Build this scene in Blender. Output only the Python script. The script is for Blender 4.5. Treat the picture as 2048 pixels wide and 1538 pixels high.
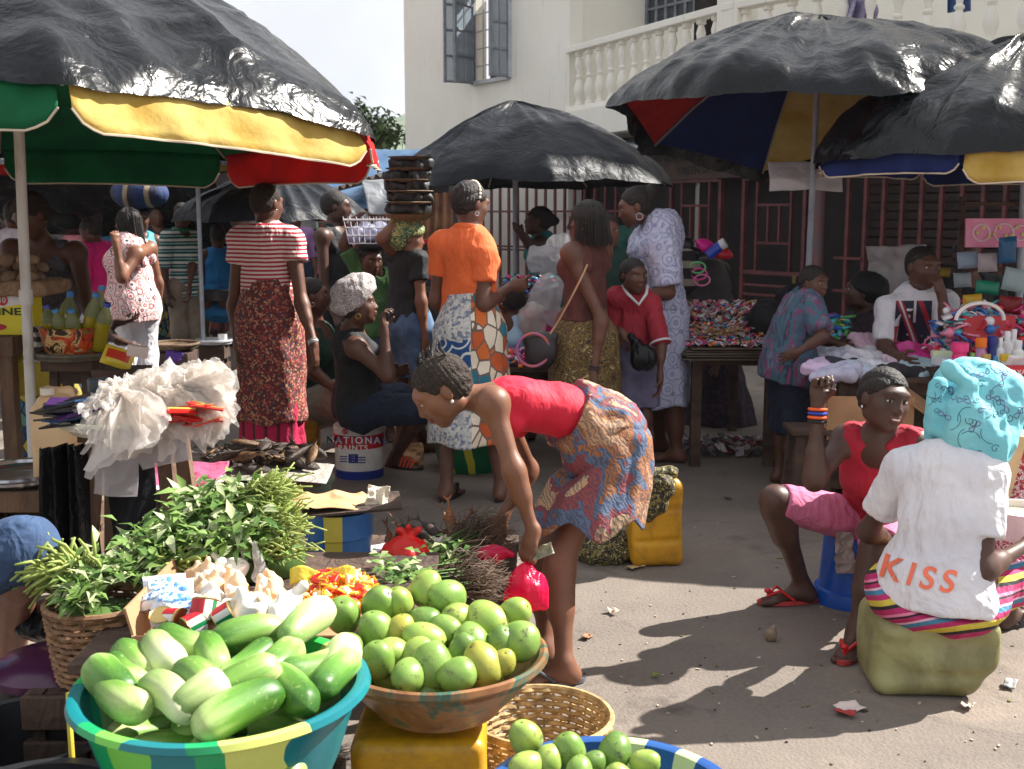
import bpy, bmesh, math, random
import numpy as np
from mathutils import Vector, Matrix, noise
random.seed(7); rng = np.random.default_rng(7)
for _o in list(bpy.data.objects): bpy.data.objects.remove(_o)
SC = bpy.context.scene; COL = SC.collection
R = math.radians
# ---------------- camera, world, sun, exposure ----------------
F_PX = 2300.0; PITCH = R(8.4); CAMH = 1.5
cam = bpy.data.cameras.new('camera'); camo = bpy.data.objects.new('camera', cam); COL.objects.link(camo)
camo.location = (0, 0, CAMH); camo.rotation_euler = (R(90) - PITCH, 0, 0)
cam.sensor_fit = 'HORIZONTAL'; cam.sensor_width = 17.3; cam.lens = 17.3 * F_PX / 2048
cam.clip_start = 0.05; cam.clip_end = 3000
cam.dof.use_dof = True; cam.dof.focus_distance = 4.2; cam.dof.aperture_fstop = 4.0
SC.camera = camo
SC.view_settings.view_transform = 'Standard'; SC.view_settings.look = 'None'
SC.view_settings.exposure = 1.4; SC.view_settings.gamma = 1.0
TOSUN = Vector((1.0, 0.42, 1.0)).normalized()
W = bpy.data.worlds.new("World"); SC.world = W; W.use_nodes = True
wn = W.node_tree; wn.nodes.clear()
sky = wn.nodes.new('ShaderNodeTexSky'); sky.sky_type = 'NISHITA'; sky.sun_disc = False
sky.sun_elevation = math.asin(TOSUN.z); sky.sun_rotation = math.atan2(TOSUN.x, TOSUN.y)
sky.air_density = 1.2; sky.dust_density = 2.5
bg = wn.nodes.new('ShaderNodeBackground'); bg.inputs[1].default_value = 0.036
wo = wn.nodes.new('ShaderNodeOutputWorld')
tc = wn.nodes.new('ShaderNodeTexCoord')
cn = wn.nodes.new('ShaderNodeTexNoise'); cn.inputs['Scale'].default_value = 2.2; cn.inputs['Detail'].default_value = 6
cr = wn.nodes.new('ShaderNodeValToRGB'); cr.color_ramp.elements[0].position = 0.12; cr.color_ramp.elements[1].position = 0.42
cr.color_ramp.elements[0].color = (.75, .75, .75, 1)
cmul = wn.nodes.new('ShaderNodeTexNoise'); cmul.inputs['Scale'].default_value = 5; cmul.inputs['Detail'].default_value = 5
cc = wn.nodes.new('ShaderNodeValToRGB'); cc.color_ramp.elements[0].position = 0.3; cc.color_ramp.elements[1].position = 0.75
cc.color_ramp.elements[0].color = (8.0, 8.4, 9.1, 1); cc.color_ramp.elements[1].color = (11.6, 11.7, 11.9, 1)
mx = wn.nodes.new('ShaderNodeMix'); mx.data_type = 'RGBA'
L = wn.links.new
L(tc.outputs['Generated'], cn.inputs['Vector']); L(tc.outputs['Generated'], cmul.inputs['Vector'])
L(cn.outputs['Fac'], cr.inputs[0]); L(cmul.outputs['Fac'], cc.inputs[0])
L(cr.outputs[0], mx.inputs[0]); L(sky.outputs[0], mx.inputs[6]); L(cc.outputs[0], mx.inputs[7])
L(mx.outputs[2], bg.inputs[0]); L(bg.outputs[0], wo.inputs[0])
sl = bpy.data.lights.new('sun', 'SUN'); sl.energy = 5.0; sl.angle = R(0.6); sl.color = (1, .955, .88)
so = bpy.data.objects.new('sun', sl); COL.objects.link(so)
so.rotation_euler = TOSUN.to_track_quat('Z', 'Y').to_euler(); so.location = (8, 4, 12)
SC.cycles.max_bounces = 7; SC.cycles.transparent_max_bounces = 12; SC.cycles.sample_clamp_indirect = 6
SC.cycles.use_denoising = True
# ---------------- pixel -> world helpers ----------------
def V(*a): return Vector(a)
CP, SP = math.cos(PITCH), math.sin(PITCH)
def q(px, py, d):
 u = (px - 1024) / F_PX; v = (py - 769) / F_PX
 dx, dy, dz = u, CP - v * SP, -SP - v * CP
 t = d / dy
 return V(dx * t, d, CAMH + dz * t)
def gp(px, py, z=0.0):
 u = (px - 1024) / F_PX; v = (py - 769) / F_PX
 dx, dy, dz = u, CP - v * SP, -SP - v * CP
 t = (CAMH - z) / -dz
 return V(dx * t, dy * t, z)
def sc(d): return d / F_PX
# ---------------- materials ----------------
MATS = {}
def srgb(c):
 return tuple(((x / 255) / 12.92 if x / 255 <= .04045 else ((x / 255 + .055) / 1.055) ** 2.4) for x in c)
class NT:
 def __init__(s, name):
  s.m = bpy.data.materials.new(name); s.m.use_nodes = True; s.t = s.m.node_tree
  s.b = s.t.nodes['Principled BSDF']; s.tc = None
 def n(s, ty, **kw):
  o = s.t.nodes.new('ShaderNode' + ty)
  for k, v in kw.items():
   if k.startswith('_'): setattr(o, k[1:], v)
   else:
    k2 = int(k[1:]) if k[0] == 'i' and k[1:].isdigit() else k
    if hasattr(v, 'is_output'): s.t.links.new(v, o.inputs[k2])
    else: o.inputs[k2].default_value = v
  return o
 def co(s, scale=(1, 1, 1), rot=(0, 0, 0)):
  if not s.tc: s.tc = s.n('TexCoord')
  m = s.n('Mapping'); s.t.links.new(s.tc.outputs['Object'], m.inputs[0])
  m.inputs['Scale'].default_value = scale; m.inputs['Rotation'].default_value = rot
  return m.outputs[0]
 def noise(s, sc_, detail=4, rough=.55, scale=(1, 1, 1), dist=0, rot=(0, 0, 0)):
  o = s.n('TexNoise', Scale=sc_, Detail=detail, Roughness=rough, Distortion=dist, Vector=s.co(scale, rot)); return o.outputs['Fac']
 def ramp(s, fac, stops, const=False):
  o = s.n('ValToRGB', Fac=fac); r = o.color_ramp
  if const: r.interpolation = 'CONSTANT'
  while len(r.elements) < len(stops): r.elements.new(.5)
  for e, (p, c) in zip(r.elements, stops):
   e.position = p; e.color = (*c, 1) if len(c) == 3 else c
  return o.outputs[0]
 def mix(s, f, a, b, mode='MIX'):
  o = s.n('Mix'); o.data_type = 'RGBA'; o.blend_type = mode
  for i, v in ((0, f), (6, a), (7, b)):
   if hasattr(v, 'is_output'): s.t.links.new(v, o.inputs[i])
   elif i == 0: o.inputs[0].default_value = v
   else: o.inputs[i].default_value = (*v, 1) if len(v) == 3 else v
  return o.outputs[2]
 def math(s, op, a, b=0.0):
  o = s.n('Math'); o.operation = op
  for i, v in ((0, a), (1, b)):
   if hasattr(v, 'is_output'): s.t.links.new(v, o.inputs[i])
   else: o.inputs[i].default_value = v
  return o.outputs[0]
 def base(s, v):
  if hasattr(v, 'is_output'): s.t.links.new(v, s.b.inputs['Base Color'])
  else: s.b.inputs['Base Color'].default_value = (*v, 1)
 def crease(s, k=.3):
  a = s.n('TexNoise', Scale=7.0, Detail=3, Roughness=.5, Distortion=1.4, Vector=s.co((1, 1, .45))).outputs['Fac']
  b = s.n('TexNoise', Scale=16.0, Detail=2, Roughness=.5, Distortion=.8, Vector=s.co((1, 1, .55), (.3, .4, 0))).outputs['Fac']
  f = lambda x: s.math('SUBTRACT', 1.0, s.math('MULTIPLY', s.math('ABSOLUTE', s.math('SUBTRACT', x, .5)), 4.0))
  s.bump(s.math('ADD', s.math('ADD', f(a), s.math('MULTIPLY', f(b), .45)), s.math('MULTIPLY', s.noise(70, 2), .12)), min(1, k * 1.3), .016)
 def bump(s, h, strength=.3, dist=.01):
  o = s.n('Bump', Strength=strength, Distance=dist, Height=h)
  s.t.links.new(o.outputs[0], s.b.inputs['Normal'])
 def set(s, **kw):
  for k, v in kw.items():
   k = {'rough': 'Roughness', 'metal': 'Metallic', 'trans': 'Transmission Weight', 'alpha': 'Alpha', 'spec': 'Specular IOR Level',
     'coat': 'Coat Weight', 'sheen': 'Sheen Weight', 'sss': 'Subsurface Weight', 'ior': 'IOR', 'emis': 'Emission Strength'}[k]
   if hasattr(v, 'is_output'): s.t.links.new(v, s.b.inputs[k])
   else: s.b.inputs[k].default_value = v
  return s
def M(name, c, c2=None, ns=8, rough=.6, bump=0, bs=40, dist=.01, thr=(.35, .65), detail=4, st=(1, 1, 1), **kw):
 """plain surface: one colour varied with noise, optional bump."""
 if name in MATS: return MATS[name]
 t = NT(name)
 c = tuple(c); c2 = tuple(c2) if c2 else tuple(x * .78 for x in c)
 t.base(t.ramp(t.noise(ns, detail, scale=st), [(thr[0], c), (thr[1], c2)]))
 t.set(rough=rough, **kw)
 if bump and 10 <= bs <= 22: t.crease(bump)
 elif bump: t.bump(t.noise(bs, 4, scale=st), bump, dist)
 MATS[name] = t.m; return t.m
def SM(name, c, c2=None, **kw): return M(name, srgb(c), srgb(c2) if c2 else None, **kw)
def stripes(name, axis, freq, stops, rough=.8, dist=.25, bump=.3, rot=(0, 0, 0), nf=3):
 if name in MATS: return MATS[name]
 t = NT(name)
 s = t.n('SeparateXYZ', i0=t.co(rot=rot)).outputs['XYZ'.index(axis)]
 nz = t.math('MULTIPLY', t.math('SUBTRACT', t.noise(nf, 2), .5), dist)
 f = t.math('FRACT', t.math('ADD', t.math('MULTIPLY', s, freq), nz))
 t.base(t.ramp(f, [(p, srgb(c)) for p, c in stops], True)); t.set(rough=rough)
 t.crease(bump)
 MATS[name] = t.m; return t.m
def print_mat(name, cols, scale=14, rough=.8, mode='cell', scale3=(1, 1, 1), dist=0, bump=.3, line=None):
 """printed cloth: random cells of the given colours, optional dark outlines."""
 if name in MATS: return MATS[name]
 t = NT(name)
 v = t.n('TexVoronoi', Vector=t.co(scale3), Scale=scale)
 if mode == 'cell': f = t.n('SeparateColor', i0=v.outputs['Color']).outputs[0]
 elif mode == 'ring': f = t.math('FRACT', t.math('MULTIPLY', v.outputs['Distance'], 3.2))
 else: f = t.noise(scale, 3, .6, scale3, dist)
 n = len(cols)
 c = t.ramp(f, [(i / n if mode != 'noise' else .3 + .4 * i / n, srgb(k)) for i, k in enumerate(cols)], True)
 if line:
  v2 = t.n('TexVoronoi', Vector=t.co(scale3), Scale=scale); v2.feature = 'DISTANCE_TO_EDGE'
  c = t.mix(t.math('LESS_THAN', v2.outputs['Distance'], .06), c, srgb(line))
 t.base(c); t.set(rough=rough); t.crease(bump)
 MATS[name] = t.m; return t.m
def skin(name, c):
 if name in MATS: return MATS[name]
 t = NT(name); c = srgb(c)
 c1 = t.ramp(t.noise(9, 5), [(.3, tuple(x * .78 for x in c)), (.7, tuple(min(1, x * 1.2) for x in c))])
 t.base(t.mix(t.ramp(t.noise(70, 4, .7), [(.5, (0, 0, 0)), (.75, (.35, .35, .35))]), c1, tuple(x * .6 for x in c)))
 t.set(rough=t.math('ADD', t.math('MULTIPLY', t.noise(40, 3), .25), .36), spec=.42)
 t.bump(t.noise(160, 3), .12, .003)
 MATS[name] = t.m; return t.m
# ---------------- objects ----------------
ORG = {}
def props(o, label=None, cat=None, group=None, kind=None, category=None):
 cat = cat or category
 if label: o['label'] = label
 if cat: o['category'] = cat
 if group: o['group'] = group
 if kind: o['kind'] = kind
 return o
def thing(name, label, cat=None, loc=(0, 0, 0), group=None):
 o = bpy.data.objects.new(name, None); COL.objects.link(o); o.location = Vector(loc)
 o.empty_display_size = .1
 ORG[o.name] = Vector(loc); return props(o, label, cat, group)
def link(name, me, mats, parent=None, loc=None):
 o = bpy.data.objects.new(name, me); COL.objects.link(o)
 for m in (mats if isinstance(mats, (list, tuple)) else [mats]):
  if m: me.materials.append(m)
 if parent: o.parent = parent; ORG[o.name] = ORG[parent.name]
 elif loc is not None: o.location = Vector(loc); ORG[o.name] = Vector(loc)
 return o
def org_of(parent, loc, vs):
 if parent is not None: return ORG[parent.name]
 if loc is not None: return Vector(loc)
 a = np.asarray(vs); return Vector(((a[:, 0].min() + a[:, 0].max()) / 2, (a[:, 1].min() + a[:, 1].max()) / 2, a[:, 2].min()))
def npmesh(name, Vv, Fq, smooth=True, mi=None):
 """mesh from numpy arrays (quads or tris)."""
 me = bpy.data.meshes.new(name); k = Fq.shape[1]
 me.vertices.add(len(Vv)); me.vertices.foreach_set('co', np.ascontiguousarray(Vv, dtype=np.float32).ravel())
 me.loops.add(Fq.size); me.loops.foreach_set('vertex_index', Fq.astype(np.int32).ravel())
 me.polygons.add(len(Fq)); me.polygons.foreach_set('loop_start', np.arange(0, Fq.size, k, dtype=np.int32))
 me.polygons.foreach_set('loop_total', np.full(len(Fq), k, dtype=np.int32))
 if smooth: me.polygons.foreach_set('use_smooth', np.ones(len(Fq), dtype=bool))
 if mi is not None: me.polygons.foreach_set('material_index', mi.astype(np.int32))
 me.update(); me.validate(); return me
def frame(d, up=(0, 0, 1)):
 """columns x,y,z with z along d"""
 z = Vector(d).normalized(); u = Vector(up)
 if abs(z.dot(u)) > .98: u = Vector((0, 1, 0))
 x = u.cross(z).normalized(); y = z.cross(x)
 return Matrix((x, y, z)).transposed()
def rot(rx=0, ry=0, rz=0):
 return (Matrix.Rotation(R(rz), 3, 'Z') @ Matrix.Rotation(R(ry), 3, 'Y') @ Matrix.Rotation(R(rx), 3, 'X'))
class MB:
 def __init__(s): s.v = []; s.f = []; s.mi = []; s.cur = 0
 def add(s, vs, fs):
  o = len(s.v); s.v.extend(Vector(v) for v in vs); s.f.extend([tuple(i + o for i in f) for f in fs]); s.mi.extend([s.cur] * len(fs)); return s
 def mat(s, i): s.cur = i; return s
 def box(s, c, size, m=None, taper=1.0):
  m = m or Matrix.Identity(3); c = Vector(c); x, y, z = (k / 2 for k in size)
  vs = [c + m @ Vector((sx * x * (taper if sz > 0 else 1), sy * y * (taper if sz > 0 else 1), sz * z)) for sz in (-1, 1) for sy in (-1, 1) for sx in (-1, 1)]
  return s.add(vs, [(0, 2, 3, 1), (4, 5, 7, 6), (0, 1, 5, 4), (2, 6, 7, 3), (0, 4, 6, 2), (1, 3, 7, 5)])
 def beam(s, a, b, w, h, up=(0, 0, 1)):
  a = Vector(a); b = Vector(b); return s.box((a + b) / 2, (w, h, (b - a).length), frame(b - a, up))
 def tube(s, pts, r, n=8, caps=True):
  pts = [Vector(p) for p in pts]; k = len(pts); rs = r if isinstance(r, (list, tuple)) else [r] * k
  vs = []; fr = None
  for i, p in enumerate(pts):
   d = (pts[min(i + 1, k - 1)] - pts[max(i - 1, 0)])
   if d.length < 1e-7: d = Vector((0, 0, 1))
   d.normalize()
   if fr is None: fr = frame(d)
   else:
    x = fr.col[0] - d * fr.col[0].dot(d); x.normalize(); y = d.cross(x); fr = Matrix((x, y, d)).transposed()
   for j in range(n):
    a = 2 * math.pi * j / n; vs.append(p + (fr.col[0] * math.cos(a) + fr.col[1] * math.sin(a)) * rs[i])
  fs = [(i * n + j, i * n + (j + 1) % n, (i + 1) * n + (j + 1) % n, (i + 1) * n + j) for i in range(k - 1) for j in range(n)]
  if caps: fs += [tuple(range(n))[::-1], tuple(range((k - 1) * n, k * n))]
  return s.add(vs, fs)
 def lathe(s, prof, c, n=40, m=None, sx=1, sy=1, cap0=False, cap1=False, wob=None):
  c = Vector(c); m = m or Matrix.Identity(3); vs = []
  for r, z in prof:
   for j in range(n):
    a = 2 * math.pi * j / n; rr = r * (wob(a, z) if wob else 1)
    vs.append(c + m @ Vector((rr * sx * math.cos(a), rr * sy * math.sin(a), z)))
  k = len(prof)
  fs = [(i * n + j, i * n + (j + 1) % n, (i + 1) * n + (j + 1) % n, (i + 1) * n + j) for i in range(k - 1) for j in range(n)]
  if cap0: fs.append(tuple(range(n))[::-1])
  if cap1: fs.append(tuple(range((k - 1) * n, k * n)))
  return s.add(vs, fs)
 def ell(s, c, r, m=None, nu=12, nv=8):
  c = Vector(c); m = m or Matrix.Identity(3); vs = [c + m @ Vector((0, 0, -r[2]))]
  for i in range(1, nv):
   t = -math.pi / 2 + math.pi * i / nv
   for j in range(nu):
    a = 2 * math.pi * j / nu; vs.append(c + m @ Vector((r[0] * math.cos(t) * math.cos(a), r[1] * math.cos(t) * math.sin(a), r[2] * math.sin(t))))
  vs.append(c + m @ Vector((0, 0, r[2]))); e = len(vs) - 1
  fs = [(0, 1 + (j + 1) % nu, 1 + j) for j in range(nu)]
  for i in range(nv - 2):
   a = 1 + i * nu; fs += [(a + j, a + (j + 1) % nu, a + nu + (j + 1) % nu, a + nu + j) for j in range(nu)]
  a = 1 + (nv - 2) * nu; fs += [(a + j, a + (j + 1) % nu, e) for j in range(nu)]
  return s.add(vs, fs)
 def grid(s, fn, nu, nv, wrap=False):
  vs = [fn(i / (nu if wrap else nu - 1), j / (nv - 1)) for j in range(nv) for i in range(nu)]
  w = nu if wrap else nu - 1
  return s.add(vs, [(j * nu + i, j * nu + (i + 1) % nu, (j + 1) * nu + (i + 1) % nu, (j + 1) * nu + i) for j in range(nv - 1) for i in range(w)])
 def leaf(s, p, d, up, L, w, bend=.3):
  """a folded leaf: 6 verts 4 faces"""
  d = Vector(d).normalized(); sd = d.cross(Vector(up)).normalized(); up = sd.cross(d)
  a = p; b = p + d * L * .45 - up * bend * L * .1; c = p + d * L - up * bend * L
  return s.add([a, b + sd * w / 2 + up * w * .15, b, b - sd * w / 2 + up * w * .15, c], [(0, 1, 2), (0, 2, 3), (2, 1, 4), (2, 4, 3)])
 def build(s, name, mats, parent=None, loc=None, smooth=True, label=None, bevel=0, solid=0, sub=0, auto=True, **kw):
  og = org_of(parent, loc, [tuple(v) for v in s.v])
  me = bpy.data.meshes.new(name); me.from_pydata([tuple(v - og) for v in s.v], [], s.f)
  me.polygons.foreach_set('material_index', s.mi)
  if smooth: me.polygons.foreach_set('use_smooth', [True] * len(s.f))
  me.update()
  if smooth and auto: me.set_sharp_from_angle(angle=R(40))
  o = link(name, me, mats, parent, None if parent else og)
  if bevel: b = o.modifiers.new('b', 'BEVEL'); b.width = bevel; b.segments = 2; b.limit_method = 'ANGLE'
  if solid: b = o.modifiers.new('s', 'SOLIDIFY'); b.thickness = solid; b.offset = 0
  if sub: b = o.modifiers.new('u', 'SUBSURF'); b.levels = sub; b.render_levels = sub
  return props(o, label, **kw)
def dup(o, name=None, loc=None, m=None, label=None, group=None):
 c = o.copy(); COL.objects.link(c)
 if loc is not None: c.location = loc
 if m is not None: c.rotation_euler = m.to_euler()
 if label: c['label'] = label
 if group: c['group'] = group
 for ch in list(o.children):
  g = ch.copy(); COL.objects.link(g); g.parent = c
  for h in list(ch.children): k = h.copy(); COL.objects.link(k); k.parent = g
 return c
def text(body, p, m, size, mat, parent, name='lettering', ext=.0015, width=None):
 cu = bpy.data.curves.new(name, 'FONT'); cu.body = body; cu.size = size; cu.extrude = ext; cu.align_x = 'CENTER'; cu.align_y = 'CENTER'; cu.offset = size * .015
 o = bpy.data.objects.new(name, cu); me = bpy.data.meshes.new_from_object(o); bpy.data.objects.remove(o)
 a = np.array([v.co[:] for v in me.vertices])
 if width:
  w = a[:, 0].max() - a[:, 0].min()
  for v in me.vertices: v.co.x *= width / w
 T = Matrix.Translation(Vector(p) - ORG[parent.name]) @ Matrix(m).to_4x4(); me.transform(T)
 me.materials.clear()
 return link(name, me, mat, parent)
# ---------------- value noise on numpy points ----------------
_lat = rng.random((32, 32, 32)).astype(np.float32)
def vn(P, f, seed=0):
 p = np.asarray(P, dtype=np.float32) * f + 100.3 + seed * 7.77; i = np.floor(p).astype(int); t = p - i; t = t * t * (3 - 2 * t)
 r = 0
 for dx in (0, 1):
  for dy in (0, 1):
   for dz in (0, 1):
    w = (t[:, 0] if dx else 1 - t[:, 0]) * (t[:, 1] if dy else 1 - t[:, 1]) * (t[:, 2] if dz else 1 - t[:, 2])
    r = r + w * _lat[(i[:, 0] + dx) % 32, (i[:, 1] + dy) % 32, (i[:, 2] + dz) % 32]
 return r - .5
def ridged(P, f, seed=0):
 return 1 - 4 * np.abs(vn(P, f, seed))
# ---------------- signed distance modelling ----------------
def _a(v): return np.array(v, dtype=np.float32)
class Pr:
 """primitive: f(X,Y,Z)->distance, with a bounding box"""
 def __init__(s, f, lo, hi): s.f = f; s.lo = np.minimum(lo, hi); s.hi = np.maximum(lo, hi)
def cap(a, b, ra, rb=None):
 a = _a(a); b = _a(b); rb = ra if rb is None else rb; ba = b - a; L2 = float(ba @ ba) + 1e-9; r = max(ra, rb)
 def f(X, Y, Z):
  x = X - a[0]; y = Y - a[1]; z = Z - a[2]
  h = np.clip((x * ba[0] + y * ba[1] + z * ba[2]) / L2, 0, 1)
  return np.sqrt((x - h * ba[0]) ** 2 + (y - h * ba[1]) ** 2 + (z - h * ba[2]) ** 2) - (ra + (rb - ra) * h)
 return Pr(f, np.minimum(a, b) - r, np.maximum(a, b) + r)
def ell(c, r, m=None):
 c = _a(c); m = np.array(m or Matrix.Identity(3), dtype=np.float32); r = _a(r); R_ = float(r.max())
 def f(X, Y, Z):
  x = X - c[0]; y = Y - c[1]; z = Z - c[2]
  u = [m[0, i] * x + m[1, i] * y + m[2, i] * z for i in range(3)]
  k0 = np.sqrt((u[0] / r[0]) ** 2 + (u[1] / r[1]) ** 2 + (u[2] / r[2]) ** 2)
  k1 = np.sqrt((u[0] / r[0] ** 2) ** 2 + (u[1] / r[1] ** 2) ** 2 + (u[2] / r[2] ** 2) ** 2) + 1e-6
  return k0 * (k0 - 1) / k1
 return Pr(f, c - R_, c + R_)
def ecap(a, b, ra, rb, T, fl):
 """flattened tapered capsule; T lateral axis (full width), fl = depth ratio"""
 a = _a(a); b = _a(b); A = b - a; Ln = float(np.sqrt(A @ A)) + 1e-6; A = A / Ln; T = _a(T); T = T - A * (T @ A)
 if T @ T < .05: T = _a((0, 0, 1)) if abs(A[2]) < .7 else _a((1, 0, 0)); T = T - A * (T @ A)
 T /= np.sqrt(T @ T); D = np.cross(A, T); r = max(ra, rb)
 def f(X, Y, Z):
  x = X - a[0]; y = Y - a[1]; z = Z - a[2]
  t = x * T[0] + y * T[1] + z * T[2]; d = (x * D[0] + y * D[1] + z * D[2]) / fl; w = x * A[0] + y * A[1] + z * A[2]
  h = np.clip(w / Ln, 0, 1)
  q_ = np.sqrt(t * t + d * d + (w - h * Ln) ** 2)
  g = np.sqrt(t * t + (d / fl) ** 2 + (w - h * Ln) ** 2) / (q_ + 1e-5)
  return (q_ - (ra + (rb - ra) * h)) / np.maximum(g, .6)
 return Pr(f, np.minimum(a, b) - r, np.maximum(a, b) + r)
def rbox(c, h, m=None, r=.01):
 c = _a(c); m = np.array(m or Matrix.Identity(3), dtype=np.float32); hh = _a(h) - r; R_ = float(np.sqrt((_a(h) ** 2).sum()))
 def f(X, Y, Z):
  x = X - c[0]; y = Y - c[1]; z = Z - c[2]
  u = [np.abs(m[0, i] * x + m[1, i] * y + m[2, i] * z) - hh[i] for i in range(3)]
  o = np.sqrt(np.maximum(u[0], 0) ** 2 + np.maximum(u[1], 0) ** 2 + np.maximum(u[2], 0) ** 2)
  return o + np.minimum(np.maximum(u[0], np.maximum(u[1], u[2])), 0) - r
 return Pr(f, c - R_, c + R_)
def cutp(p, n, c0):
 """primitive cut by plane: keeps (x-c0).n < 0"""
 n = _a(Vector(n).normalized()); c0 = _a(c0); g = p.f
 return Pr(lambda X, Y, Z: np.maximum(g(X, Y, Z), (X - c0[0]) * n[0] + (Y - c0[1]) * n[1] + (Z - c0[2]) * n[2]), p.lo, p.hi)
class SDF:
 def __init__(s, h=.006): s.ops = []; s.h = h
 def add(s, p, k=.02): s.ops.append(('u', p, k)); return s
 def sub(s, p, k=.01): s.ops.append(('s', p, k)); return s
 def plane(s, n, c0, k=0): s.ops.append(('p', (_a(Vector(n).normalized()), _a(c0)), k)); return s
 def mesh(s, org, smooth_it=1):
  h = s.h; U = [o for o in s.ops if o[0] == 'u']
  lo = np.min([o[1].lo for o in U], axis=0) - 3 * h - .01; hi = np.max([o[1].hi for o in U], axis=0) + 3 * h + .01
  n = np.ceil((hi - lo) / h).astype(int) + 1
  ax = [(lo[i] + h * np.arange(n[i])).astype(np.float32) for i in range(3)]
  D = np.full(n, 1.0, dtype=np.float32)
  for ty, p, k in s.ops:
   if ty == 'p':
    nn, c = p
    pl = (ax[0] - c[0])[:, None, None] * nn[0] + (ax[1] - c[1])[None, :, None] * nn[1] + (ax[2] - c[2])[None, None, :] * nn[2]
    D = np.maximum(D, pl); continue
   mg = k + 3 * h
   i0 = np.clip(np.floor((p.lo - mg - lo) / h).astype(int), 0, n); i1 = np.clip(np.ceil((p.hi + mg - lo) / h).astype(int) + 1, 0, n)
   if (i1 - i0).min() <= 0: continue
   w = tuple(slice(a, b) for a, b in zip(i0, i1))
   d = p.f(ax[0][w[0]][:, None, None], ax[1][w[1]][None, :, None], ax[2][w[2]][None, None, :])
   e = D[w]; k = max(k, 1e-4)
   if ty == 'u': hh = np.maximum(k - np.abs(e - d), 0) / k; D[w] = np.minimum(e, d) - hh * hh * k * .25
   else: d = -d; hh = np.maximum(k - np.abs(e - d), 0) / k; D[w] = np.maximum(e, d) + hh * hh * k * .25
  D[0] = D[-1] = 1; D[:, 0] = D[:, -1] = 1; D[:, :, 0] = D[:, :, -1] = 1
  S = D < 0; c = np.zeros(n - 1, dtype=np.int8)
  CR = [(x, y, z) for x in (0, 1) for y in (0, 1) for z in (0, 1)]
  for x, y, z in CR: c += S[x:n[0] - 1 + x, y:n[1] - 1 + y, z:n[2] - 1 + z]
  act = (c > 0) & (c < 8); I = np.argwhere(act); idx = np.full(act.shape, -1, dtype=np.int32); idx[act] = np.arange(len(I))
  pos = np.zeros((len(I), 3), dtype=np.float32); cnt = np.zeros(len(I), dtype=np.float32)
  for a in CR:
   for ax_ in range(3):
    if a[ax_]: continue
    b = list(a); b[ax_] = 1
    da = D[I[:, 0] + a[0], I[:, 1] + a[1], I[:, 2] + a[2]]; db = D[I[:, 0] + b[0], I[:, 1] + b[1], I[:, 2] + b[2]]
    m = (da < 0) != (db < 0); t = np.where(m, da / np.where(m, da - db, 1), 0)
    pt = np.array(a, dtype=np.float32)[None].repeat(len(I), 0); pt[:, ax_] += t
    pos += pt * m[:, None]; cnt += m
  P = lo + h * (I + pos / cnt[:, None])
  Q = []
  for axn in range(3):
   A = S.swapaxes(0, axn); X = idx.swapaxes(0, axn)
   ch = A[:-1, 1:-1, 1:-1] != A[1:, 1:-1, 1:-1]; E = np.argwhere(ch)
   if not len(E): continue
   i, j, k = E[:, 0], E[:, 1] + 1, E[:, 2] + 1
   f = np.stack([X[i, j - 1, k - 1], X[i, j, k - 1], X[i, j, k], X[i, j - 1, k]], 1)
   flip = ~A[i, j, k] if axn == 0 else A[i, j, k]
   f[flip] = f[flip][:, ::-1]; Q.append(f)
  Fq = np.concatenate(Q); Fq = Fq[(Fq >= 0).all(1)]
  for _ in range(smooth_it):
   acc = np.zeros_like(P); w = np.zeros(len(P), dtype=np.float32)
   for a in range(4):
    b = (a + 1) % 4
    np.add.at(acc, Fq[:, a], P[Fq[:, b]]); np.add.at(acc, Fq[:, b], P[Fq[:, a]]); np.add.at(w, Fq[:, a], 1); np.add.at(w, Fq[:, b], 1)
   P = P * .5 + .5 * acc / np.maximum(w, 1)[:, None]
  return P, Fq
def vnorm(P, Fq):
 a = P[Fq[:, 2]] - P[Fq[:, 0]]; b = P[Fq[:, 3 if Fq.shape[1] > 3 else 1]] - P[Fq[:, 1 if Fq.shape[1] > 3 else 0]]
 n = np.cross(a, b); N = np.zeros_like(P)
 for i in range(Fq.shape[1]): np.add.at(N, Fq[:, i], n)
 return N / (np.linalg.norm(N, axis=1)[:, None] + 1e-9)
def sdf_obj(name, S, mats, parent=None, loc=None, wr=(), slot=None, label=None, extra=None, **kw):
 """wr: list of (amp, freq, (sx,sy,sz), ridged?) wrinkles pushed along the normals"""
 P, Fq = S.mesh(None)
 if wr:
  N = vnorm(P, Fq)
  for w in wr:
   s3 = np.array(w[2] if len(w) > 2 else (1, 1, 1)); fn = ridged if len(w) > 3 and w[3] else vn
   P = P + N * (w[0] * fn(P * s3, w[1], w[4] if len(w) > 4 else 0))[:, None]
 mi = None
 if slot is not None:
  C = P[Fq].mean(1); mi = slot(C, vnorm(P, Fq)[Fq[:, 0]])
 og = org_of(parent, loc, P)
 me = npmesh(name, P - np.array(og), Fq, True, mi)
 o = link(name, me, mats, parent, None if parent else og)
 return props(o, label, **kw)
# ================= SETTING =================
def vol_slab(pts, z0, z1):
 """vertical prism from plan polygon (list of (x,y))"""
 b = MB(); n = len(pts)
 b.add([V(x, y, z0) for x, y in pts] + [V(x, y, z1) for x, y in pts],
   [tuple(range(n))[::-1], tuple(range(n, 2 * n))] + [(i, (i + 1) % n, n + (i + 1) % n, n + i) for i in range(n)]); return b
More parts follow.
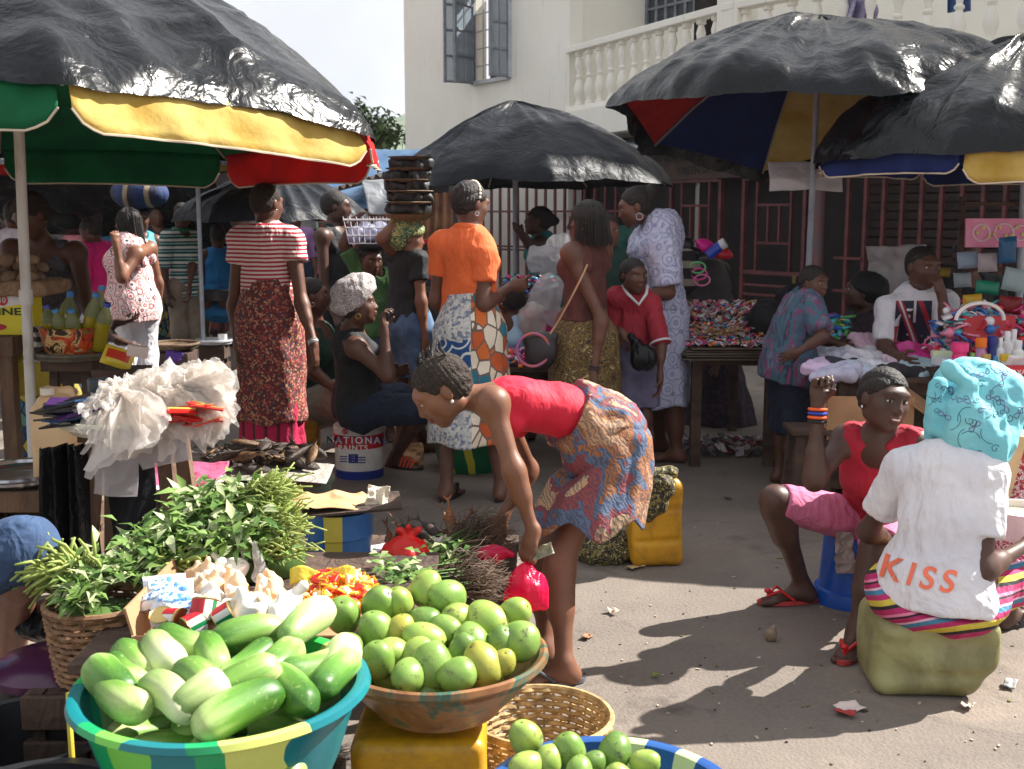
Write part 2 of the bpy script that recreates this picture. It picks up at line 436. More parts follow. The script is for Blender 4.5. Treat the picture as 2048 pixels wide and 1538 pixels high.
# ground
t = NT('dusty_asphalt')
big = t.noise(.55, 5, .6); mid = t.noise(2.4, 7, .7, dist=.4); fine = t.noise(55, 4, .7); pb = t.n('TexVoronoi', Vector=t.co(), Scale=95).outputs['Distance']
c = t.ramp(big, [(.3, (.125, .106, .094)), (.52, (.195, .16, .136)), (.7, (.27, .215, .175))])
c = t.mix(t.ramp(mid, [(.42, (0, 0, 0)), (.72, (.6, .6, .6))]), c, (.10, .083, .073))
c = t.mix(t.ramp(fine, [(.35, (.0, .0, .0)), (.75, (.7, .7, .7))]), c, (.21, .183, .157))
c = t.mix(t.ramp(pb, [(.02, (.75, .75, .75)), (.22, (0, 0, 0))]), c, (.06, .055, .05))
st = t.noise(1.7, 7, .7, dist=.6)
st2 = t.noise(.9, 6, .65, dist=1); c = t.mix(t.ramp(st2, [(.55, (0, 0, 0)), (.72, (.55, .55, .55))]), c, (.33, .265, .215))
c = t.mix(t.ramp(st, [(.56, (0, 0, 0)), (.66, (.7, .7, .7))]), c, (.07, .06, .056))
t.base(c); t.set(rough=.92, spec=.25); t.bump(t.math('ADD', fine, t.math('MULTIPLY', pb, .8)), .3, .008); GROUND = t.m
def gz(x, y): return 0.0
b = MB(); b.grid(lambda u, v: V(-900 + 1800 * u, -60 + 1500 * v, -.0), 2, 2)
b.build('ground', GROUND, loc=(0, 0, 0), smooth=False, kind='structure')
# hill far away with houses
HILL = SM('hill_green', (120, 138, 118), (150, 160, 140), ns=.05, rough=1)
t = NT('hill_woods'); c = t.ramp(t.noise(.12, 6, .7), [(.35, srgb((84, 104, 84))), (.6, srgb((128, 140, 112)))]); t.base(c); t.set(rough=1)  # the hill's own natural green, mottled by noise
b = MB(); b.grid(lambda u, v: V(-260 + 260 * u, 270 + 170 * v, (1 - abs(2 * v - 1) ** 1.6) * (30 + 6 * math.sin(u * 7) + 2.2 * math.sin(u * 31) + 1.2 * math.sin(u * 67 + v * 9)) + 1.5 * noise.noise(V(u * 40, v * 20, 1)) - .6), 120, 30)
b.build('hills', t.m, loc=(-130, 300, 0), kind='structure')
hw = [SM('far_house_pale', (215, 208, 196)), SM('far_house_tan', (190, 160, 130)), SM('far_house_grey', (170, 176, 180))]
hr = SM('far_roof', (150, 110, 92))
for i, (px, py) in enumerate([(735, 292), (752, 283), (771, 296), (786, 281), (798, 300), (748, 305), (778, 312), (806, 288), (762, 318), (790, 322), (728, 310)]):
 d = 300 + (318 - py) * 1.6; p = q(px, py, d); h = thing('hillside_house', ['white', 'tan', 'grey'][i % 3] + ' house far off on the wooded hill, ' + ['topmost left', 'second from the top', 'in the middle row', 'top right of centre', 'right of the middle row', 'left of the middle row', 'low beside the roofs', 'rightmost by the building wall', 'second lowest', 'lowest', 'leftmost low'][i], 'house', p - V(0, 0, 3))
 w_ = random.uniform(3, 5); MB().box(p - V(0, 0, 1.4), (w_, 5, 3.4)).build('wall', hw[i % 3], h, smooth=False)
 MB().box(p + V(0, 0, .7), (w_ + .8, 5.8, .7), taper=.6).build('roof', hr, h, smooth=False)
 MB().box(p + V(-w_ * .2, -2.55, -1), (.9, .1, 1.1)).build('window', SM('far_dark', (60, 60, 62)), h, smooth=False)
# ---- cream building ----
CREAM = M('cream_render', (.80, .77, .69), (.72, .69, .61), ns=1.6, rough=.9, bump=.15, bs=30, thr=(.3, .75))
t = NT('cream_weathered')
c = t.ramp(t.noise(.8, 6, .65), [(.3, (.82, .79, .72)), (.7, (.74, .71, .63))])
c = t.mix(t.ramp(t.noise(3, 7, .75, (5, 5, .35)), [(.56, (0, 0, 0)), (.8, (.6, .6, .6))]), c, (.36, .33, .28))
t.base(c); t.set(rough=.9); t.bump(t.noise(25, 4), .15, .01); CREAMW = t.m
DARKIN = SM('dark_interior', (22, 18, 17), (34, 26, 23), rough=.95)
A, B_, C_, D_ = V(-1.98, 21.8, 0), V(.85, 17.6, 0), V(2.53, 14.0, 0), V(5.6, 9.9, 0)
E_ = D_ + (D_ - C_).normalized() * 3
def onw(px, py, P0, P1):
 """pixel ray meets the vertical plane through P0,P1 -> (distance along, z)"""
 u = (px - 1024) / F_PX; v = (py - 769) / F_PX; dx, dy, dz = u, CP - v * SP, -SP - v * CP
 w = (P1 - P0); # P0 + s w = t (dx,dy)
 det = w.x * (-dy) - w.y * (-dx); s = (-P0.x * (-dy) + P0.y * (-dx)) / det; t_ = (w.x * (-P0.y) + w.y * P0.x) / det
 return s * w.length, CAMH + dz * t_
def wl(P0, P1):
 w = (P1 - P0).normalized(); n = V(w.y, -w.x, 0)
 if n.y > 0: n = -n
 return w, n   # direction, outward normal (towards the street)
bld = thing('apartment_building', 'cream two storey building with balustraded balconies behind the umbrellas', 'building', A)
wAB, nAB = wl(A, B_)
def wallbox(b, P0, w, n, s0, s1, z0, z1, thick=.25, out=0.0):
 c = P0 + w * ((s0 + s1) / 2) + n * (out - thick / 2) + V(0, 0, (z0 + z1) / 2)
 m = Matrix((w, -n, V(0, 0, 1))).transposed(); return b.box(c, (s1 - s0, thick, z1 - z0), m)
Lab = (B_ - A).length
s0w, z0w = onw(948, 168, A, B_); s1w, _ = onw(1020, 156, A, B_); zsill = z0w
b = MB()
wallbox(b, A, wAB, nAB, 0, s0w, 0, 8); wallbox(b, A, wAB, nAB, s1w, Lab, 0, 8); wallbox(b, A, wAB, nAB, s0w, s1w, 0, zsill); wallbox(b, A, wAB, nAB, s0w, s1w, zsill + 1.7, 8)
# left return wall and the recessed wall behind the balconies
lw = V(-.05, 1, 0).normalized()
b.box(A + lw * 4 + V(.14, 0, 4), (.25, 8, 8), Matrix((V(lw.y, -lw.x, 0), lw, V(0, 0, 1))).transposed())
b.build('wall', CREAMW, bld, smooth=False)
b = MB()
rB = B_ + V(1.25, 1.0, 0); rC = C_ + V(1.7, 1.2, 0); rD = E_ + V(1.7, 1.2, 0)
for P0, P1 in ((B_ + V(0.05, .05, 0), rB), (rB, rC), (rC, rD)):
 w_, n_ = wl(P0, P1); wallbox(b, P0, w_, n_, 0, (P1 - P0).length, 2.9, 8, .2)
b.build('balcony_wall', CREAM, bld, smooth=False)
# slab and soffit
out = .12
vol_slab([(B_.x - .1, B_.y - .1), (C_.x - .15, C_.y - .15), (E_.x - .15, E_.y - .15), (rD.x, rD.y), (rC.x, rC.y), (rB.x, rB.y)], 2.62, 3.0).build('balcony_slab', CREAMW, bld, smooth=False)
# plinth strip under the balusters and ledge line along the blank wall
b = MB()
for P0, P1 in ((B_, C_), (C_, E_)):
 w_, n_ = wl(P0, P1); wallbox(b, P0, w_, n_, -.02, (P1 - P0).length, 3.0, 3.08, .2, .06)
 wallbox(b, P0, w_, n_, -.02, (P1 - P0).length, 3.86, 3.95, .19, .07)
b.build('balustrade_rail', CREAMW, bld, smooth=False, bevel=.012)
# balusters
prof = [(.05, 0), (.05, .05), (.034, .06), (.03, .09), (.045, .14), (.062, .21), (.058, .28), (.034, .36), (.028, .39), (.042, .41), (.042, .43), (.026, .45), (.03, .5), (.046, .57), (.05, .62), (.036, .68), (.028, .71), (.05, .725), (.05, .78)]
BAL = CREAMW
bm0 = MB().lathe(prof, (0, 0, 0), 18); me0 = None; nb = 0
def baluster(p):
 global me0, nb
 if me0 is None:
  o = MB().lathe([(r * 1.2, z) for r, z in prof], p, 18, cap0=True, cap1=True).build('baluster', BAL, bld); me0 = (o, p.copy()); return
 o = bpy.data.objects.new('baluster', me0[0].data); COL.objects.link(o); o.parent = bld; o.location = p - me0[1]
for P0, P1, ns in ((B_, C_, 12), (C_, E_, 23)):
 w_, n_ = wl(P0, P1); Ln = (P1 - P0).length
 for i in range(ns):
  baluster(P0 + w_ * (.14 + (Ln - .2) * (i + .3) / ns) - n_ * .04 + V(0, 0, 3.08))
# columns
b = MB()
mC = Matrix((wAB, -nAB, V(0, 0, 1))).transposed()
b.box(C_ + V(.12, 0.02, 5.5), (.34, .34, 5.0), mC)
b.build('column', CREAMW, bld, smooth=False, bevel=.01)
MB().box(V(5.25, 10.35, 5.5), (.42, .42, 5.0), mC).build('column', CREAMW, bld, smooth=False, bevel=.01)
# windows
GREYM = SM('window_frame_grey', (128, 132, 140), (104, 108, 116), rough=.5)
GLASS = NT('pale_glass'); GLASS.base(srgb((150, 165, 178))); GLASS.set(rough=.12, trans=.35, spec=.8, alpha=.8); GLASS = GLASS.m
def leafwin(hinge, dirv, wd, z0, z1, parent, rows=4, cols=2):
 d = Vector(dirv).normalized(); f = MB()
 f.beam(hinge + V(0, 0, z0), hinge + V(0, 0, z1), .05, .04, d); f.beam(hinge + d * wd + V(0, 0, z0), hinge + d * wd + V(0, 0, z1), .05, .04, d)
 for i in range(rows + 1):
  z = z0 + .02 + (z1 - z0 - .04) * i / rows; f.beam(hinge + d * .026 + V(0, 0, z), hinge + d * (wd - .026) + V(0, 0, z), .035, .035)
 for i in range(1, cols): f.beam(hinge + d * wd * i / cols + V(0, 0, z0), hinge + d * wd * i / cols + V(0, 0, z1), .018, .018, d)
 fr = f.build('casement', GREYM, parent, smooth=False)
 g = MB(); g.add([hinge + V(0, 0, z0), hinge + d * wd + V(0, 0, z0), hinge + d * wd + V(0, 0, z1), hinge + V(0, 0, z1)], [(0, 1, 2, 3)]).build('pane', GLASS, fr, smooth=False)
win = MB(); zt = zsill + 1.68
P = lambda s, z, o=0: A + wAB * s + nAB * o + V(0, 0, z)
for a_, b2 in ((P(s0w, zsill), P(s0w, zt)), (P(s1w, zsill), P(s1w, zt))): win.beam(a_ + nAB * .02, b2 + nAB * .02, .07, .1, wAB)
win.beam(P(s0w, zsill, .02), P(s1w, zsill, .02), .1, .06); win.beam(P(s0w, zt, .02), P(s1w, zt, .02), .1, .06)
for i in range(1, 5): win.beam(P(s0w + (s1w - s0w) * i / 5, zsill, -.05), P(s0w + (s1w - s0w) * i / 5, zt, -.05), .018, .018, wAB)
for i in range(1, 6): win.beam(P(s0w, zsill + 1.68 * i / 6, -.05), P(s1w, zsill + 1.68 * i / 6, -.05), .018, .018)
w1 = win.build('window', SM('white_bars', (190, 192, 196)), bld, smooth=False)
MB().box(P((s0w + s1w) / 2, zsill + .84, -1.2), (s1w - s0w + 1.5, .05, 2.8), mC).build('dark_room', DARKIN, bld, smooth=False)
leafwin(P(s0w, 0, .03), nAB * .95 - wAB * .12, .50, zsill, zt, w1)
leafwin(P(s0w + .06, 0, .05), nAB * .9 + wAB * .38, .52, zsill - .02, zt, w1)
leafwin(P(s1w, 0, .04), nAB * .9 + wAB * .1, .36, zsill, zt, w1)
cb = MB(); cb.grid(lambda u, v: P(s0w + .35 + .55 * u * (1 - .3 * math.sin(v * 3.1)), zsill + .05 + 1.6 * v, -.14 + .05 * math.sin(u * 22 + 2 * v)), 40, 12)
cb.build('curtain', SM('brown_curtain', (120, 88, 78), (90, 62, 55), rough=.9), bld)
# second window in the balcony wall and a doorway
def grid_window(px0, px1, py1, P0, P1, nm='window', col=GREYM):
 w_, n_ = wl(P0, P1); a0, z0 = onw(px0, py1, P0, P1); a1, _ = onw(px1, py1, P0, P1); z1 = z0 + 1.8; f = MB()
 Q = lambda s, z, o=.02: P0 + w_ * s + n_ * o + V(0, 0, z)
 for i in range(6): f.beam(Q(a0 + (a1 - a0) * i / 5, z0), Q(a0 + (a1 - a0) * i / 5, z1), .05 if i in (0, 5) else .025, .05, w_)
 for i in range(8): f.beam(Q(a0, z0 + 1.8 * i / 7), Q(a1, z0 + 1.8 * i / 7), .045, .035)
 fr = f.build(nm, col, bld, smooth=False)
 MB().add([Q(a0, z0, .006), Q(a1, z0, .006), Q(a1, z1, .006), Q(a0, z1, .006)], [(0, 1, 2, 3)]).build('pane', SM('dark_glass', (58, 62, 70), rough=.2), fr, smooth=False)
grid_window(1296, 1392, 55, rB, rC)
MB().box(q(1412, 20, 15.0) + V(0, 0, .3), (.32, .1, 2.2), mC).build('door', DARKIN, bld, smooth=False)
# washing on the balcony rail
b = MB(); b.grid(lambda u, v: q(1690 + 60 * u, -6 + 52 * v, 12.75) + V(0, .12 * math.sin(u * 15 + v * 4), 0), 24, 12)
b.build('hanging_laundry', SM('mauve_cloth', (178, 170, 200), (140, 132, 165)), label='pale mauve washing hanging above the balcony rail', category='laundry', solid=.004)
b = MB(); b.grid(lambda u, v: q(1895 + 42 * u, -10 + 34 * v, 12.2) + V(0, .06 * math.sin(u * 11), 0), 14, 8)
b.build('hanging_laundry', SM('blue_cloth', (70, 98, 150), (60, 80, 130)), label='small blue cloth hanging by the balcony column at top right', category='laundry', solid=.004)
# ground floor: back wall + red brown steel grille + awning
G1, G2, G3 = V(-1.6, 20.2, 0), V(2.2, 16.0, 0), V(5.6, 10.9, 0)
G3e = G3 + (G3 - G2).normalized() * 4
sh = thing('shop_front', 'dark ground floor shop wall behind the red grilles', 'shop front', G2)
b = MB()
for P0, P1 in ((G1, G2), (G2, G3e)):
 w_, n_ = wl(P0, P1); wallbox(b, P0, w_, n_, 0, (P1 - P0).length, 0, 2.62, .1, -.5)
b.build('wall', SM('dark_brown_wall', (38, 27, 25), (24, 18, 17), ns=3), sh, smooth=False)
b = MB(); w_, n_ = wl(G2, G3e)
for i in range(15): wallbox(b, G2, w_, n_, 2.9, 9.5, .75 + i * .1, .83 + i * .1, .03, -.43)
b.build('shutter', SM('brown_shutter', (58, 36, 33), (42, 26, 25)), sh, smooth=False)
RED = SM('oxide_red_paint', (112, 56, 58), (82, 42, 44), ns=6, rough=.55)
gr = thing('security_grille', 'oxide red steel bar grille closing the shop front', 'grille', G2)
def gpnt(P0, w_, n_, s, z, o=0): return P0 + w_ * s + n_ * o + V(0, 0, z)
w1_, n1_ = wl(G1, G2); L1 = (G2 - G1).length; w2_, n2_ = wl(G2, G3e); L2 = (G3e - G2).length
b = MB()
for i in range(int(L1 / .21)): b.beam(gpnt(G1, w1_, n1_, i * .21, .25), gpnt(G1, w1_, n1_, i * .21, 2.1), .035, .035, w1_)
for z in (.25, .95, 1.0, 1.55, 2.1): b.beam(gpnt(G1, w1_, n1_, 0, z, .02), gpnt(G1, w1_, n1_, L1, z, .02), .04, .03)
b.build('bar_panel', RED, gr, smooth=False)
b = MB()
s = 3.05
while s < L2: b.beam(gpnt(G2, w2_, n2_, s, .3), gpnt(G2, w2_, n2_, s, 2.5), .042, .042, w2_); s += .25
for z in (.3, .62, 1.0): b.beam(gpnt(G2, w2_, n2_, 2.9, z, .025), gpnt(G2, w2_, n2_, L2 if z < 1 else 3.3, z, .025), .045, .03)
b.build('bar_panel', RED, gr, smooth=False)
def gate(s0, s1, nm, lab, z0=.1, z1=1.95):
 g = thing(nm, lab, 'gate', gpnt(G2, w2_, n2_, (s0 + s1) / 2, 0)); b = MB(); X = lambda s, z, o=.03: gpnt(G2, w2_, n2_, s, z, o)
 for s_ in (s0, s1): b.beam(X(s_, z0), X(s_, z1), .06, .05, w2_)
 for z in (z0, .78, 1.95): b.beam(X(s0 + .03, z), X(s1 - .03, z), .05, .05)
 for z in (.5, .62): b.beam(X(s0 + .03, z), X(s1 - .03, z), .035, .03)
 b.build('frame', RED, g, smooth=False)
 b = MB(); a, e = s0 + (s1 - s0) * .22, s1 - (s1 - s0) * .22
 for s_ in (a, e): b.beam(X(s_, .8), X(s_, 1.93), .04, .03, w2_)
 for z in (1.15, 1.62): b.beam(X(a, z), X(e, z), .035, .03)
 for k in (1 / 3, 2 / 3): b.beam(X(a + (e - a) * k, 1.15), X(a + (e - a) * k, 1.62), .035, .03, w2_)
 b.build('tracery', RED, g, smooth=False)
 MB().box(X(s1 - .1, .72, .06), (.06, .04, .09), mC).build('padlock', SM('brass', (130, 110, 70), rough=.4, metal=.6), g, smooth=False)
sg = [onw(x, 500, G2, G3)[0] for x in (1345, 1443, 1490, 1612)]
gate(sg[0], sg[1], 'security_gate', 'red steel gate below the merchant sign board')
gate(sg[2], sg[3], 'security_gate', 'red steel gate left of the grey umbrella pole')
MB().tube([gpnt(G2, w2_, n2_, sg[3] + .25, 0, .1), gpnt(G2, w2_, n2_, sg[3] + .25, 2.6, .1)], .09, 16).build('red_column', M('red_col', srgb((120, 66, 66)), srgb((92, 84, 88)), ns=3, rough=.6), label='round red column with worn grey paint between gate and grille', category='column')
# sign board
sb = thing('sign_board', 'dark painted merchant sign board over the left gate', 'sign', gpnt(G2, w2_, n2_, sg[0], 2))
z0s = 2.0; mS = Matrix((w2_, -n2_, V(0, 0, 1))).transposed()
MB().box(gpnt(G2, w2_, n2_, sg[0] + .55, 2.18, .07), (1.9, .03, .42), mS).build('board', SM('board_brown', (88, 68, 58), (66, 50, 44), rough=.7), sb, smooth=False)
mT = Matrix((w2_, V(0, 0, 1), n2_)).transposed()
INK = SM('black_ink', (20, 18, 18), rough=.6)
text('GENERAL MERCHANT', gpnt(G2, w2_, n2_, sg[0] + .45, 2.27, .088), mT, .17, INK, sb, width=1.7)
text('GREEN ST.', gpnt(G2, w2_, n2_, sg[0] + .5, 2.08, .088), mT, .14, INK, sb)
# corrugated awning
CORR = M('corrugated_zinc', (.42, .44, .47), (.30, .30, .32), ns=2, rough=.45, metal=.5)
def corrugated(name, a, b_, dn, L_, pitch, amp, mat, label, cat='roof', group=None, th=.004):
 a = Vector(a); b_ = Vector(b_); dn = Vector(dn).normalized(); up = (b_ - a).cross(dn).normalized()
 if up.z < 0: up = -up
 n = int((b_ - a).length / pitch * 8)
 m = MB(); m.grid(lambda u, v: a + (b_ - a) * u + dn * L_ * v + up * amp * math.sin(u * n / 8 * 2 * math.pi), n, 3)
 return m.build(name, mat, label=label, category=cat, group=group, solid=th)
corrugated('awning', gpnt(G2, w2_, n2_, -.9, 2.56, 0), gpnt(G2, w2_, n2_, 2.0, 2.56, 0), n2_ * .8 + V(0, 0, -.2), .7, .12, .02, CORR, 'corrugated zinc awning jutting out under the balcony', 'awning')
WOODP = SM('old_wood', (84, 62, 48), (56, 40, 32))
# ---- middle distance left: roofs, tarps, shop fronts ----
corrugated('corrugated_roof', q(650, 385, 13.5), q(800, 338, 12.2), V(.25, 1, .12), 3.0, .16, .025, M('rusty_zinc', (.40, .38, .37), (.22, .13, .08), ns=1.3, rough=.5, metal=.3, st=(1, 4, 1)), 'rust streaked corrugated zinc roof left of the dark umbrella')
MB().beam(q(655, 384, 13.3), V(q(655, 384, 13.3).x, 13.3, 0), .08, .08).build('roof_post', WOODP, label='dark wooden post under the left end of the corrugated zinc roof', category='post', smooth=False)
b = MB(); b.beam(q(790, 352, 12.4), V(q(790, 352, 12.4).x, 12.4, 0), .08, .08)
b.build('roof_post', SM('old_wood', (84, 62, 48), (56, 40, 32)), label='dark wooden post under the right end of the corrugated zinc roof', category='post', smooth=False)
TERR = M('terracotta', srgb((176, 130, 100)), srgb((128, 88, 68)), ns=5, rough=.8)
corrugated('tiled_roof', q(702, 396, 14.2), q(905, 384, 14.4), V(0, -.15, -1), .62, .10, .03, TERR, 'terracotta tiled roof edge seen behind the stacked tray')
corrugated('market_roof', q(700, 352, 22) , q(560, 360, 24), V(-.3, 1, .35), 5.0, .5, .03, M('blue_sheet_roof', srgb((120, 160, 205)), srgb((190, 205, 222)), ns=1, rough=.5, st=(1, 3, 1)), 'pale blue sheeted roof behind the red valance', th=.01)
def backrow(px0, px1, d, z1, name, label, mat, cat='building'):
 a, e = q(px0, 700, d), q(px1, 700, d); g = thing(name, label, cat, V((a.x + e.x) / 2, d, 0))
 MB().box(V((a.x + e.x) / 2, d + 1, z1 / 2), (e.x - a.x, 2, z1)).build('wall', mat, g, smooth=False)
 return g
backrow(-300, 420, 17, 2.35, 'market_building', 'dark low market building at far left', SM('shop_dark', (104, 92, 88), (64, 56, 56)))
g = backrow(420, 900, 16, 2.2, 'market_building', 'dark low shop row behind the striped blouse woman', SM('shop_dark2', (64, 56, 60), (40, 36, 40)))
MB().box(q(540, 478, 15.9), (1.5, .06, .5)).build('shutter_panel', SM('blue_panel', (38, 68, 120), (30, 52, 96)), g, smooth=False)
MB().box(q(575, 446, 15.85), (1.3, .06, .16)).build('fascia', SM('white_fascia', (190, 190, 192), (150, 150, 155)), g, smooth=False)
# far tree
def tree(base, h, cr, n, mat, label, seed=1, lean=0):
 rd = random.Random(seed); g = thing('tree', label, 'tree', base); t_ = MB(); tips = []
 def br(p, d, L_, r, k):
  e = p + d * L_; t_.tube([p, p + d * L_ * .5 + V(rd.uniform(-.1, .1), 0, 0) * L_, e], [r, r * .8, r * .6], 6)
  if k == 0: tips.append(e); return
  for _ in range(3 if k > 1 else 4):
   nd = (d + V(rd.uniform(-.9, .9), rd.uniform(-.9, .9), rd.uniform(-.2, .7))).normalized(); br(e, nd, L_ * rd.uniform(.55, .8), r * .6, k - 1);
   if rd.random() < .4: tips.append(e)
 br(Vector(base), V(lean, 0, 1).normalized(), h * .45, h * .035, 3)
 t_.build('trunk', SM('bark', (92, 76, 62), (66, 54, 44)), g)
 c = MB()
 for tp in tips:
  for _ in range(n):
   o = V(rd.gauss(0, 1), rd.gauss(0, 1), rd.gauss(0, .8)) * cr
   c.leaf(tp + o, V(rd.uniform(-1, 1), rd.uniform(-1, 1), rd.uniform(-.8, .5)), V(0, 0, 1), .22, .12)
 c.build('crown', mat, g, auto=False)
LEAFF = M('tree_leaf', (.07, .13, .035), (.15, .21, .07), ns=1.2, rough=.6)
tree(V(-3.75, 27.5, 0), 3.5, .15, 30, LEAFF, 'leafy green tree rising behind the left umbrella', 3, .08)
tree(V(-5.3, 31, 0), 3.6, .2, 24, LEAFF, 'smaller tree left behind the big umbrella', 5, -.05)
# ================= UMBRELLAS AND TARPS =================
def plastic(name, c, c2, rough=.28, bump=.35, bs=3.6, st=(1, 1, 1), spec=.38):
 t = NT(name); t.base(t.ramp(t.noise(3, 4), [(.3, srgb(c)), (.7, srgb(c2))]))
 n1 = t.noise(bs, 3, .5, st, 1.6); n2 = t.noise(bs * 3.4, 3, .5, st, 1.2)
 t.set(rough=t.math('ADD', t.math('MULTIPLY', t.noise(6, 3), .22), rough - .1), spec=spec)
 t.bump(t.math('ADD', n1, t.math('MULTIPLY', n2, .35)), bump, .06); return t.m
BLACKP = plastic('black_plastic_sheet', (14, 15, 18), (24, 26, 30), rough=.24, spec=.26)
BLACKP2 = plastic('dull_black_plastic', (20, 22, 28), (32, 35, 42), rough=.5, bump=.4, spec=.18)
def cloth(name, c, c2=None, tl=.25):
 t = NT(name); c = srgb(c); c2 = srgb(c2) if c2 else tuple(x * .8 for x in c)
 col = t.ramp(t.noise(5, 5), [(.35, c), (.65, c2)]); t.base(col); t.set(rough=.75, spec=.3); t.bump(t.noise(14, 4), .35, .02)
 tr = t.n('BsdfTranslucent'); t.t.links.new(col, tr.inputs[0]); ms = t.n('MixShader'); ms.inputs[0].default_value = tl
 t.t.links.new(t.b.outputs[0], ms.inputs[1]); t.t.links.new(tr.outputs[0], ms.inputs[2])
 o = t.t.nodes['Material Output']; t.t.links.new(ms.outputs[0], o.inputs[0]); return t.m
UY = cloth('umbrella_yellow', (222, 198, 118), (196, 162, 72), .35); UG = cloth('umbrella_green', (16, 110, 66), (10, 88, 54))
UR = cloth('umbrella_red', (205, 30, 28), (170, 20, 24)); UB = cloth('umbrella_blue', (28, 48, 110), (22, 38, 90))
POLEW = M('worn_white_pole', srgb((205, 202, 196)), srgb((150, 138, 120)), ns=7, rough=.5, st=(1, 1, .4), thr=(.5, .72))
POLEG = SM('grey_pole', (168, 176, 188), (140, 148, 160), rough=.4)
def umbrella(name, label, hub, Rr, drop, ribs, a0, panels, pole_r, foot, tilt=(0, 0), valance=None, cover=BLACKP, cover_cut=1.0, sag=.1, seed=0, polemat=POLEW, vh=.22, wrk=.02, group='market umbrellas under black plastic', over=.02, pprof=1.35, rs=None, topz=.06, cridge=.5, dr=None):
 """hub = apex point. canopy radius Rr, drop = apex to rim height, tilt=(tx,ty) tip slopes."""
 g = thing(name, label, 'umbrella', foot, group=group)
 hub = Vector(hub); n = ribs
 Tm = Matrix(((1, 0, 0), (0, 1, 0), (tilt[0], tilt[1], 1)))
 def surf(th, r, lift=0.0, scale=1.0):
  k = (th - a0) / (2 * math.pi / n); fr = k - math.floor(k); sg = 4 * fr * (1 - fr)  # 1 mid panel
  i0 = int(math.floor(k)) % n
  rr_ = (rs[i0] * (1 - fr) + rs[(i0 + 1) % n] * fr) if rs else 1
  rad = Rr * r * rr_ * (1 - .075 * sg * r) * scale
  dk = (dr[i0] * (1 - fr) + dr[(i0 + 1) % n] * fr) if dr else 1
  z = -drop * dk * (r ** pprof) + sag * sg * r * -(.35) + sag * .5 * sg * r * r
  p = Vector((rad * math.cos(th), rad * math.sin(th), 0)); p.z = z + lift; return hub + Tm @ p
 NTH = n * 10; NR = 14
 b = MB()
 pts = [[surf(a0 + 2 * math.pi * i / NTH, j / NR) for i in range(NTH)] for j in range(1, NR + 1)]
 vs = [surf(a0, 0)] + [p for row in pts for p in row]; b.v = vs
 for i in range(NTH):
  b.f.append((0, 1 + i, 1 + (i + 1) % NTH)); b.mi.append((i // 10) % n)
  for j in range(NR - 1):
   o = 1 + j * NTH; b.f.append((o + i, o + NTH + i, o + NTH + (i + 1) % NTH, o + (i + 1) % NTH)); b.mi.append((i // 10) % n)
 b.build('canopy', [panels[i % len(panels)] for i in range(n)], g)
 # valance flaps, one per panel
 if valance:
  for i in range(n):
   if valance[i] is None: continue
   m, hgt, lean = valance[i]; v = MB()
   def fn(u, w, i=i):
    th = a0 + 2 * math.pi * (i + .015 + .97 * u) / n; p = surf(th, 1.0); e = min(1, min(u, 1 - u) * 14) ** .5
    o = Vector((math.cos(th), math.sin(th), 0))
    return p + V(0, 0, -hgt * w * (.55 + .45 * e)) + o * (lean * w + .010 * math.sin(u * 23 + i * 2) * w + .004 + .03 * w * noise.noise(V(u * 9, w * 2, i * 3.1)) + .008 * noise.noise(V(u * 30, w * 5, i)))
   v.grid(fn, 40, 6); v.build('valance', [m], g, solid=.003)
   e = MB(); e.tube([fn(u / 39, 1.0) for u in range(40)], .005, 5); e.build('piping', SM('pale_piping', (205, 190, 170)), g)
 # ribs
 rb = MB()
 for i in range(n):
  th = a0 + 2 * math.pi * i / n; rb.tube([surf(th, r, -.015) for r in (0.02, .25, .5, .75, 1.0)], .007, 5)
 rb.build('ribs', SM('rib_steel', (150, 140, 128), rough=.5), g)
 # cover sheet
 if cover:
  NTH2, NR2 = n * 26, 46
  cvs = []; rd = random.Random(seed)
  for j in range(NR2 + 1):
   for i in range(NTH2):
    th = a0 + 2 * math.pi * i / NTH2; r = j / NR2 * cover_cut * (1 + .035 * noise.noise(V(math.cos(th) * 3, math.sin(th) * 3, seed * 3.1)) + .012 * noise.noise(V(math.cos(th) * 14, math.sin(th) * 14, seed)))
    p = surf(th, r, 0); cvs.append(p)
  P_ = np.array([tuple(v) for v in cvs]); H = np.array(tuple(hub))
  ang = np.tile(a0 + 2 * np.pi * np.arange(NTH2) / NTH2, NR2 + 1); rr = np.repeat(np.arange(NR2 + 1) / NR2, NTH2)
  # wrinkles run down the slope: polar coordinates
  Q = np.stack([np.cos(ang) * 1.2, np.sin(ang) * 1.2, rr * .5], 1)
  w = wrk * (vn(P_, 2.2, seed) * 1.6 + ridged(Q + .12 * vn(P_, 3, seed + 1)[:, None], 2.6, seed + 2) * cridge + .55 * ridged(Q * np.array((2.2, 2.2, .9)) + .1 * vn(P_, 4, seed + 7)[:, None], 2.2, seed + 3) + .35 * ridged(P_ * np.array((.5, .5, 1.3)), 7, seed + 4) + .05 * ridged(P_, 20, seed + 6))
  edge = np.clip((rr - .86) / .14, 0, 1); w = w + edge * wrk * .9 * ridged(P_, 9, seed + 5)
  out = P_ - H; out[:, 2] = Rr * .9; out /= np.linalg.norm(out, axis=1)[:, None]
  ed = np.clip((rr - .8) / .2, 0, 1) ** 2; P_ = P_ + out * ((w + wrk * 1.35) * (1 - .8 * ed) + over * (1 - .6 * ed))[:, None]; P_[:, 2] -= .02 * ed
  P_[:NTH2] = P_[:NTH2].mean(0) + np.array((0, 0, topz * .3))
  i = np.arange(NTH2); Fq = np.concatenate([np.stack([j * NTH2 + i, (j + 1) * NTH2 + i, (j + 1) * NTH2 + (i + 1) % NTH2, j * NTH2 + (i + 1) % NTH2], 1) for j in range(NR2)])
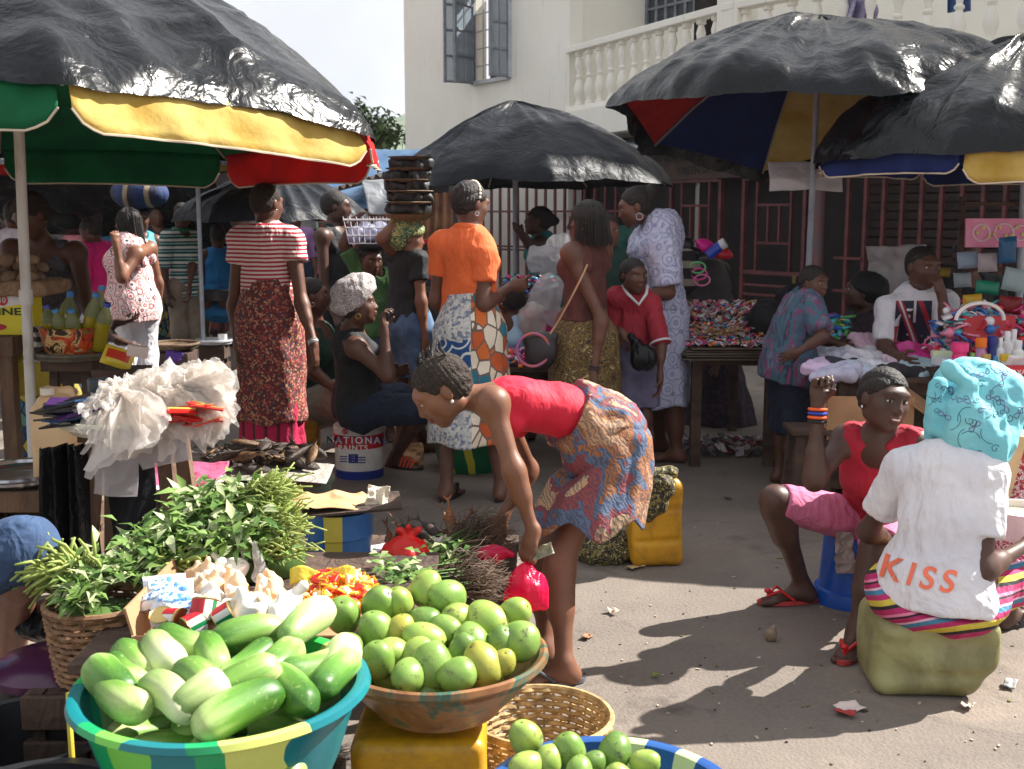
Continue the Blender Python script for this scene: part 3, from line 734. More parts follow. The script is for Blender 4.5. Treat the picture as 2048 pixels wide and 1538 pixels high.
  me = npmesh('plastic_cover', P_ - np.array(tuple(ORG[g.name])), Fq); link('plastic_cover', me, cover, g)
 # pole + ferrule
 pb = MB(); top = hub + V(0, 0, topz); pb.tube([foot, hub - V(0, 0, .02)], pole_r, 14); pb.tube([hub - V(0, 0, .0), top], pole_r * .7, 10)
 pb.build('pole', polemat, g)
 return g, surf
# big left umbrella
hubL = V(-2.26, 5.42, 2.74)
a0 = R(-63)
val = [(UY, .17, .05), (UR, .15, .03), (UR, .20, .0), (UG, .2, -.02), (UY, .2, 0), (UR, .2, 0), (UG, .18, .02), (UG, .17, .04)]
# panel i spans rib i..i+1 : 0 = front right (yellow outside), 1 = right, 2 = back right ...
umbrella('market_umbrella', 'large umbrella over the oil and potato stall, black plastic over green yellow and red cloth', hubL, 1.71, .86, 8, a0,
   [UG, UR, UG, UG, UY, UY, UR, UG], .024, q(72, 1042, 5.5), valance=val, cover_cut=1.01, sag=.10, seed=3, wrk=.045, pprof=1.3, over=.012, dr=[.93, 1.03, 1.02, 1.03, 1, 1, 1, .95])
clm = MB(); _f = q(72, 1042, 5.5); pc = _f.lerp(hubL, q(55, 597, 5.45).z / hubL.z); clm.tube([pc - V(0, 0, .035), pc + V(0, 0, .035)], .032, 14)
clm.build('pole_collar', POLEW, bpy.data.objects['market_umbrella'])
# middle umbrella
hubM = q(1030, 226, 9.0)
umbrella('market_umbrella', 'middle umbrella wrapped in dull black plastic in front of the cream building', hubM, 1.13, .52, 8, R(12), [BLACKP2], .02, V(q(1032, 600, 9.0).x, 9.0, 0),
   cover=BLACKP2, cover_cut=1.04, seed=11, wrk=.034, polemat=POLEG, pprof=1.45, over=.01, cridge=.5, sag=.12, rs=[1.08, 1, .96, .8, .78, .86, .98, 1.06])
# right umbrella with the colours showing beneath, tipped back
hubR = q(1640, 62, 7.2)
umbrella('market_umbrella', 'tipped umbrella showing red, blue and yellow panels beside the cream balcony', hubR, 1.2, .46, 8, R(-87), [UG, UY, UG, UY, UB, UR, UR, UR], .019, V(q(1612, 560, 7.3).x, 7.3, 0),
   dr=[1.0, .78, .42, 1.3, 1.72, 1.35, .88, .95], cover=BLACKP, cover_cut=1.06, seed=21, wrk=.045, polemat=POLEG, pprof=1.6, over=.01, cridge=.3, sag=.1)
# far right umbrella
hubF = q(2060, 100, 6.4)
umbrella('market_umbrella', 'far right umbrella with shiny black plastic and blue and yellow scalloped edge', hubF, 1.14, .58, 8, R(-82), [UY, UY, UB, UB, UB, UB, UB, UY], .02, V(hubF.x + .05, 6.4, 0),
   valance=[(UY, .15, 0), (UB, .12, 0), (UY, .13, 0), (UB, .12, 0), (UB, .08, 0), (UB, .08, 0), (UB, .11, 0), (UY, .16, 0)], cover=BLACKP, cover_cut=1.03, seed=31, wrk=.045, polemat=POLEG, pprof=1.45, over=.012, cridge=.5)
# back left low umbrella
hubB = q(548, 362, 10.5)
umbrella('market_umbrella', 'low black umbrella behind the striped blouse woman', hubB, .86, .34, 8, R(20), [UY, UG, UR, UY], .018, V(hubB.x - .1, 10.5, 0),
   cover=BLACKP2, cover_cut=1.03, seed=41, wrk=.03, polemat=POLEG, pprof=1.7, over=.01, cridge=.4)
hubC = q(392, 268, 9.6)
umbrella('market_umbrella', 'yellow lined umbrella half hidden under the green valance', hubC, .78, .28, 8, R(5), [UY, UY, UB, UY], .018, V(q(398, 470, 9.6).x, 9.6, 0),
   cover=BLACKP2, cover_cut=1.02, seed=43, wrk=.03, polemat=POLEG, pprof=1.6, over=.01)
hubD = q(-40, 262, 9.0)
umbrella('market_umbrella', 'red lined umbrella at far left behind the white pole', hubD, 1.25, .30, 8, R(10), [UR, UR, UR, UB], .018, V(hubD.x, 9.0, 0),
   cover=BLACKP2, cover_cut=1.02, seed=47, wrk=.03, polemat=POLEG, pprof=1.6, over=.01)
# loose tarpaulins in the back
def tarp(label, c, sx, sy, rx, rz, seed, mat=BLACKP, amp=.12, name='tarpaulin'):
 n = 34; u = np.linspace(-.5, .5, n); X, Y = np.meshgrid(u * sx, u * sy); P_ = np.stack([X.ravel(), Y.ravel(), np.zeros(n * n)], 1)
 P_[:, 2] += amp * vn(P_, 1.6, seed) * 2 + amp * .35 * ridged(P_, 3.5, seed + 1) + amp * .15 * ridged(P_, 9, seed + 2) - .25 * amp * ((P_[:, 0] / sx) ** 2 + (P_[:, 1] / sy) ** 2) * 4
 m = np.array(rot(rx, 0, rz)); P_ = P_ @ m.T
 i, j = np.meshgrid(np.arange(n - 1), np.arange(n - 1)); o = (j * n + i).ravel(); Fq = np.stack([o, o + 1, o + n + 1, o + n], 1)
 me = npmesh(name, P_, Fq); ob = link(name, me, mat, None, c); ob.modifiers.new('s', 'SOLIDIFY').thickness = .004
 props(ob, label, 'tarpaulin'); return ob
GREYP = plastic('grey_silver_plastic', (120, 122, 128), (165, 168, 172), rough=.35, bump=.4)
WHITEP = plastic('white_plastic', (225, 226, 228), (200, 202, 206), rough=.35, bump=.4)
BLUEP = plastic('blue_tarpaulin', (120, 165, 215), (150, 190, 230), rough=.45, bump=.6)
tarp('silver grey plastic sheet roof over the far stalls left of the polo shirt man', q(250, 415, 12.5), 2.6, 1.6, -28, 8, 3, GREYP)
tarp('dark plastic sheet sagging between far stalls behind the green valance', q(340, 428, 12), 1.4, 1.2, -55, -15, 5, BLACKP)
tarp('black plastic sheet at the far left edge above the shoppers', q(20, 400, 11.5), 2.2, 1.2, -35, 5, 7, BLACKP)
tarp('pale plastic sheet hanging behind the polo shirt man', q(360, 440, 13), 2.0, 1.0, -30, 10, 9, WHITEP)
tarp('light blue tarpaulin roof between the two black umbrellas', q(675, 340, 15.5), 2.2, 3.4, 14, -8, 13, BLUEP, .10)
tarp('white plastic sheet tied under the tipped umbrella', q(1613, 345, 7.4), .46, .22, 66, -4, 15, WHITEP, .09)
tarp('striped silver plastic hanging off the zinc roof by the stacked trays', q(772, 393, 11.5), .42, .4, 60, 25, 17, GREYP, .05)
# ================= PEOPLE =================
SK = {'a': (100, 66, 52), 'b': (88, 57, 45), 'c': (118, 78, 58), 'd': (78, 53, 44), 'e': (134, 88, 68)}
def SKM(k): return skin('skin_' + k, SK[k])
HAIR = NT('black_hair'); HAIR.base(HAIR.ramp(HAIR.noise(60, 4, .7), [(.3, (.010, .008, .008)), (.7, (.035, .028, .026))])); HAIR.set(rough=.55, spec=.3); HAIR.bump(HAIR.noise(120, 3), .8, .01); HAIR = HAIR.m
HAIRB = NT('brown_hair'); HAIRB.base(HAIRB.ramp(HAIRB.noise(60, 4, .7), [(.3, (.018, .013, .011)), (.7, (.06, .044, .036))])); HAIRB.set(rough=.7, spec=.2); HAIRB.bump(HAIRB.noise(140, 3), .9, .01); HAIRB = HAIRB.m
EYEW = SM('eye_white', (196, 184, 172), rough=.25); EYEB = SM('eye_dark', (22, 14, 12), rough=.15)
LIP = SM('lip', (104, 56, 52), rough=.45); TEETH = SM('teeth', (235, 228, 215), rough=.3)
GOLD = SM('gold', (215, 175, 90), rough=.3, metal=.9); SILV = SM('silver', (210, 210, 215), rough=.25, metal=.8)
def unit(v): return Vector(v).normalized()
def lerp(a, b, t): return Vector(a) * (1 - t) + Vector(b) * t
def yawv(y): return V(math.sin(R(y)), math.cos(R(y)), 0)
class Person:
 """joints in world space. yaw 0 = faces away from the camera, 90 = viewer's right, 180 = camera, -90 = left."""
 def __init__(s, label, base, H, yaw=0, hyaw=None, hp=0, hr=0, sk='a', build=1.0, child=0, lean=(0, 0, 0), h=None, group=None, fem=True):
  s.g = thing('person', label, 'person', base, group); s.b = Vector(base); s.s = H / 1.68; k = s.s; s.F = yawv(yaw); s.Rt = V(s.F.y, -s.F.x, 0); U = V(0, 0, 1)
  s.sk = SKM(sk); s.bd = build; s.child = child; s.fem = fem; s.h = h or (.006 if base[1] < 5 else .0075 if base[1] < 7.6 else .010)
  ln = Vector(lean); f, r = s.F, s.Rt
  P = lambda x, y, z: s.b + r * x * k + f * y * k + U * z * k + ln * (z / 1.4) * k
  J = s.J = {'pel': P(0, 0, .93), 'mid': P(0, .0, 1.12), 'che': P(0, -.01, 1.33), 'nk': P(0, -.015, 1.43), 'hd': P(0, .02, 1.57)}
  sw = .149 * build ** .5 * (1 if fem else 1.14)
  for n, sg in (('R', 1), ('L', -1)):
   J['sh' + n] = P(sw * sg, -.01, 1.365); J['el' + n] = P((sw + .05) * sg, -.03, 1.09); J['wr' + n] = P((sw + .07) * sg, .03, .85)
   J['hi' + n] = P(.085 * sg, 0, .90); J['kn' + n] = P(.085 * sg, .02, .49); J['an' + n] = P(.09 * sg, -.01, .075); J['to' + n] = None
  s.hands = {'R': (None, None, .45), 'L': (None, None, .45)}; s.hy = yaw if hyaw is None else hyaw; s.hp = hp; s.hr = hr; s.floor = {}
  s.legs = True; s.headk = 1 + .16 * child; s.armk = 1.0; s.hollow = None; s.up = None
 def set(s, **kw): s.J.update({k: Vector(v) for k, v in kw.items()}); return s
 def spine(s, pel, nk, bend=V(0, 0, 0), headoff=None):
  """re-aim the torso; shoulders and hips follow"""
  J = s.J; k = s.s; pel = Vector(pel); nk = Vector(nk); ax = (nk - pel).normalized(); J['pel'] = pel; J['nk'] = nk; J['mid'] = lerp(pel, nk, .4) + bend; J['che'] = lerp(pel, nk, .8) + bend * .6
  r = s.Rt; f = r.cross(ax) * -1;
  if f.dot(s.F) < 0: f = -f
  s.Ft = f; sw = .149 * s.bd ** .5 * (1 if s.fem else 1.14)
  for n, sg in (('R', 1), ('L', -1)):
   J['sh' + n] = lerp(pel, nk, .9) + r * sw * sg * k; J['hi' + n] = pel + r * .085 * sg * k - ax * .03 * k
   J['el' + n] = J['sh' + n] + r * .05 * sg * k - V(0, 0, .275 * k); J['wr' + n] = J['el' + n] + r * .02 * sg * k + s.F * .05 - V(0, 0, .24 * k)
  J['hd'] = nk + (headoff if headoff is not None else ax * .13 * k + f * .03 * k); return s
 def hf(s):
  f = yawv(s.hy); r = V(f.y, -f.x, 0); u = V(0, 0, 1)
  m = Matrix.Rotation(R(s.hp), 3, r); f = m @ f; u = m @ u
  m = Matrix.Rotation(R(s.hr), 3, f); return m @ r, f, m @ u
 def hpnt(s, r_, f_, u_): r, f, u = s.hf(); k = s.s * s.headk; return s.J['hd'] + (r * r_ + f * f_ + u * u_) * k
 def torso(s, S, e=0.0, k=.05, top=True, belly=0, hipw=0):
  J = s.J; q_ = s.s; T = (J['shR'] - J['shL']).normalized(); b = s.bd; HT = (J['hiR'] - J['hiL']).normalized(); fem = s.fem
  S.add(ecap(lerp(J['hiL'], J['hiR'], .32), lerp(J['hiL'], J['hiR'], .68), .135 * q_ * b + e + hipw, .135 * q_ * b + e + hipw, HT, .92), .02)
  S.add(ecap(J['pel'], J['mid'], (.15 if fem else .14) * q_ * b + e + hipw * .6, .125 * q_ * b + e + belly, HT, .74), k)
  S.add(ecap(J['mid'], J['che'], .118 * q_ * b + e + belly, .138 * q_ * b ** .7 + e, T, .72), k)
  if top:
   S.add(cap(lerp(J['shL'], J['shR'], .08), lerp(J['shL'], J['shR'], .92), .052 * q_ + e * .6), .05)
  if fem and not s.child:
   ax = (J['nk'] - J['pel']).normalized(); f = T.cross(ax); f = f if f.dot(s.F) > 0 or abs(f.dot(s.F)) < .3 and f.z < 0 else -f
   for sg in (-1, 1): S.add(ell(J['che'] - ax * .055 * q_ + f * .085 * q_ * b + T * .07 * sg * q_, (.062 * q_ * b + e * .6,) * 3), .05)
  return S
 def limb(s, S, n, e=0.0, f=1.0, part='leg', cutend=True, k=.03, r=None, f0=0.0):
  J = s.J; q_ = s.s; b = s.bd ** .6
  if part == 'leg': a, m, c = J['hi' + n], J['kn' + n], J['an' + n]; ra, rm, rc = .082 * q_ * b, .052 * q_ * b, .034 * q_ * b
  else: a, m, c = J['sh' + n], J['el' + n], J['wr' + n]; ra, rm, rc = .046 * q_ * b * s.armk, .034 * q_ * b * s.armk, .023 * q_ * b * s.armk
  if r: ra, rm, rc = r
  L1 = (m - a).length; L2 = (c - m).length; tot = f * 2
  if tot <= 1:
   end = lerp(a, m, tot); p = cap(a, end + (m - a).normalized() * .05, ra + e, ra + (rm - ra) * tot + e)
   S.add(cutp(p, m - a, end) if cutend else p, k)
  else:
   S.add(cap(a, m, ra + e, rm + e), k); end = lerp(m, c, tot - 1); p = cap(m, end + (c - m).normalized() * .05, rm + e, rm + (rc - rm) * (tot - 1) + e)
   S.add(cutp(p, c - m, end) if cutend and tot < 1.99 else (cap(m, c, rm + e, rc + e)), k)
  return S
 def body(s, lips=True, smile=0, teeth=False):
  J = s.J; q_ = s.s; S = SDF(s.h); s.torso(S, 0)
  S.add(cap(lerp(J['che'], J['nk'], .7), lerp(J['nk'], J['hd'], .75), .054 * q_ * (s.bd ** .4), .047 * q_), .05)
  for n in 'RL':
   s.limb(S, n, part='arm', k=.035)
   a, m, c = J['sh' + n], J['el' + n], J['wr' + n]
   S.add(ell(a, (.054 * q_ * s.bd ** .5,) * 3), .04)
   d = (c - m).normalized(); S.add(cap(m + d * .03 * q_, m + d * .1 * q_, .036 * q_ * s.armk, .031 * q_ * s.armk), .03)  # forearm belly
   if s.legs:
    s.limb(S, n, k=.05); a, m, c = J['hi' + n], J['kn' + n], J['an' + n]; d = (c - m).normalized()
    back = (m - a).normalized(); bk = (back - d * back.dot(d)); bk = bk.normalized() if bk.length > .15 else -s.F
    S.add(cap(m + d * .06 * q_ + bk * .01 * q_, m + d * .17 * q_ + bk * .012 * q_, .047 * q_, .040 * q_), .05)
    t = unit(J['to' + n]) if J['to' + n] is not None else s.F; t = unit(V(t.x, t.y, 0) if abs(t.z) < .3 else t); sd = V(t.y, -t.x, 0); sg = 1 if n == 'R' else -1
    fl = s.floor.get(n, 0.0); A = V(c.x, c.y, fl)
    S.add(ell(A - t * .035 * q_ + V(0, 0, .034 * q_), (.032 * q_, .036 * q_, .036 * q_)), .03)
    S.add(cap(c, A + V(0, 0, .05 * q_), .033 * q_, .034 * q_), .02)
    S.add(cap(A + V(0, 0, .045 * q_), A + t * .10 * q_ + V(0, 0, .026 * q_), .033 * q_, .026 * q_), .04)
    S.add(ell(A + t * .12 * q_ + V(0, 0, .020 * q_), (.042 * q_, .03 * q_, .019 * q_), Matrix((sd, t, V(0, 0, 1))).transposed()), .03)
    if s.h < .009:
     for i, (o, l) in enumerate(((-.030, .038), (-.012, .036), (.003, .032), (.017, .026), (.030, .018))):
      p = A + t * .135 * q_ + sd * sg * o * q_ + V(0, 0, .014 * q_); S.add(cap(p, p + t * l * q_, .012 * q_ if i == 0 else .009 * q_), .006)
    else: S.add(ell(A + t * .155 * q_ + V(0, 0, .014 * q_), (.036 * q_, .03 * q_, .013 * q_), Matrix((sd, t, V(0, 0, 1))).transposed()), .02)
    S.ops.append(('u', cutp(ell(A, (.01, .01, .01)), V(0, 0, -1), A), .001))
   s.hand(S, n)
  s.headsdf(S)
  P, Fq = S.mesh(None); C = P[Fq].mean(1); mi = np.zeros(len(Fq), dtype=int)
  if s.h < .009:
   lc = np.array(s.hpnt(0, .094, -.054)); r, f, u = [np.array(x) for x in s.hf()]; k = q_ * s.headk; D = C - lc
   w = (D @ r / (.027 * k)) ** 2 + ((D @ u - smile * (D @ r) ** 2 * 8) / (.0125 * k)) ** 2 + (D @ f / (.03 * k)) ** 2; mi[w < 1] = 1
  lo = P[:, 2] < 0; P[lo, 2] = 0.001
  V_, Fs, M_ = P, Fq, mi
  b = MB(); k = q_ * s.headk
  if s.h < .009:
   for sg in (-1, 1):
    c = s.hpnt(.031 * sg, .0725, .010); r, f, u = s.hf(); m = Matrix((r, f, u)).transposed()
    b.mat(2).ell(c, (.0165 * k, .0135 * k, .0085 * k), m, 10, 8); gz_ = getattr(s, 'gaze', 0)
    b.mat(3).ell(c + (f * .009 + r * gz_ * .007) * k, (.0068 * k, .0055 * k, .0066 * k), m, 8, 6)
    b.mat(4).tube([s.hpnt(.017 * sg, .083, .028), s.hpnt(.033 * sg, .080, .033), s.hpnt(.048 * sg, .068, .028)], .002 * k, 5)
    b.mat(0).tube([s.hpnt(.016 * sg, .0825, .0125), s.hpnt(.031 * sg, .0845, .0185), s.hpnt(.046 * sg, .075, .0125)], .0032 * k, 5)
   if teeth:
    b.mat(5).tube([s.hpnt(-.017, .0895, -.0525), s.hpnt(-.008, .0965, -.055), s.hpnt(.008, .0965, -.055), s.hpnt(.017, .0895, -.0525)], .0048 * k, 6)
  og = np.array(tuple(s.b)); bm = bmesh.new(); me = npmesh('body', V_ - og, Fs, True, M_)
  if b.v:
   bm.from_mesh(me); vs = [bm.verts.new(v - s.b) for v in b.v]
   for f_, m_ in zip(b.f, b.mi):
    try: fc = bm.faces.new([vs[i] for i in f_]); fc.material_index = m_; fc.smooth = True
    except ValueError: pass
   bm.to_mesh(me)
  bm.free(); link('body', me, [s.sk, LIP, EYEW, EYEB, HAIR, TEETH], s.g); return s
 def headsdf(s, S):
  p = s.hpnt; r, f, u = s.hf(); m = Matrix((r, f, u)).transposed(); k = s.s * s.headk
  E = lambda c, rr, kk=.02: S.add(ell(p(*c), [x * k for x in rr], m), kk * k)
  E((0, -.018, .032), (.073, .092, .080), .02); E((0, .034, -.022), (.057, .060, .075), .05)
  E((0, .060, -.088), (.022, .020, .018), .035)
  for sg in (-1, 1):
   E((.045 * sg, .045, -.018), (.024, .026, .022), .03); E((.048 * sg, .005, -.060), (.016, .04, .02), .04)
   E((.027 * sg, .076, .036), (.024, .010, .007), .03)
   S.sub(ell(p(.031 * sg, .095, .011), [.015 * k, .013 * k, .009 * k], m), .016 * k)
   E((.076 * sg, -.012, -.004), (.008, .018, .028), .008)
   if s.h < .009: E((.014 * sg, .092, -.026), (.009, .010, .008), .006)
  S.add(cap(p(0, .082, .020), p(0, .101, -.022), .008 * k, .0125 * k), .012 * k)
  E((0, .090, -.048), (.025, .013, .0075), .006); E((0, .087, -.061), (.022, .013, .0085), .006)
  S.sub(ell(p(0, .104, -.0545), [.024 * k, .01 * k, .0022 * k], m), .003 * k)
 def hand(s, S, n):
  J = s.J; w = J['wr' + n]; dv, pn, curl = s.hands[n][:3]; spread = s.hands[n][3] if len(s.hands[n]) > 3 else .12
  fa = (w - J['el' + n]).normalized(); d = unit(dv) if dv is not None else fa; q_ = s.s * (1 + .05 * s.child) * .98
  sg = 1 if n == 'R' else -1
  pn = unit(pn) if pn is not None else -s.Rt * sg
  pn = (pn - d * pn.dot(d)).normalized(); lat = d.cross(pn) * sg    # toward thumb
  if s.h > .009:
   S.add(cap(w, w + d * .09 * q_, .024 * q_, .03 * q_), .02); S.add(cap(w + d * .09 * q_, w + d * .13 * q_ + pn * curl * .05, .024 * q_, .014 * q_), .02)
   S.add(cap(w + d * .04 * q_ + lat * .03 * q_, w + d * .08 * q_ + lat * .045 * q_ + pn * .02, .011 * q_), .01); return
  m = Matrix((lat, pn, d)).transposed()
  for i, (o, L_, r_) in enumerate(((.029, .074, .0092), (.010, .084, .0094), (-.009, .078, .009), (-.027, .060, .0080))):
   p = w + d * .086 * q_ + lat * o * q_; dd = unit(d + lat * o / .03 * spread); a = 0
   for j, fr in enumerate((.44, .32, .24)):
    a += curl * (.75, 1.1, .8)[j] * (1 + .12 * (i - 1)); e = p + (dd * math.cos(a) + pn * math.sin(a)) * L_ * fr * q_
    S.add(cap(p, e, r_ * q_ * (1 - .1 * j), r_ * q_ * (.9 - .1 * j)), .004); p = e
  S.add(ell(w + d * .050 * q_, (.040 * q_, .016 * q_, .050 * q_), m), .012)
  S.add(cap(w - d * .01, w + d * .03 * q_, .021 * q_, .022 * q_), .02)
  t0 = w + d * .022 * q_ + lat * .024 * q_; t1 = t0 + (d * .6 + lat * (.62 - .38 * max(0, curl - .4)) + pn * (.25 + .55 * curl)).normalized() * .048 * q_
  t2 = t1 + (d * .8 + lat * (.15 - .5 * max(0, curl - .5)) + pn * (.2 + .9 * curl)).normalized() * .034 * q_
  S.add(cap(t0, t1, .0135 * q_, .0105 * q_), .015); S.add(cap(t1, t2, .0102 * q_, .0085 * q_), .004)
 # ---- hair ----
 def hair(s, kind='crop', mat=None, extra=0, seed=0, part='hair'):
  mat = mat or HAIR; p = s.hpnt; r, f, u = s.hf(); m = Matrix((r, f, u)).transposed(); k = s.s * s.headk; S = SDF(.0045 if s.h < .0065 else .0065)
  th = {'crop': .007, 'rows': .008, 'bun': .009, 'afro': .03, 'bob': .012}.get(kind, .01) + extra
  S.add(ell(p(0, -.018, .033), [(.073 + th) * k, (.092 + th) * k, (.080 + th) * k], m), .01)
  S.add(ell(p(0, -.035, -.01), [(.062 + th * .8) * k, (.062 + th) * k, (.06) * k], m), .03)
  if kind == 'bun': S.add(ell(p(0, -.115, .065), [.05 * k, .045 * k, .045 * k], m), .02)
  if kind == 'pony': S.add(ell(p(0, -.12, .02), [.035 * k, .05 * k, .04 * k], m), .03)
  if kind == 'puff': S.add(ell(p(0, -.05, .12), [.05 * k, .05 * k, .035 * k], m), .03)
  hl = p(0, .052, .050); n_ = f * .80 - u * .60; S.plane(n_, hl)
  for sg in (-1, 1):
   S.sub(ell(p(.085 * sg, .045, -.035), [.035 * k, .055 * k, .06 * k], m), .008); S.sub(ell(p(.085 * sg, -.012, -.006), [.018 * k, .022 * k, .032 * k], m), .004)
  S.plane(-u + f * .25, p(0, -.09, -.072))
  P, Fq = S.mesh(None); N = vnorm(P, Fq); o = np.array(s.J['hd']); D = P - o; rr, ff, uu = [D @ np.array(x) / k for x in (r, f, u)]
  if kind == 'rows' or kind == 'bun' and seed:
   a = np.arctan2(rr, uu + .045) * 6.5 + 8 * ff + 1.2 * np.sin(ff * 22); P = P + N * (.0062 * k * np.abs(np.sin(a)) ** .7 - .003 + .0010 * np.sin(ff * 380))[:, None]
  elif kind in ('crop',): P = P + N * (.0016 * vn(P, 190, seed) + .002 * vn(P, 70, seed))[:, None]
  else: P = P + N * (.005 * vn(P, 60, seed) + (.012 * vn(P, 25, seed) if kind == 'afro' else 0))[:, None]
  og = np.array(tuple(s.b)); hobj = link(part, npmesh(part, P - og, Fq), mat, s.g)
  if kind == 'bob' or kind == 'braids':
   b = MB(); rd = random.Random(seed + 5); nst = 260 if kind == 'bob' else 150
   for i in range(nst):
    a = rd.uniform(-.30, 1.30) * math.pi if kind == 'braids' else rd.uniform(-.36, 1.36) * math.pi
    cz = rd.uniform(.03, .085); rad = rd.uniform(.85, 1.05)
    x0 = math.cos(a) * .074 * rad; y0 = -.018 - math.sin(a) * .094 * rad
    L_ = rd.uniform(.13, .17) if kind == 'bob' else rd.uniform(.22, .34)
    if y0 > .03 and kind == 'bob': L_ *= .42
    pts = [p(x0 * .35, -.018 + (y0 + .018) * .35, .118), p(x0 * .85, -.018 + (y0 + .018) * .85, .090), p(x0 * 1.13, (y0 + .018) * 1.13 - .018, .03)]
    fl_ = rd.uniform(1.16, 1.42); pts += [p(x0 * 1.18, (y0 + .018) * 1.18 - .018, .03 - L_ * .55), p(x0 * fl_, (y0 + .018) * fl_ - .018, .03 - L_)]
    b.tube(pts, [.004 * k] * 3 + [.0035 * k, .0015 * k] if kind == 'bob' else [.0055 * k] * 5, 4, False)
   b.build('strands', mat, hobj)
  if kind == 'tufts':
   b = MB(); rd = random.Random(4)
   for i in range(14):
    x = rd.uniform(-.05, .05); p0 = p(x, rd.uniform(-.10, -.02), .118); b.tube([p0 - u * .03, p0, p0 + (u * .022 - f * rd.uniform(.0, .03) + r * rd.uniform(-.02, .02)) * k], [.006, .005, .0015], 5)
   b.build('tufts', mat, hobj)
  return s
 def wrap(s, mat, scale=(1, 1, 1), off=(0, -.03, .075), amp=.02, seed=0, knot=None, name='head_wrap', solid=True):
  p = s.hpnt; r, f, u = s.hf(); m = Matrix((r, f, u)).transposed(); k = s.s * s.headk; S = SDF(.006)
  S.add(ell(p(*off), [.098 * k * scale[0], .115 * k * scale[1], .082 * k * scale[2]], m), .03)
  S.add(ell(p(0, -.018, .035), [.086 * k, .104 * k, .085 * k], m), .04)
  for kx in knot or []: S.add(ell(p(*kx[:3]), [kx[3] * k, kx[3] * k, kx[3] * k * .8], m), .02)
  S.plane(f * .62 - u * .78, p(0, .075, .055))
  for sg in (-1, 1): S.sub(ell(p(.092 * sg, .0, -.03), [.03 * k, .05 * k, .035 * k], m), .01)
  return sdf_obj(name, S, mat, s.g, wr=[(amp, 9, (1, 1, 1), True, seed), (amp * .5, 22, (1, 1, 1), True, seed + 1)])
 # ---- clothes ----
 def top(s, mat, name='top', e=.012, sleeve=0.0, sleeve_e=.02, hem=0.0, neck=.06, neckoff=0.02, strap=False, tank=False, ext=.0, wr=.006, k=.05, loose=0, belly=0, slot=None, up=None, neckr=None, bw=0):
  """hem: metres below the hip line (spine axis) where the cloth ends; tank: cut at the chest with armholes"""
  J = s.J; q_ = s.s; S = SDF(min(s.h, .007)); e2 = e + loose; s.torso(S, e2, k, top=not tank, belly=belly)
  ax = (J['nk'] - J['pel']).normalized(); T = (J['shR'] - J['shL']).normalized(); f = T.cross(ax); f = f if f.dot(s.F) > 0 or f.z < -.5 else -f
  if hem > 0: S.add(ecap(J['pel'], J['pel'] - ax * (hem + .05), .16 * q_ * s.bd + e2, .165 * q_ * s.bd + e2 + bw, T, .78), .06)
  S.plane(-ax, J['pel'] - ax * hem)
  if tank:
   for n in 'RL':
    a = lerp(J['nk'], J['sh' + n], .62); S.add(cap(a - ax * .10 * q_ + f * .06 * q_, a + ax * .012 * q_, .024 * q_ + e), .02); S.add(cap(a - ax * .10 * q_ - f * .06 * q_, a + ax * .012 * q_, .024 * q_ + e), .02)
  for n in 'RL':
   if sleeve > 0: s.limb(S, n, sleeve_e, sleeve, 'arm', k=.012); S.add(ell(J['sh' + n], (.052 * q_ * s.bd ** .5 + sleeve_e * .8,) * 3), .03)
   elif not tank: S.add(ell(lerp(J['nk'], J['sh' + n], .8), (.055 * q_,) * 3), .03)
  S.sub(cap(J['nk'] - ax * .005 * q_, J['nk'] + ax * .2, (neckr or .055) * q_, .07 * q_), .01)
  if neck: S.sub(ell(J['nk'] + f * neckoff * 3 * q_ - ax * .01, (neck * q_,) * 3), .01)
  if tank:
   for n, sg in (('R', 1), ('L', -1)): S.sub(ell(J['sh' + n] + T * sg * .035 * q_ - ax * .03 * q_, (.062 * q_,) * 3), .01)
  return sdf_obj(name, S, mat, s.g, wr=[(wr * .5, 7, (1, 1, 1.4), True), (wr * .55, 17, (1, 1, .5), True, 2), (wr * .3, 34, (1, 1, .6), True, 4)], slot=slot)
 def pants(s, mat, f=.95, e=.015, name='trousers', flare=0, waist=.10, wr=.007, slot=None):
  J = s.J; q_ = s.s; S = SDF(min(s.h, .007)); ax = (J['mid'] - J['pel']).normalized(); HT = (J['hiR'] - J['hiL']).normalized()
  S.add(ecap(lerp(J['hiL'], J['hiR'], .32), lerp(J['hiL'], J['hiR'], .68), .135 * q_ * s.bd + e, .135 * q_ * s.bd + e, HT, .95), .02)
  S.add(ecap(J['pel'], J['pel'] + ax * waist, .15 * q_ * s.bd + e, .135 * q_ * s.bd + e, HT, .76), .05)
  S.plane(ax, J['pel'] + ax * waist * q_)
  b = s.bd ** .6
  for n in 'RL': s.limb(S, n, e, f, 'leg', k=.05, r=(.088 * q_ * b, (.06 + flare) * q_ * b, (.05 + flare * 1.5) * q_ * b))
  return sdf_obj(name, S, mat, s.g, wr=[(wr * .5, 8, (1, 1, .8), True), (wr * .5, 18, (1, 1, .6), True, 2), (wr * .3, 36, (1, 1, .6), True, 4)], slot=slot)
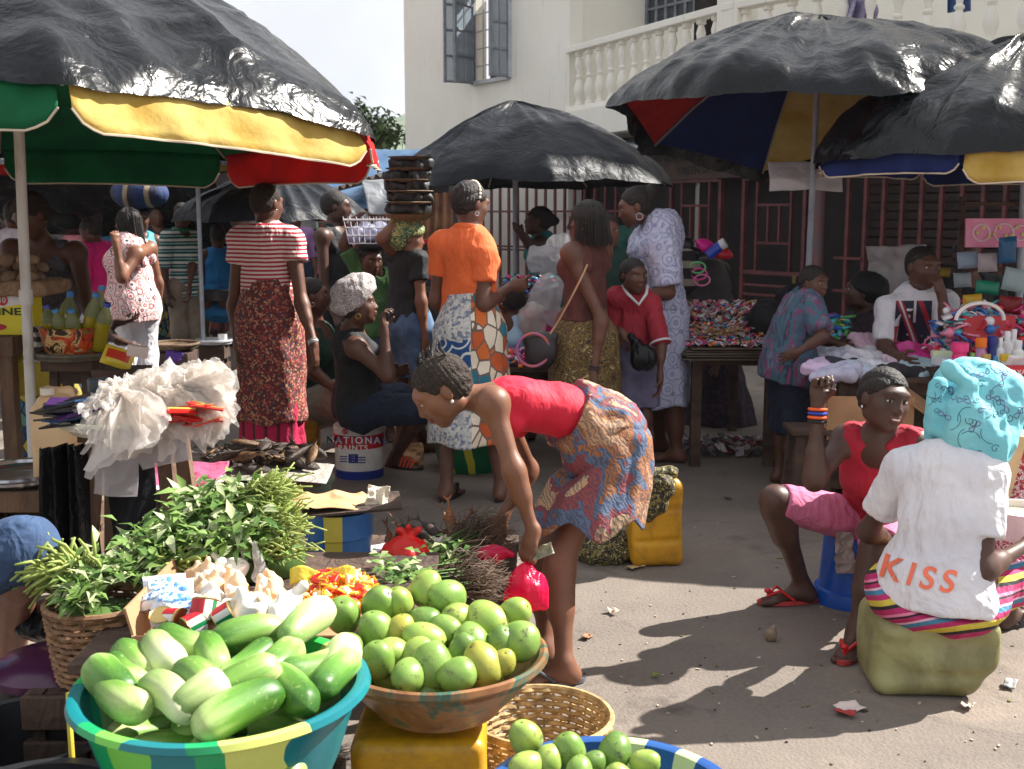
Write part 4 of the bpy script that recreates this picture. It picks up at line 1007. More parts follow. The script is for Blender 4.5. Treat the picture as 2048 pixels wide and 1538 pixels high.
 def skirt(s, mat, z1, r1=(.2, .17), r0=None, name='skirt', top=.12, folds=9, fa=.05, seed=0, off=(0, 0, 0), bulge=.02, n=96, m=44, waistroll=0, slot=None, top_pt=None, twist=0, flare=0, under=False, hemwave=.01):
  """hanging skirt from the waist to height z1 (world)"""
  J = s.J; q_ = s.s; c0 = Vector(top_pt) if top_pt is not None else J['pel'] + (J['mid'] - J['pel']).normalized() * top * q_; r0 = r0 or (.145 * q_ * s.bd, .115 * q_ * s.bd); hw = (.172 * q_ * s.bd, .145 * q_ * s.bd)
  T = (J['hiR'] - J['hiL']).normalized(); T.z = 0; T.normalize(); F = V(-T.y, T.x, 0); c1 = V(J['pel'].x, J['pel'].y, z1) + Vector(off); cp = J['pel']; b = MB(); rd = random.Random(seed); ph = [rd.uniform(0, 6.3) for _ in range(6)]
  th_ = max(.05, (c0.z - cp.z + .06) / max(.1, c0.z - z1))
  ax0 = (J['mid'] - J['pel']).normalized(); F0 = T.cross(ax0); F0 = F0 if F0.dot(F) > .1 or F0.z < 0 else -F0; F1 = F
  def fn(u, v):
   a = u * 2 * math.pi; F = F0.lerp(F1, min(1, v * 1.5)).normalized() if under else F1
   if v < th_: w = v / th_; w2 = w * w * (3 - 2 * w); rx = r0[0] + (hw[0] + bulge - r0[0]) * w2; ry = r0[1] + (hw[1] + bulge - r0[1]) * w2; c = lerp(c0, V(cp.x, cp.y, c0.z + (z1 - c0.z) * th_), w)
   else: w = (v - th_) / (1 - th_); rx = hw[0] + bulge + (r1[0] - hw[0] - bulge) * w; ry = hw[1] + bulge + (r1[1] - hw[1] - bulge) * w; c = lerp(V(cp.x, cp.y, c0.z + (z1 - c0.z) * th_), c1, w)
   g_ = min(1, v * 1.6); fo = 1 + fa * g_ * (math.sin(folds * a + ph[0] + 2 * v) * .6 + math.sin((folds * 2 + 1) * a + ph[1] - 3 * v) * .3 + .5 * math.sin(3 * a + ph[2]))
   p = c + T * rx * fo * math.cos(a) + F * ry * fo * math.sin(a); p.z += hemwave * v * math.sin(5 * a + ph[3]) + (.012 * math.sin(4 * a + ph[4] + v * 30) * (1 - v) * .4)
   p += (T * math.cos(a) + F * math.sin(a)) * (.012 * ridge_n(p, seed)); return p
  b.grid(fn, n, m, True)
  if slot is not None: b.mi = [slot(sum((b.v[i] for i in f_), V(0, 0, 0)) / 4) for f_ in b.f]
  return b.build(name, mat, s.g, auto=False, solid=.004)
 def earring(s, mat=GOLD, r=.012, hoop=True, side=(1, -1)):
  r_, f, u = s.hf(); k = s.s * s.headk
  for sg in side:
   c = s.hpnt(.082 * sg, -.008, -.036); b = MB()
   if hoop: b.tube([c + (f * math.cos(t) + u * math.sin(t) - u) * r for t in [i * math.pi / 6 for i in range(13)]], .0018, 5)
   else: b.ell(c, (.005, .005, .006))
   b.build('earring', mat, s.g)
 def bangle(s, n, mat, t=.92, r=.032, th=.005, cnt=1, name='bracelet'):
  J = s.J; a, b_ = J['el' + n], J['wr' + n]; d = (b_ - a).normalized(); m = frame(d)
  for i in range(cnt):
   c = lerp(a, b_, t) - d * i * th * 2.6; MB().lathe([(r + th * math.cos(x), th * math.sin(x)) for x in [j * math.pi / 4 for j in range(9)]], c, 20, m).build(name, mat[i % len(mat)] if isinstance(mat, list) else mat, s.g)
 def sandal(s, n, solec, strapc, thong=True):
  J = s.J; q_ = s.s; t = unit(J['to' + n]) if J['to' + n] is not None else s.F; t = unit(V(t.x, t.y, 0)); sd = V(t.y, -t.x, 0); c = J['an' + n]; A = V(c.x, c.y, s.floor.get(n, 0.0) + .004)
  b = MB(); out = []
  for i in range(24):
   a = 2 * math.pi * i / 24; y = math.cos(a); x = math.sin(a); out.append(A + t * (.055 + .135 * y) * q_ + sd * x * (.040 + .010 * y) * q_)
  up = V(0, 0, .014); b.add([p for p in out] + [p + up for p in out], [tuple(range(24))[::-1], tuple(range(24, 48))] + [(i, (i + 1) % 24, 24 + (i + 1) % 24, 24 + i) for i in range(24)])
  so_ = b.build('sandal', solec, s.g)
  b = MB(); fr = A + t * .145 * q_ + V(0, 0, .03)
  if thong:
   for sg in (-1, 1): b.tube([fr, A + t * .10 * q_ + sd * sg * .028 * q_ + V(0, 0, .062 * q_), A + t * .045 * q_ + sd * sg * .044 * q_ + V(0, 0, .02)], .0055, 6)
   b.ell(fr + V(0, 0, .022), (.014, .012, .01)); b.tube([fr + V(0, 0, .02), fr - V(0, 0, .02)], .004, 6)
  else:
   for k_ in range(4): y = .05 + k_ * .025; b.tube([A + t * y * q_ + sd * -.043 * q_ + V(0, 0, .012), A + t * (y + .01) * q_ - sd * .025 * q_ + V(0, 0, .062 - k_ * .008), A + t * (y + .01) * q_ + sd * .02 * q_ + V(0, 0, .066 - k_ * .008), A + t * y * q_ + sd * .043 * q_ + V(0, 0, .012)], .007, 6)
  b.build('strap', strapc, so_)
def ridge_n(p, seed): return noise.noise(p * 7 + V(seed, 0, 0)) + .5 * noise.noise(p * 17 + V(0, seed, 0))
# ---- fabrics ----
RWST = stripes('red_white_stripe', 'Z', 42, [(0, (226, 214, 208)), (.5, (178, 40, 62))], dist=.7, nf=4)
GWST = stripes('green_white_stripe', 'Z', 15, [(0, (214, 222, 220)), (.34, (30, 98, 78)), (.62, (150, 190, 196)), (.8, (24, 74, 62))], dist=.1)
ORANGE = SM('orange_knit', (232, 112, 58), (214, 96, 46), ns=5, rough=.85, bump=.25, bs=18, dist=.02)
REDTOP = SM('crimson_knit', (214, 22, 58), (190, 16, 46), ns=4, rough=.75, bump=.25, bs=16, dist=.02)
REDTEE = SM('faded_red_jersey', (158, 34, 50), (136, 26, 42), ns=4, rough=.8, bump=.3, bs=16, dist=.02)
BLACKC = SM('black_jersey', (26, 26, 30), (16, 16, 19), rough=.8, bump=.3, bs=16, dist=.02)
NAVY = SM('navy_cloth', (24, 34, 58), (16, 24, 44), rough=.85, bump=.35, bs=14, dist=.02)
WHITEC = SM('white_cotton', (226, 224, 228), (206, 204, 212), ns=4, rough=.85, bump=.35, bs=11, dist=.025)
GREENC = SM('green_tee', (74, 118, 66), (58, 98, 54), rough=.85, bump=.3, bs=16, dist=.02)
DENIM = SM('washed_denim', (92, 118, 148), (62, 84, 116), ns=9, rough=.9, bump=.3, bs=30)
BROWNK = SM('brown_ribbed', (92, 48, 42), (72, 36, 32), rough=.85, bump=.3, bs=22, st=(3, 3, .6))
PINKP = SM('pink_trousers', (206, 118, 150), (188, 96, 130), ns=5, rough=.85, bump=.35, bs=12, dist=.02)
KHAKI = SM('khaki', (150, 138, 124), (124, 112, 100), rough=.9, bump=.3, bs=14)
LAV = print_mat('lavender_print', [(186, 188, 214), (196, 198, 222), (178, 180, 206), (140, 146, 180), (190, 192, 216)], 13, mode='ring')
LAPPA = print_mat('red_speckle_lappa', [(120, 40, 44), (84, 52, 58), (168, 92, 78), (70, 62, 72), (150, 60, 54), (190, 140, 104), (100, 40, 44)], 95, dist=1)
MAG = stripes('magenta_check', 'X', 14, [(0, (190, 24, 76)), (.7, (128, 16, 50)), (.85, (60, 14, 30))], dist=.3)
PRINTB = print_mat('yellow_brown_print', [(176, 158, 110), (60, 38, 30), (140, 114, 56), (34, 24, 22), (110, 86, 46), (42, 28, 24), (150, 132, 80)], 17, mode='noise', dist=3)
FLORAL = print_mat('pink_floral', [(222, 214, 212), (222, 214, 212), (208, 80, 92), (228, 216, 212), (216, 130, 128), (50, 40, 52)], 15, mode='ring')
TIED = print_mat('tie_dye', [(70, 84, 104), (96, 110, 128), (120, 66, 100), (74, 92, 116), (58, 96, 108), (52, 60, 84), (130, 60, 92)], 7, mode='noise', dist=1.5, scale3=(1, 1, .5))
WAVE = NT('wave_skirt_cloth'); w_ = WAVE.n('TexWave', Vector=WAVE.co((1, 1, 1), (0, R(35), 0)), Scale=20, Distortion=13, Detail=4); w_.inputs['Detail Scale'].default_value = 1.6
big_ = WAVE.ramp(WAVE.noise(5.5, 3, .5, dist=.6), [(0, srgb((170, 132, 100))), (.40, srgb((150, 98, 62))), (.47, srgb((86, 102, 130))), (.53, srgb((136, 66, 70))), (.60, srgb((180, 150, 120)))], True)
WAVE.base(WAVE.mix(WAVE.ramp(w_.outputs['Fac'], [(.45, (0, 0, 0)), (.8, (.62, .62, .62))]), big_, srgb((62, 62, 78)))); WAVE.set(rough=.85); WAVE.bump(w_.outputs['Fac'], .2, .01); WAVE = WAVE.m
WRAPW = print_mat('white_scribble_wrap', [(226, 216, 212), (54, 50, 62), (226, 216, 212), (60, 54, 66), (226, 218, 214), (50, 46, 58), (214, 196, 192)], 30, mode='noise', dist=3)
TURQ = NT('turquoise_print'); TURQ.base(TURQ.ramp(TURQ.noise(6), [(.3, srgb((134, 204, 212))), (.7, srgb((106, 184, 198)))])); TURQ.set(rough=.8); TURQ.bump(TURQ.noise(16, 4), .35, .02); TURQ = TURQ.m
GREENW = print_mat('green_gold_wrap', [(30, 100, 90), (190, 176, 96), (24, 60, 60), (70, 120, 80), (200, 190, 130)], 20, mode='noise', dist=3)
STRIPEM = stripes('multi_stripe', 'Z', 9, [(0, (170, 30, 92)), (.16, (30, 24, 34)), (.26, (196, 176, 60)), (.42, (176, 34, 96)), (.56, (60, 120, 150)), (.68, (214, 170, 190)), (.74, (168, 28, 88)), (.86, (40, 24, 36)), (.92, (210, 120, 150))], dist=.25, rot=(R(18), R(10), 0))
TURQC = SM('turquoise_cloth', (40, 170, 190)); HOTP = SM('hot_pink', (214, 20, 120), (190, 14, 104), rough=.8, bump=.2, bs=16); TEAL = SM('teal_knit', (36, 120, 118)); LBLUE = SM('light_blue', (166, 200, 222), (146, 184, 210), rough=.8)
BLUED = SM('blue_dress', (24, 120, 180), (18, 96, 150), rough=.8); DGREEN = SM('dark_green_cloth', (20, 56, 46), (14, 42, 34), rough=.85); GREYP2 = SM('grey_print_top', (88, 84, 92), (44, 42, 50), ns=60)
BLUES = SM('blue_shorts', (58, 82, 116), (46, 66, 98), rough=.9, bump=.4, bs=10, dist=.03); PURP = SM('purple_grey', (112, 108, 134), (92, 88, 112), rough=.9)
DKPR = print_mat('dark_plaid', [(34, 26, 36), (50, 30, 44), (28, 24, 34), (66, 40, 60)], 50)
YBLUE = print_mat('yellow_blue_print', [(176, 160, 60), (50, 110, 130), (30, 70, 110), (190, 176, 90), (90, 140, 130)], 13, line=(24, 40, 60))
def gb(px, d): return V(q(px, 429, d).x, d, 0)
def hb(px, py, d, H):  # standing base so that the crown is at py
 return gb(px, d)
# ===== 1 girl bending over the greens =====
p = Person('girl bending over the greens in a crimson tank top and patterned wrap skirt', gp(1130, 1365), 1.47, yaw=-90, hyaw=-97, hp=-38, sk='c', h=.005, child=.45, build=.88)
p.spine(q(1218, 868, 3.78), q(985, 806, 3.64), bend=V(0, 0, .035)); J = p.J
p.set(hd=q(884, 782, 3.60), shL=q(985, 806, 3.50), elL=q(1026, 935, 3.44), wrL=q(1067, 1066, 3.42), shR=q(1004, 822, 3.80), elR=q(1058, 938, 3.92), wrR=q(1004, 1036, 3.86),
  hiL=q(1205, 900, 3.74), knL=q(1120, 1125, 3.66), anL=gp(1128, 1368) + V(0, 0, .075), hiR=q(1200, 895, 3.88), knR=q(1095, 1115, 3.80), anR=gp(1088, 1335) + V(0, 0, .075), toL=V(-1, -.2, 0), toR=V(-1, .05, 0))
p.hands['L'] = (V(-.35, -.1, -1), V(.7, .5, 0), 1.25); p.hands['R'] = (V(-.5, -.1, -.8), V(-.3, .3, -.6), .9)
p.gaze = 0; p.body(); p.hair('rows', HAIRB); p.hair('tufts', HAIRB, part='hair_tufts') if 0 else None
p.top(REDTOP, 'tank_top', e=.010, hem=-.05, tank=True, neck=.055, neckoff=.03, wr=.004)
p.skirt(WAVE, q(1190, 1042, 3.7).z, r1=(.20, .175), r0=(.135, .12), name='wrap_skirt', top=.16, folds=8, fa=.06, seed=2, off=(-.07, -.05, 0), bulge=.04, under=True, hemwave=.03)
S = SDF(.006); J = p.J; ax_ = (J['mid'] - J['pel']).normalized(); HT = (J['hiR'] - J['hiL']).normalized(); S.add(ecap(J['pel'] + ax_ * .03, J['pel'] + ax_ * .15, .148, .135, HT, .84), .02); S.plane(ax_, J['pel'] + ax_ * .165)
sdf_obj('waist_wrap', S, WAVE, p.g, wr=[(.012, 9, (1, 1, 1), True), (.005, 24, (1, 1, 1), True, 3)])
p.earring(SM('pearl', (235, 232, 225), rough=.2), hoop=False, side=(-1,))
S = MB(); rd = random.Random(2)
for i in range(16):
 x = rd.uniform(-.045, .035); y = rd.uniform(-.09, .01); a = p.hpnt(x, y, .112); r_, f_, u_ = p.hf(); S.tube([a - u_ * .02, a + u_ * .008, a + (u_ * .03 - f_ * rd.uniform(.0, .03) + r_ * rd.uniform(-.02, .02))], [.006, .0045, .0012], 5)
S.build('hair_tufts', HAIR, p.g)
p.sandal('L', SM('grey_sole', (92, 96, 104)), SM('grey_strap', (70, 72, 80))); p.sandal('R', SM('grey_sole', (92, 96, 104)), SM('grey_strap', (70, 72, 80)))
GIRL = p
# ===== 2 seated girl with raised fist =====
p = Person('laughing girl in red blouse and pink cropped trousers sitting with one fist raised', gp(1760, 1230), 1.58, yaw=205, hyaw=163, hp=-3, hr=-9, sk='d', h=.005, build=.95)
p.spine(q(1765, 1040, 4.38), q(1756, 880, 4.04))
p.set(hd=q(1768, 800, 3.98), shR=q(1692, 880, 4.08), elR=q(1628, 962, 3.95), wrR=q(1636, 806, 3.98), shL=q(1832, 888, 4.0), elL=q(1870, 990, 3.95), wrL=q(1880, 1080, 3.85),
  hiR=q(1742, 1050, 4.36), knR=q(1550, 1000, 4.20), anR=gp(1602, 1206) + V(0, 0, .08), hiL=q(1795, 1060, 4.32), knL=q(1755, 1090, 3.92), anL=gp(1712, 1300) + V(0, 0, .08), toR=V(-1, -.12, 0), toL=V(-.55, -.85, 0))
p.hands['R'] = (V(.05, 0, 1), V(.2, -1, 0), 1.45, .05); p.hands['L'] = (None, None, .6)
p.gaze = .5; p.body(smile=1, teeth=True); p.hair('rows')
p.top(SM('red_blouse', (176, 22, 50), (150, 14, 40), rough=.8, bump=.3, bs=16), 'blouse', e=.012, hem=.02, sleeve=0, neck=.06, neckoff=.028, wr=.008)
for n in 'RL':
 S = SDF(.006)
 for i in range(3): S.add(ell(p.J['sh' + n] + V(.0, -.01, .035 - .02 * i) + (p.J['nk'] - p.J['sh' + n]) * (.15 + .12 * i), (.03, .035, .022)), .01)
 sdf_obj('shoulder_ruffle', S, MATS['red_blouse'], p.g, wr=[(.012, 22, (1, 1, 1), True)])

p.pants(PINKP, f=.475, e=.008, name='cropped_trousers', flare=.0)
p.earring(SILV, hoop=False); p.bangle('R', [SM('orange_band', (236, 92, 30), rough=.5), SM('blue_band', (40, 60, 170), rough=.5), SM('orange_band', (236, 92, 30)), SM('black_band', (20, 20, 24))], .92, .029, .0055, 4, 'wristband')
FLIP = SM('coral_flipflop', (196, 66, 66), (160, 50, 52), rough=.6); FLIPS = SM('red_strap', (214, 30, 40), rough=.4)
for n in 'RL': p.sandal(n, FLIP, FLIPS)
# ===== 3 woman in white shirt =====
p = Person('seated woman in turquoise head cloth and white shirt lettered in orange, back turned', gp(1880, 1330), 1.62, yaw=22, hyaw=60, hp=-15, sk='d', h=.005, build=.86)
p.spine(q(1872, 1158, 3.50), q(1892, 905, 3.58), bend=V(0, -.035, 0))
p.set(hd=q(1950, 822, 3.66), shL=q(1812, 938, 3.62), elL=q(1736, 1062, 3.74), wrL=q(1790, 1085, 3.95), shR=q(1968, 950, 3.50), elR=q(1966, 1140, 3.40), wrR=q(2060, 1085, 3.62),
  knR=q(2060, 1150, 3.80), anR=gp(2010, 1255) + V(0, 0, .08), knL=q(1860, 1150, 3.98), anL=gp(1850, 1235) + V(0, 0, .08), toR=V(.8, .5, 0), toL=V(.3, .9, 0))
p.hands['R'] = (V(1, .4, .1), V(-.3, .8, 0), .7)
p.body(); p.hair('crop')
tee = p.top(WHITEC, 'shirt', e=.013, sleeve=.33, sleeve_e=.022, hem=.095, neck=0, wr=.009, loose=.008, bw=.03)
S = SDF(.006); J = p.J
S.add(ecap(lerp(J['hiL'], J['hiR'], .2), lerp(J['hiL'], J['hiR'], .8), .14, .14, (J['hiR'] - J['hiL']).normalized(), .95), .02)
S.add(ell(J['pel'] - V(0, .0, .07), (.20, .15, .07)), .05)
for n in 'RL': S.add(cap(J['hi' + n], J['kn' + n], .095, .082), .08); S.add(cap(J['kn' + n], lerp(J['kn' + n], J['an' + n], .3), .075, .07), .05)
S.plane((0, 0, -1), V(0, 0, .262)) if 0 else None
S.plane(V(0, -.5, 1), J['pel'] + V(0, 0, -.015))
sdf_obj('striped_skirt', S, STRIPEM, p.g, wr=[(.008, 9, (1, 1, 1), True)])
# head cloth : draped over the head and hanging behind
r_, f_, u_ = p.hf(); hm = Matrix((r_, f_, u_)).transposed(); S = SDF(.006)
S.add(ell(p.hpnt(0, -.01, .045), (.10, .118, .10), hm), .02); S.add(ell(p.hpnt(-.01, -.075, -.045), (.088, .062, .125), hm), .05); S.add(ell(p.hpnt(-.03, -.02, .065), (.09, .10, .085), hm), .05)
S.add(cap(p.hpnt(-.055, .02, .10), p.hpnt(-.10, .03, -.02), .028, .022), .03); S.add(cap(p.hpnt(.05, -.07, -.06), p.hpnt(.03, -.085, -.165), .05, .03), .05)
S.add(cap(q(1898, 738, 3.56), q(1938, 770, 3.54), .016, .014), .02); S.add(cap(q(1938, 770, 3.54), q(1912, 862, 3.53), .014, .02), .02); S.add(cap(q(1872, 775, 3.6), q(1868, 850, 3.58), .022, .016), .03); S.add(cap(q(2012, 800, 3.62), q(1988, 912, 3.52), .06, .022), .10); S.add(cap(q(1930, 850, 3.55), q(1975, 885, 3.53), .05, .04), .10)
HCL = sdf_obj('head_cloth', S, TURQ, p.g, wr=[(.009, 8, (1.4, 1.4, .4), True), (.007, 19, (1.3, 1.3, .5), True, 2), (.0035, 40, (1, 1, .6), True, 3)])
p.sandal('R', SM('dark_sole', (30, 28, 30)), SM('dark_sole', (30, 28, 30)))
# lettering KISS wrapped on the shirt
from mathutils.bvhtree import BVHTree
def wrap_text(body, target, cpx, cpy, d, size, mat, parent, tilt=0, curve=0.0, name='lettering', off=.003, gap=1.15):
 cu = bpy.data.curves.new('t', 'FONT'); cu.body = body; cu.size = size; cu.align_x = 'CENTER'; cu.align_y = 'CENTER'; cu.space_character = gap; cu.offset = size * .02
 o = bpy.data.objects.new('t', cu); me = bpy.data.meshes.new_from_object(o); bpy.data.objects.remove(o)
 bm = bmesh.new(); bm.from_mesh(me)
 bmesh.ops.triangulate(bm, faces=bm.faces)
 for _ in range(3): bmesh.ops.subdivide_edges(bm, edges=[e for e in bm.edges if e.calc_length() > .012], cuts=1)
 vs = [v.co + ORG[parent.name] for v in target.data.vertices]; fs = [tuple(f.vertices) for f in target.data.polygons]; bvh = BVHTree.FromPolygons(vs, fs)
 o0 = V(0, 0, CAMH); c = q(cpx, cpy, d); ct, stt = math.cos(tilt), math.sin(tilt)
 for v in bm.verts:
  x = v.co.x * ct - v.co.y * stt; z = v.co.x * stt + v.co.y * ct + curve * v.co.x ** 2
  t_ = c + V(x, 0, z); dr = (t_ - o0).normalized(); h = bvh.ray_cast(t_ - dr * 1.0, dr)
  v.co = (h[0] + h[1] * off if h[0] and h[1].dot(dr) < 0 else (h[0] - dr * off if h[0] else t_)) - ORG[parent.name]
 bm.to_mesh(me); bm.free(); me.materials.clear()
 return link(name, me, mat, parent)
def wrap_lines(target, parent, lines, d, r, mat, name):
 vs = [v.co + ORG[parent.name] for v in target.data.vertices]; bvh = BVHTree.FromPolygons(vs, [tuple(f.vertices) for f in target.data.polygons]); o0 = V(0, 0, CAMH); b = MB()
 for ln in lines:
  pts = []
  for x, y in ln:
   t_ = q(x, y, d); dr = (t_ - o0).normalized(); h = bvh.ray_cast(t_ - dr, dr)
   if h[0]: pts.append(h[0] + h[1] * .0004)
  if len(pts) > 2: b.tube(pts, r, 4, False)
 return b.build(name, mat, parent, auto=False)
rd = random.Random(12); ln1, ln2 = [], []
for i in range(46):
 cx, cy = rd.uniform(1868, 2040), rd.uniform(735, 915); r0 = rd.uniform(5, 10); s_ = rd.choice((-1, 1)); a0_ = rd.uniform(0, 6.3)
 if i % 4: ln1.append([(cx + r0 * (1 - t / 16) * math.cos(a0_ + s_ * t * .55), cy + r0 * (1 - t / 16) * math.sin(a0_ + s_ * t * .55)) for t in range(14)] if i % 2 else [(cx + 4.2 * t * math.cos(a0_ + .12 * s_ * t), cy + 4.2 * t * math.sin(a0_ + .12 * s_ * t)) for t in range(10)])
 else: ln2.append([(cx + 14 * math.cos(t * .45) * math.cos(a0_) - 5 * math.sin(t * .9) * math.sin(a0_), cy + 14 * math.cos(t * .45) * math.sin(a0_) + 5 * math.sin(t * .9) * math.cos(a0_)) for t in range(15)])
wrap_lines(HCL, p.g, ln1, 3.55, .0011, SM('embroidery_teal', (56, 104, 118)), 'curl_print'); wrap_lines(HCL, p.g, ln2, 3.55, .0014, SM('embroidery_mauve', (120, 104, 160)), 'leaf_print')
CORALI = SM('coral_print', (252, 124, 92), rough=.6)
wrap_text('KISS', tee, 1836, 1154, 3.35, .100, CORALI, p.g, tilt=R(-14), curve=.6, gap=1.35)
# ===== 4 striped blouse woman =====
p = Person('short haired woman in red and white striped blouse and long speckled wrapper', gb(532, 6.72), 1.67, yaw=8, hyaw=30, hp=-8, sk='a', h=.006, build=1.08)
p.set(elR=q(603, 605, 6.6), wrR=q(628, 690, 6.5), elL=q(468, 610, 6.8), wrL=q(476, 700, 6.65)); p.hands['R'] = (V(.15, -.1, -1), V(-1, .2, 0), .35); p.hands['L'] = (None, None, .5)
p.body(); p.hair('crop', HAIRB)
p.top(RWST, 'blouse', e=.012, sleeve=.17, sleeve_e=.022, hem=-.12, neck=0, wr=.008)
S = SDF(.006); p.J['pel'] += V(0, 0, .0)
p.skirt(LAPPA, .30, r1=(.205, .18), r0=(.148, .125), name='wrapper', top=.21, folds=4, fa=.03, seed=5, bulge=.02)
p.skirt(MAG, .14, r1=(.19, .165), name='underskirt', top=.02, folds=7, fa=.07, seed=6, bulge=.0)
p.earring(SILV, hoop=False); p.bangle('R', [SILV, SM('white_band', (230, 228, 224))], .96, .028, .004, 3)
# ===== 5 woman on the paint tub =====
p = Person('woman in black tank top with scribble print head wrap, sitting on a paint tub', gp(714, 955), 1.62, yaw=72, hyaw=82, hp=8, sk='b', h=.006, build=1.05)
p.spine(q(718, 806, 6.45), q(700, 668, 6.32), headoff=V(.02, 0, .13))
p.set(hd=q(716, 612, 6.3), shR=q(712, 695, 6.14), elR=q(776, 752, 6.08), wrR=q(768, 662, 6.12), elL=q(735, 760, 6.6), wrL=q(790, 745, 6.5), knR=q(848, 818, 6.2), anR=gp(792, 935) + V(0, 0, .08), knL=q(806, 790, 6.75), anL=gp(850, 905) + V(0, 0, .08), toR=V(.75, -.35, 0), toL=V(1, .1, 0))
p.hands['R'] = (V(-.1, .1, 1), V(.9, 0, .2), .8); p.body(); p.hair('crop')
p.wrap(WRAPW, (1.0, 1.12, 1.05), (0, -.012, .088), .008, 3, knot=[(0, .06, .13, .055), (-.02, .0, .13, .06), (0, -.09, .01, .06)])
p.top(BLACKC, 'tank_top', e=.012, hem=.05, tank=True, neck=.055, neckoff=.03); p.earring(GOLD, .014)
S = SDF(.006); J = p.J; S.add(ecap(lerp(J['hiL'], J['hiR'], .2), lerp(J['hiL'], J['hiR'], .8), .13, .13, (J['hiR'] - J['hiL']).normalized(), .95), .02)
for n in 'RL': S.add(cap(J['hi' + n], lerp(J['hi' + n], J['kn' + n], .95), .088, .08), .08)
S.add(cap(J['pel'], lerp(J['knR'], J['knL'], .5) - V(.06, 0, .02), .09, .07), .1)
sdf_obj('skirt', S, NAVY, p.g, wr=[(.012, 7, (1, 1, 1), True), (.005, 18, (1, 1, 1), True, 2)])
p.sandal('R', SM('dark_sole', (30, 28, 30)), SM('orange_strap', (224, 84, 50)), False)
# ===== 6 woman with cornrows behind =====
p = Person('cornrowed woman in dark green top seated behind the striped blouse woman', gb(640, 7.3), 1.6, yaw=100, hyaw=80, hp=2, sk='b', h=.0075, build=1.1)
p.spine(q(640, 790, 7.3), q(632, 660, 7.15)); p.set(hd=q(626, 592, 7.1), elR=q(628, 745, 6.95), wrR=q(660, 770, 6.9), knR=q(680, 800, 7.0), anR=gp(690, 880) + V(0, 0, .08), knL=q(700, 800, 7.4), anL=gp(700, 870) + V(0, 0, .08))
p.body(); p.hair('rows'); p.top(DGREEN, 'top', e=.012, hem=.05, tank=True, neckoff=.03); p.earring(SILV)
p.pants(KHAKI, .6, .035, 'lap_cloth', .02)
# ===== 7 man in black tank =====
p = Person('tall young man in black tank top standing behind the market women', gb(668, 8.2), 1.66, yaw=110, hyaw=82, hp=-6, sk='d', build=.95, fem=False)
p.set(elR=q(650, 585, 8.0), wrR=q(668, 625, 7.95)); p.body(); p.hair('crop'); p.top(BLACKC, 'tank_top', e=.01, hem=.06, tank=True, neckoff=.02); p.pants(SM('dark_trousers', (40, 42, 52)), .97, .02)
# ===== 8 boy with basket =====
p = Person('boy in green shirt steadying a wire basket of white bags on his head', gb(752, 7.6), 1.32, yaw=165, hyaw=150, hp=-12, sk='b', child=.6, build=.85, fem=False)
p.set(elR=q(686, 490, 7.5), wrR=q(706, 440, 7.5), shR=q(722, 548, 7.55), elL=q(795, 620, 7.5), wrL=q(790, 690, 7.4)); p.J['hd'] = q(742, 520, 7.52)
p.hands['R'] = (V(.8, 0, .6), V(.2, -.2, -1), .4); p.body(); p.hair('crop'); p.top(GREENC, 'shirt', e=.014, sleeve=.4, hem=.03, loose=.01, neck=.055); p.pants(DENIM, .6, .02, 'shorts', .015)
S = SDF(.006); S.add(ell(p.hpnt(0, -.01, .10), (.085, .09, .035)), .01); sdf_obj('head_pad', S, BLACKC, p.g, wr=[(.008, 20)])
BOYHEAD = p.hpnt(0, 0, .13)
# ===== 9 woman carrying the trays =====
p = Person('woman in green and gold head wrap steadying a stack of trays', gb(812, 7.25), 1.50, yaw=50, hyaw=75, hp=-5, sk='c', build=.98)
p.set(shL=q(805, 525, 7.3), elL=q(763, 478, 7.1), wrL=q(800, 440, 7.15), elR=q(842, 600, 7.1), wrR=q(850, 680, 7.1)); p.J['hd'] = q(818, 478, 7.2)
p.hands['L'] = (V(.9, .1, .25), V(0, -.1, -1), .35); p.body(); p.hair('crop'); p.wrap(GREENW, (.95, 1.05, 1.1), (0, -.05, .02), .02, 8)
p.top(BLACKC, 'top', e=.014, sleeve=.25, hem=.02, neck=0); p.pants(DENIM, .42, .025, 'shorts', .03)
TRAYH = p.hpnt(0, -.01, .125)
# ===== 10 orange polo woman =====
p = Person('woman in orange polo shirt with white beaded hairband, back turned', gb(938, 6.02), 1.66, yaw=20, hyaw=50, hp=-14, sk='a', h=.006, build=1.0)
p.set(elR=q(968, 608, 5.9), wrR=q(1020, 574, 6.15), shR=q(968, 512, 5.95), elL=q(872, 600, 6.1), wrL=q(905, 640, 6.3), anR=gp(1003, 1000) + V(0, 0, .075), anL=gp(893, 1000) + V(0, 0, .075)); p.hands['R'] = (V(1, .3, .15), V(-.2, .9, .1), 1.0)
p.J['knR'] = q(975, 800, 6.0); p.J['knL'] = q(895, 800, 6.05); p.body(); p.hair('rows', HAIR)
p.top(ORANGE, 'polo_shirt', e=.012, sleeve=.27, sleeve_e=.018, hem=-.07, neck=0, wr=.007)
r_, f_, u_ = p.hf(); b = MB()
for i in range(15):
 a = math.pi * i / 14; b.ell(p.hpnt(.083 * math.cos(a), -.012, .035 + .088 * math.sin(a)), (.0085,) * 3, nu=8, nv=6)
b.build('beaded_hairband', SM('cream_beads', (232, 222, 200), rough=.4), p.g)
b = MB(); nk = p.J['nk']; b.lathe([(.068, -.022), (.078, .008), (.074, .026), (.062, .03)], nk + V(0, .01, .0), 28, rot(-12, 8, 0)); b.build('collar', ORANGE, p.g, solid=.006)
SK1 = print_mat('blue_white_dotted_cloth', [(190, 192, 190), (120, 130, 150), (206, 204, 198), (168, 172, 178)], 70)
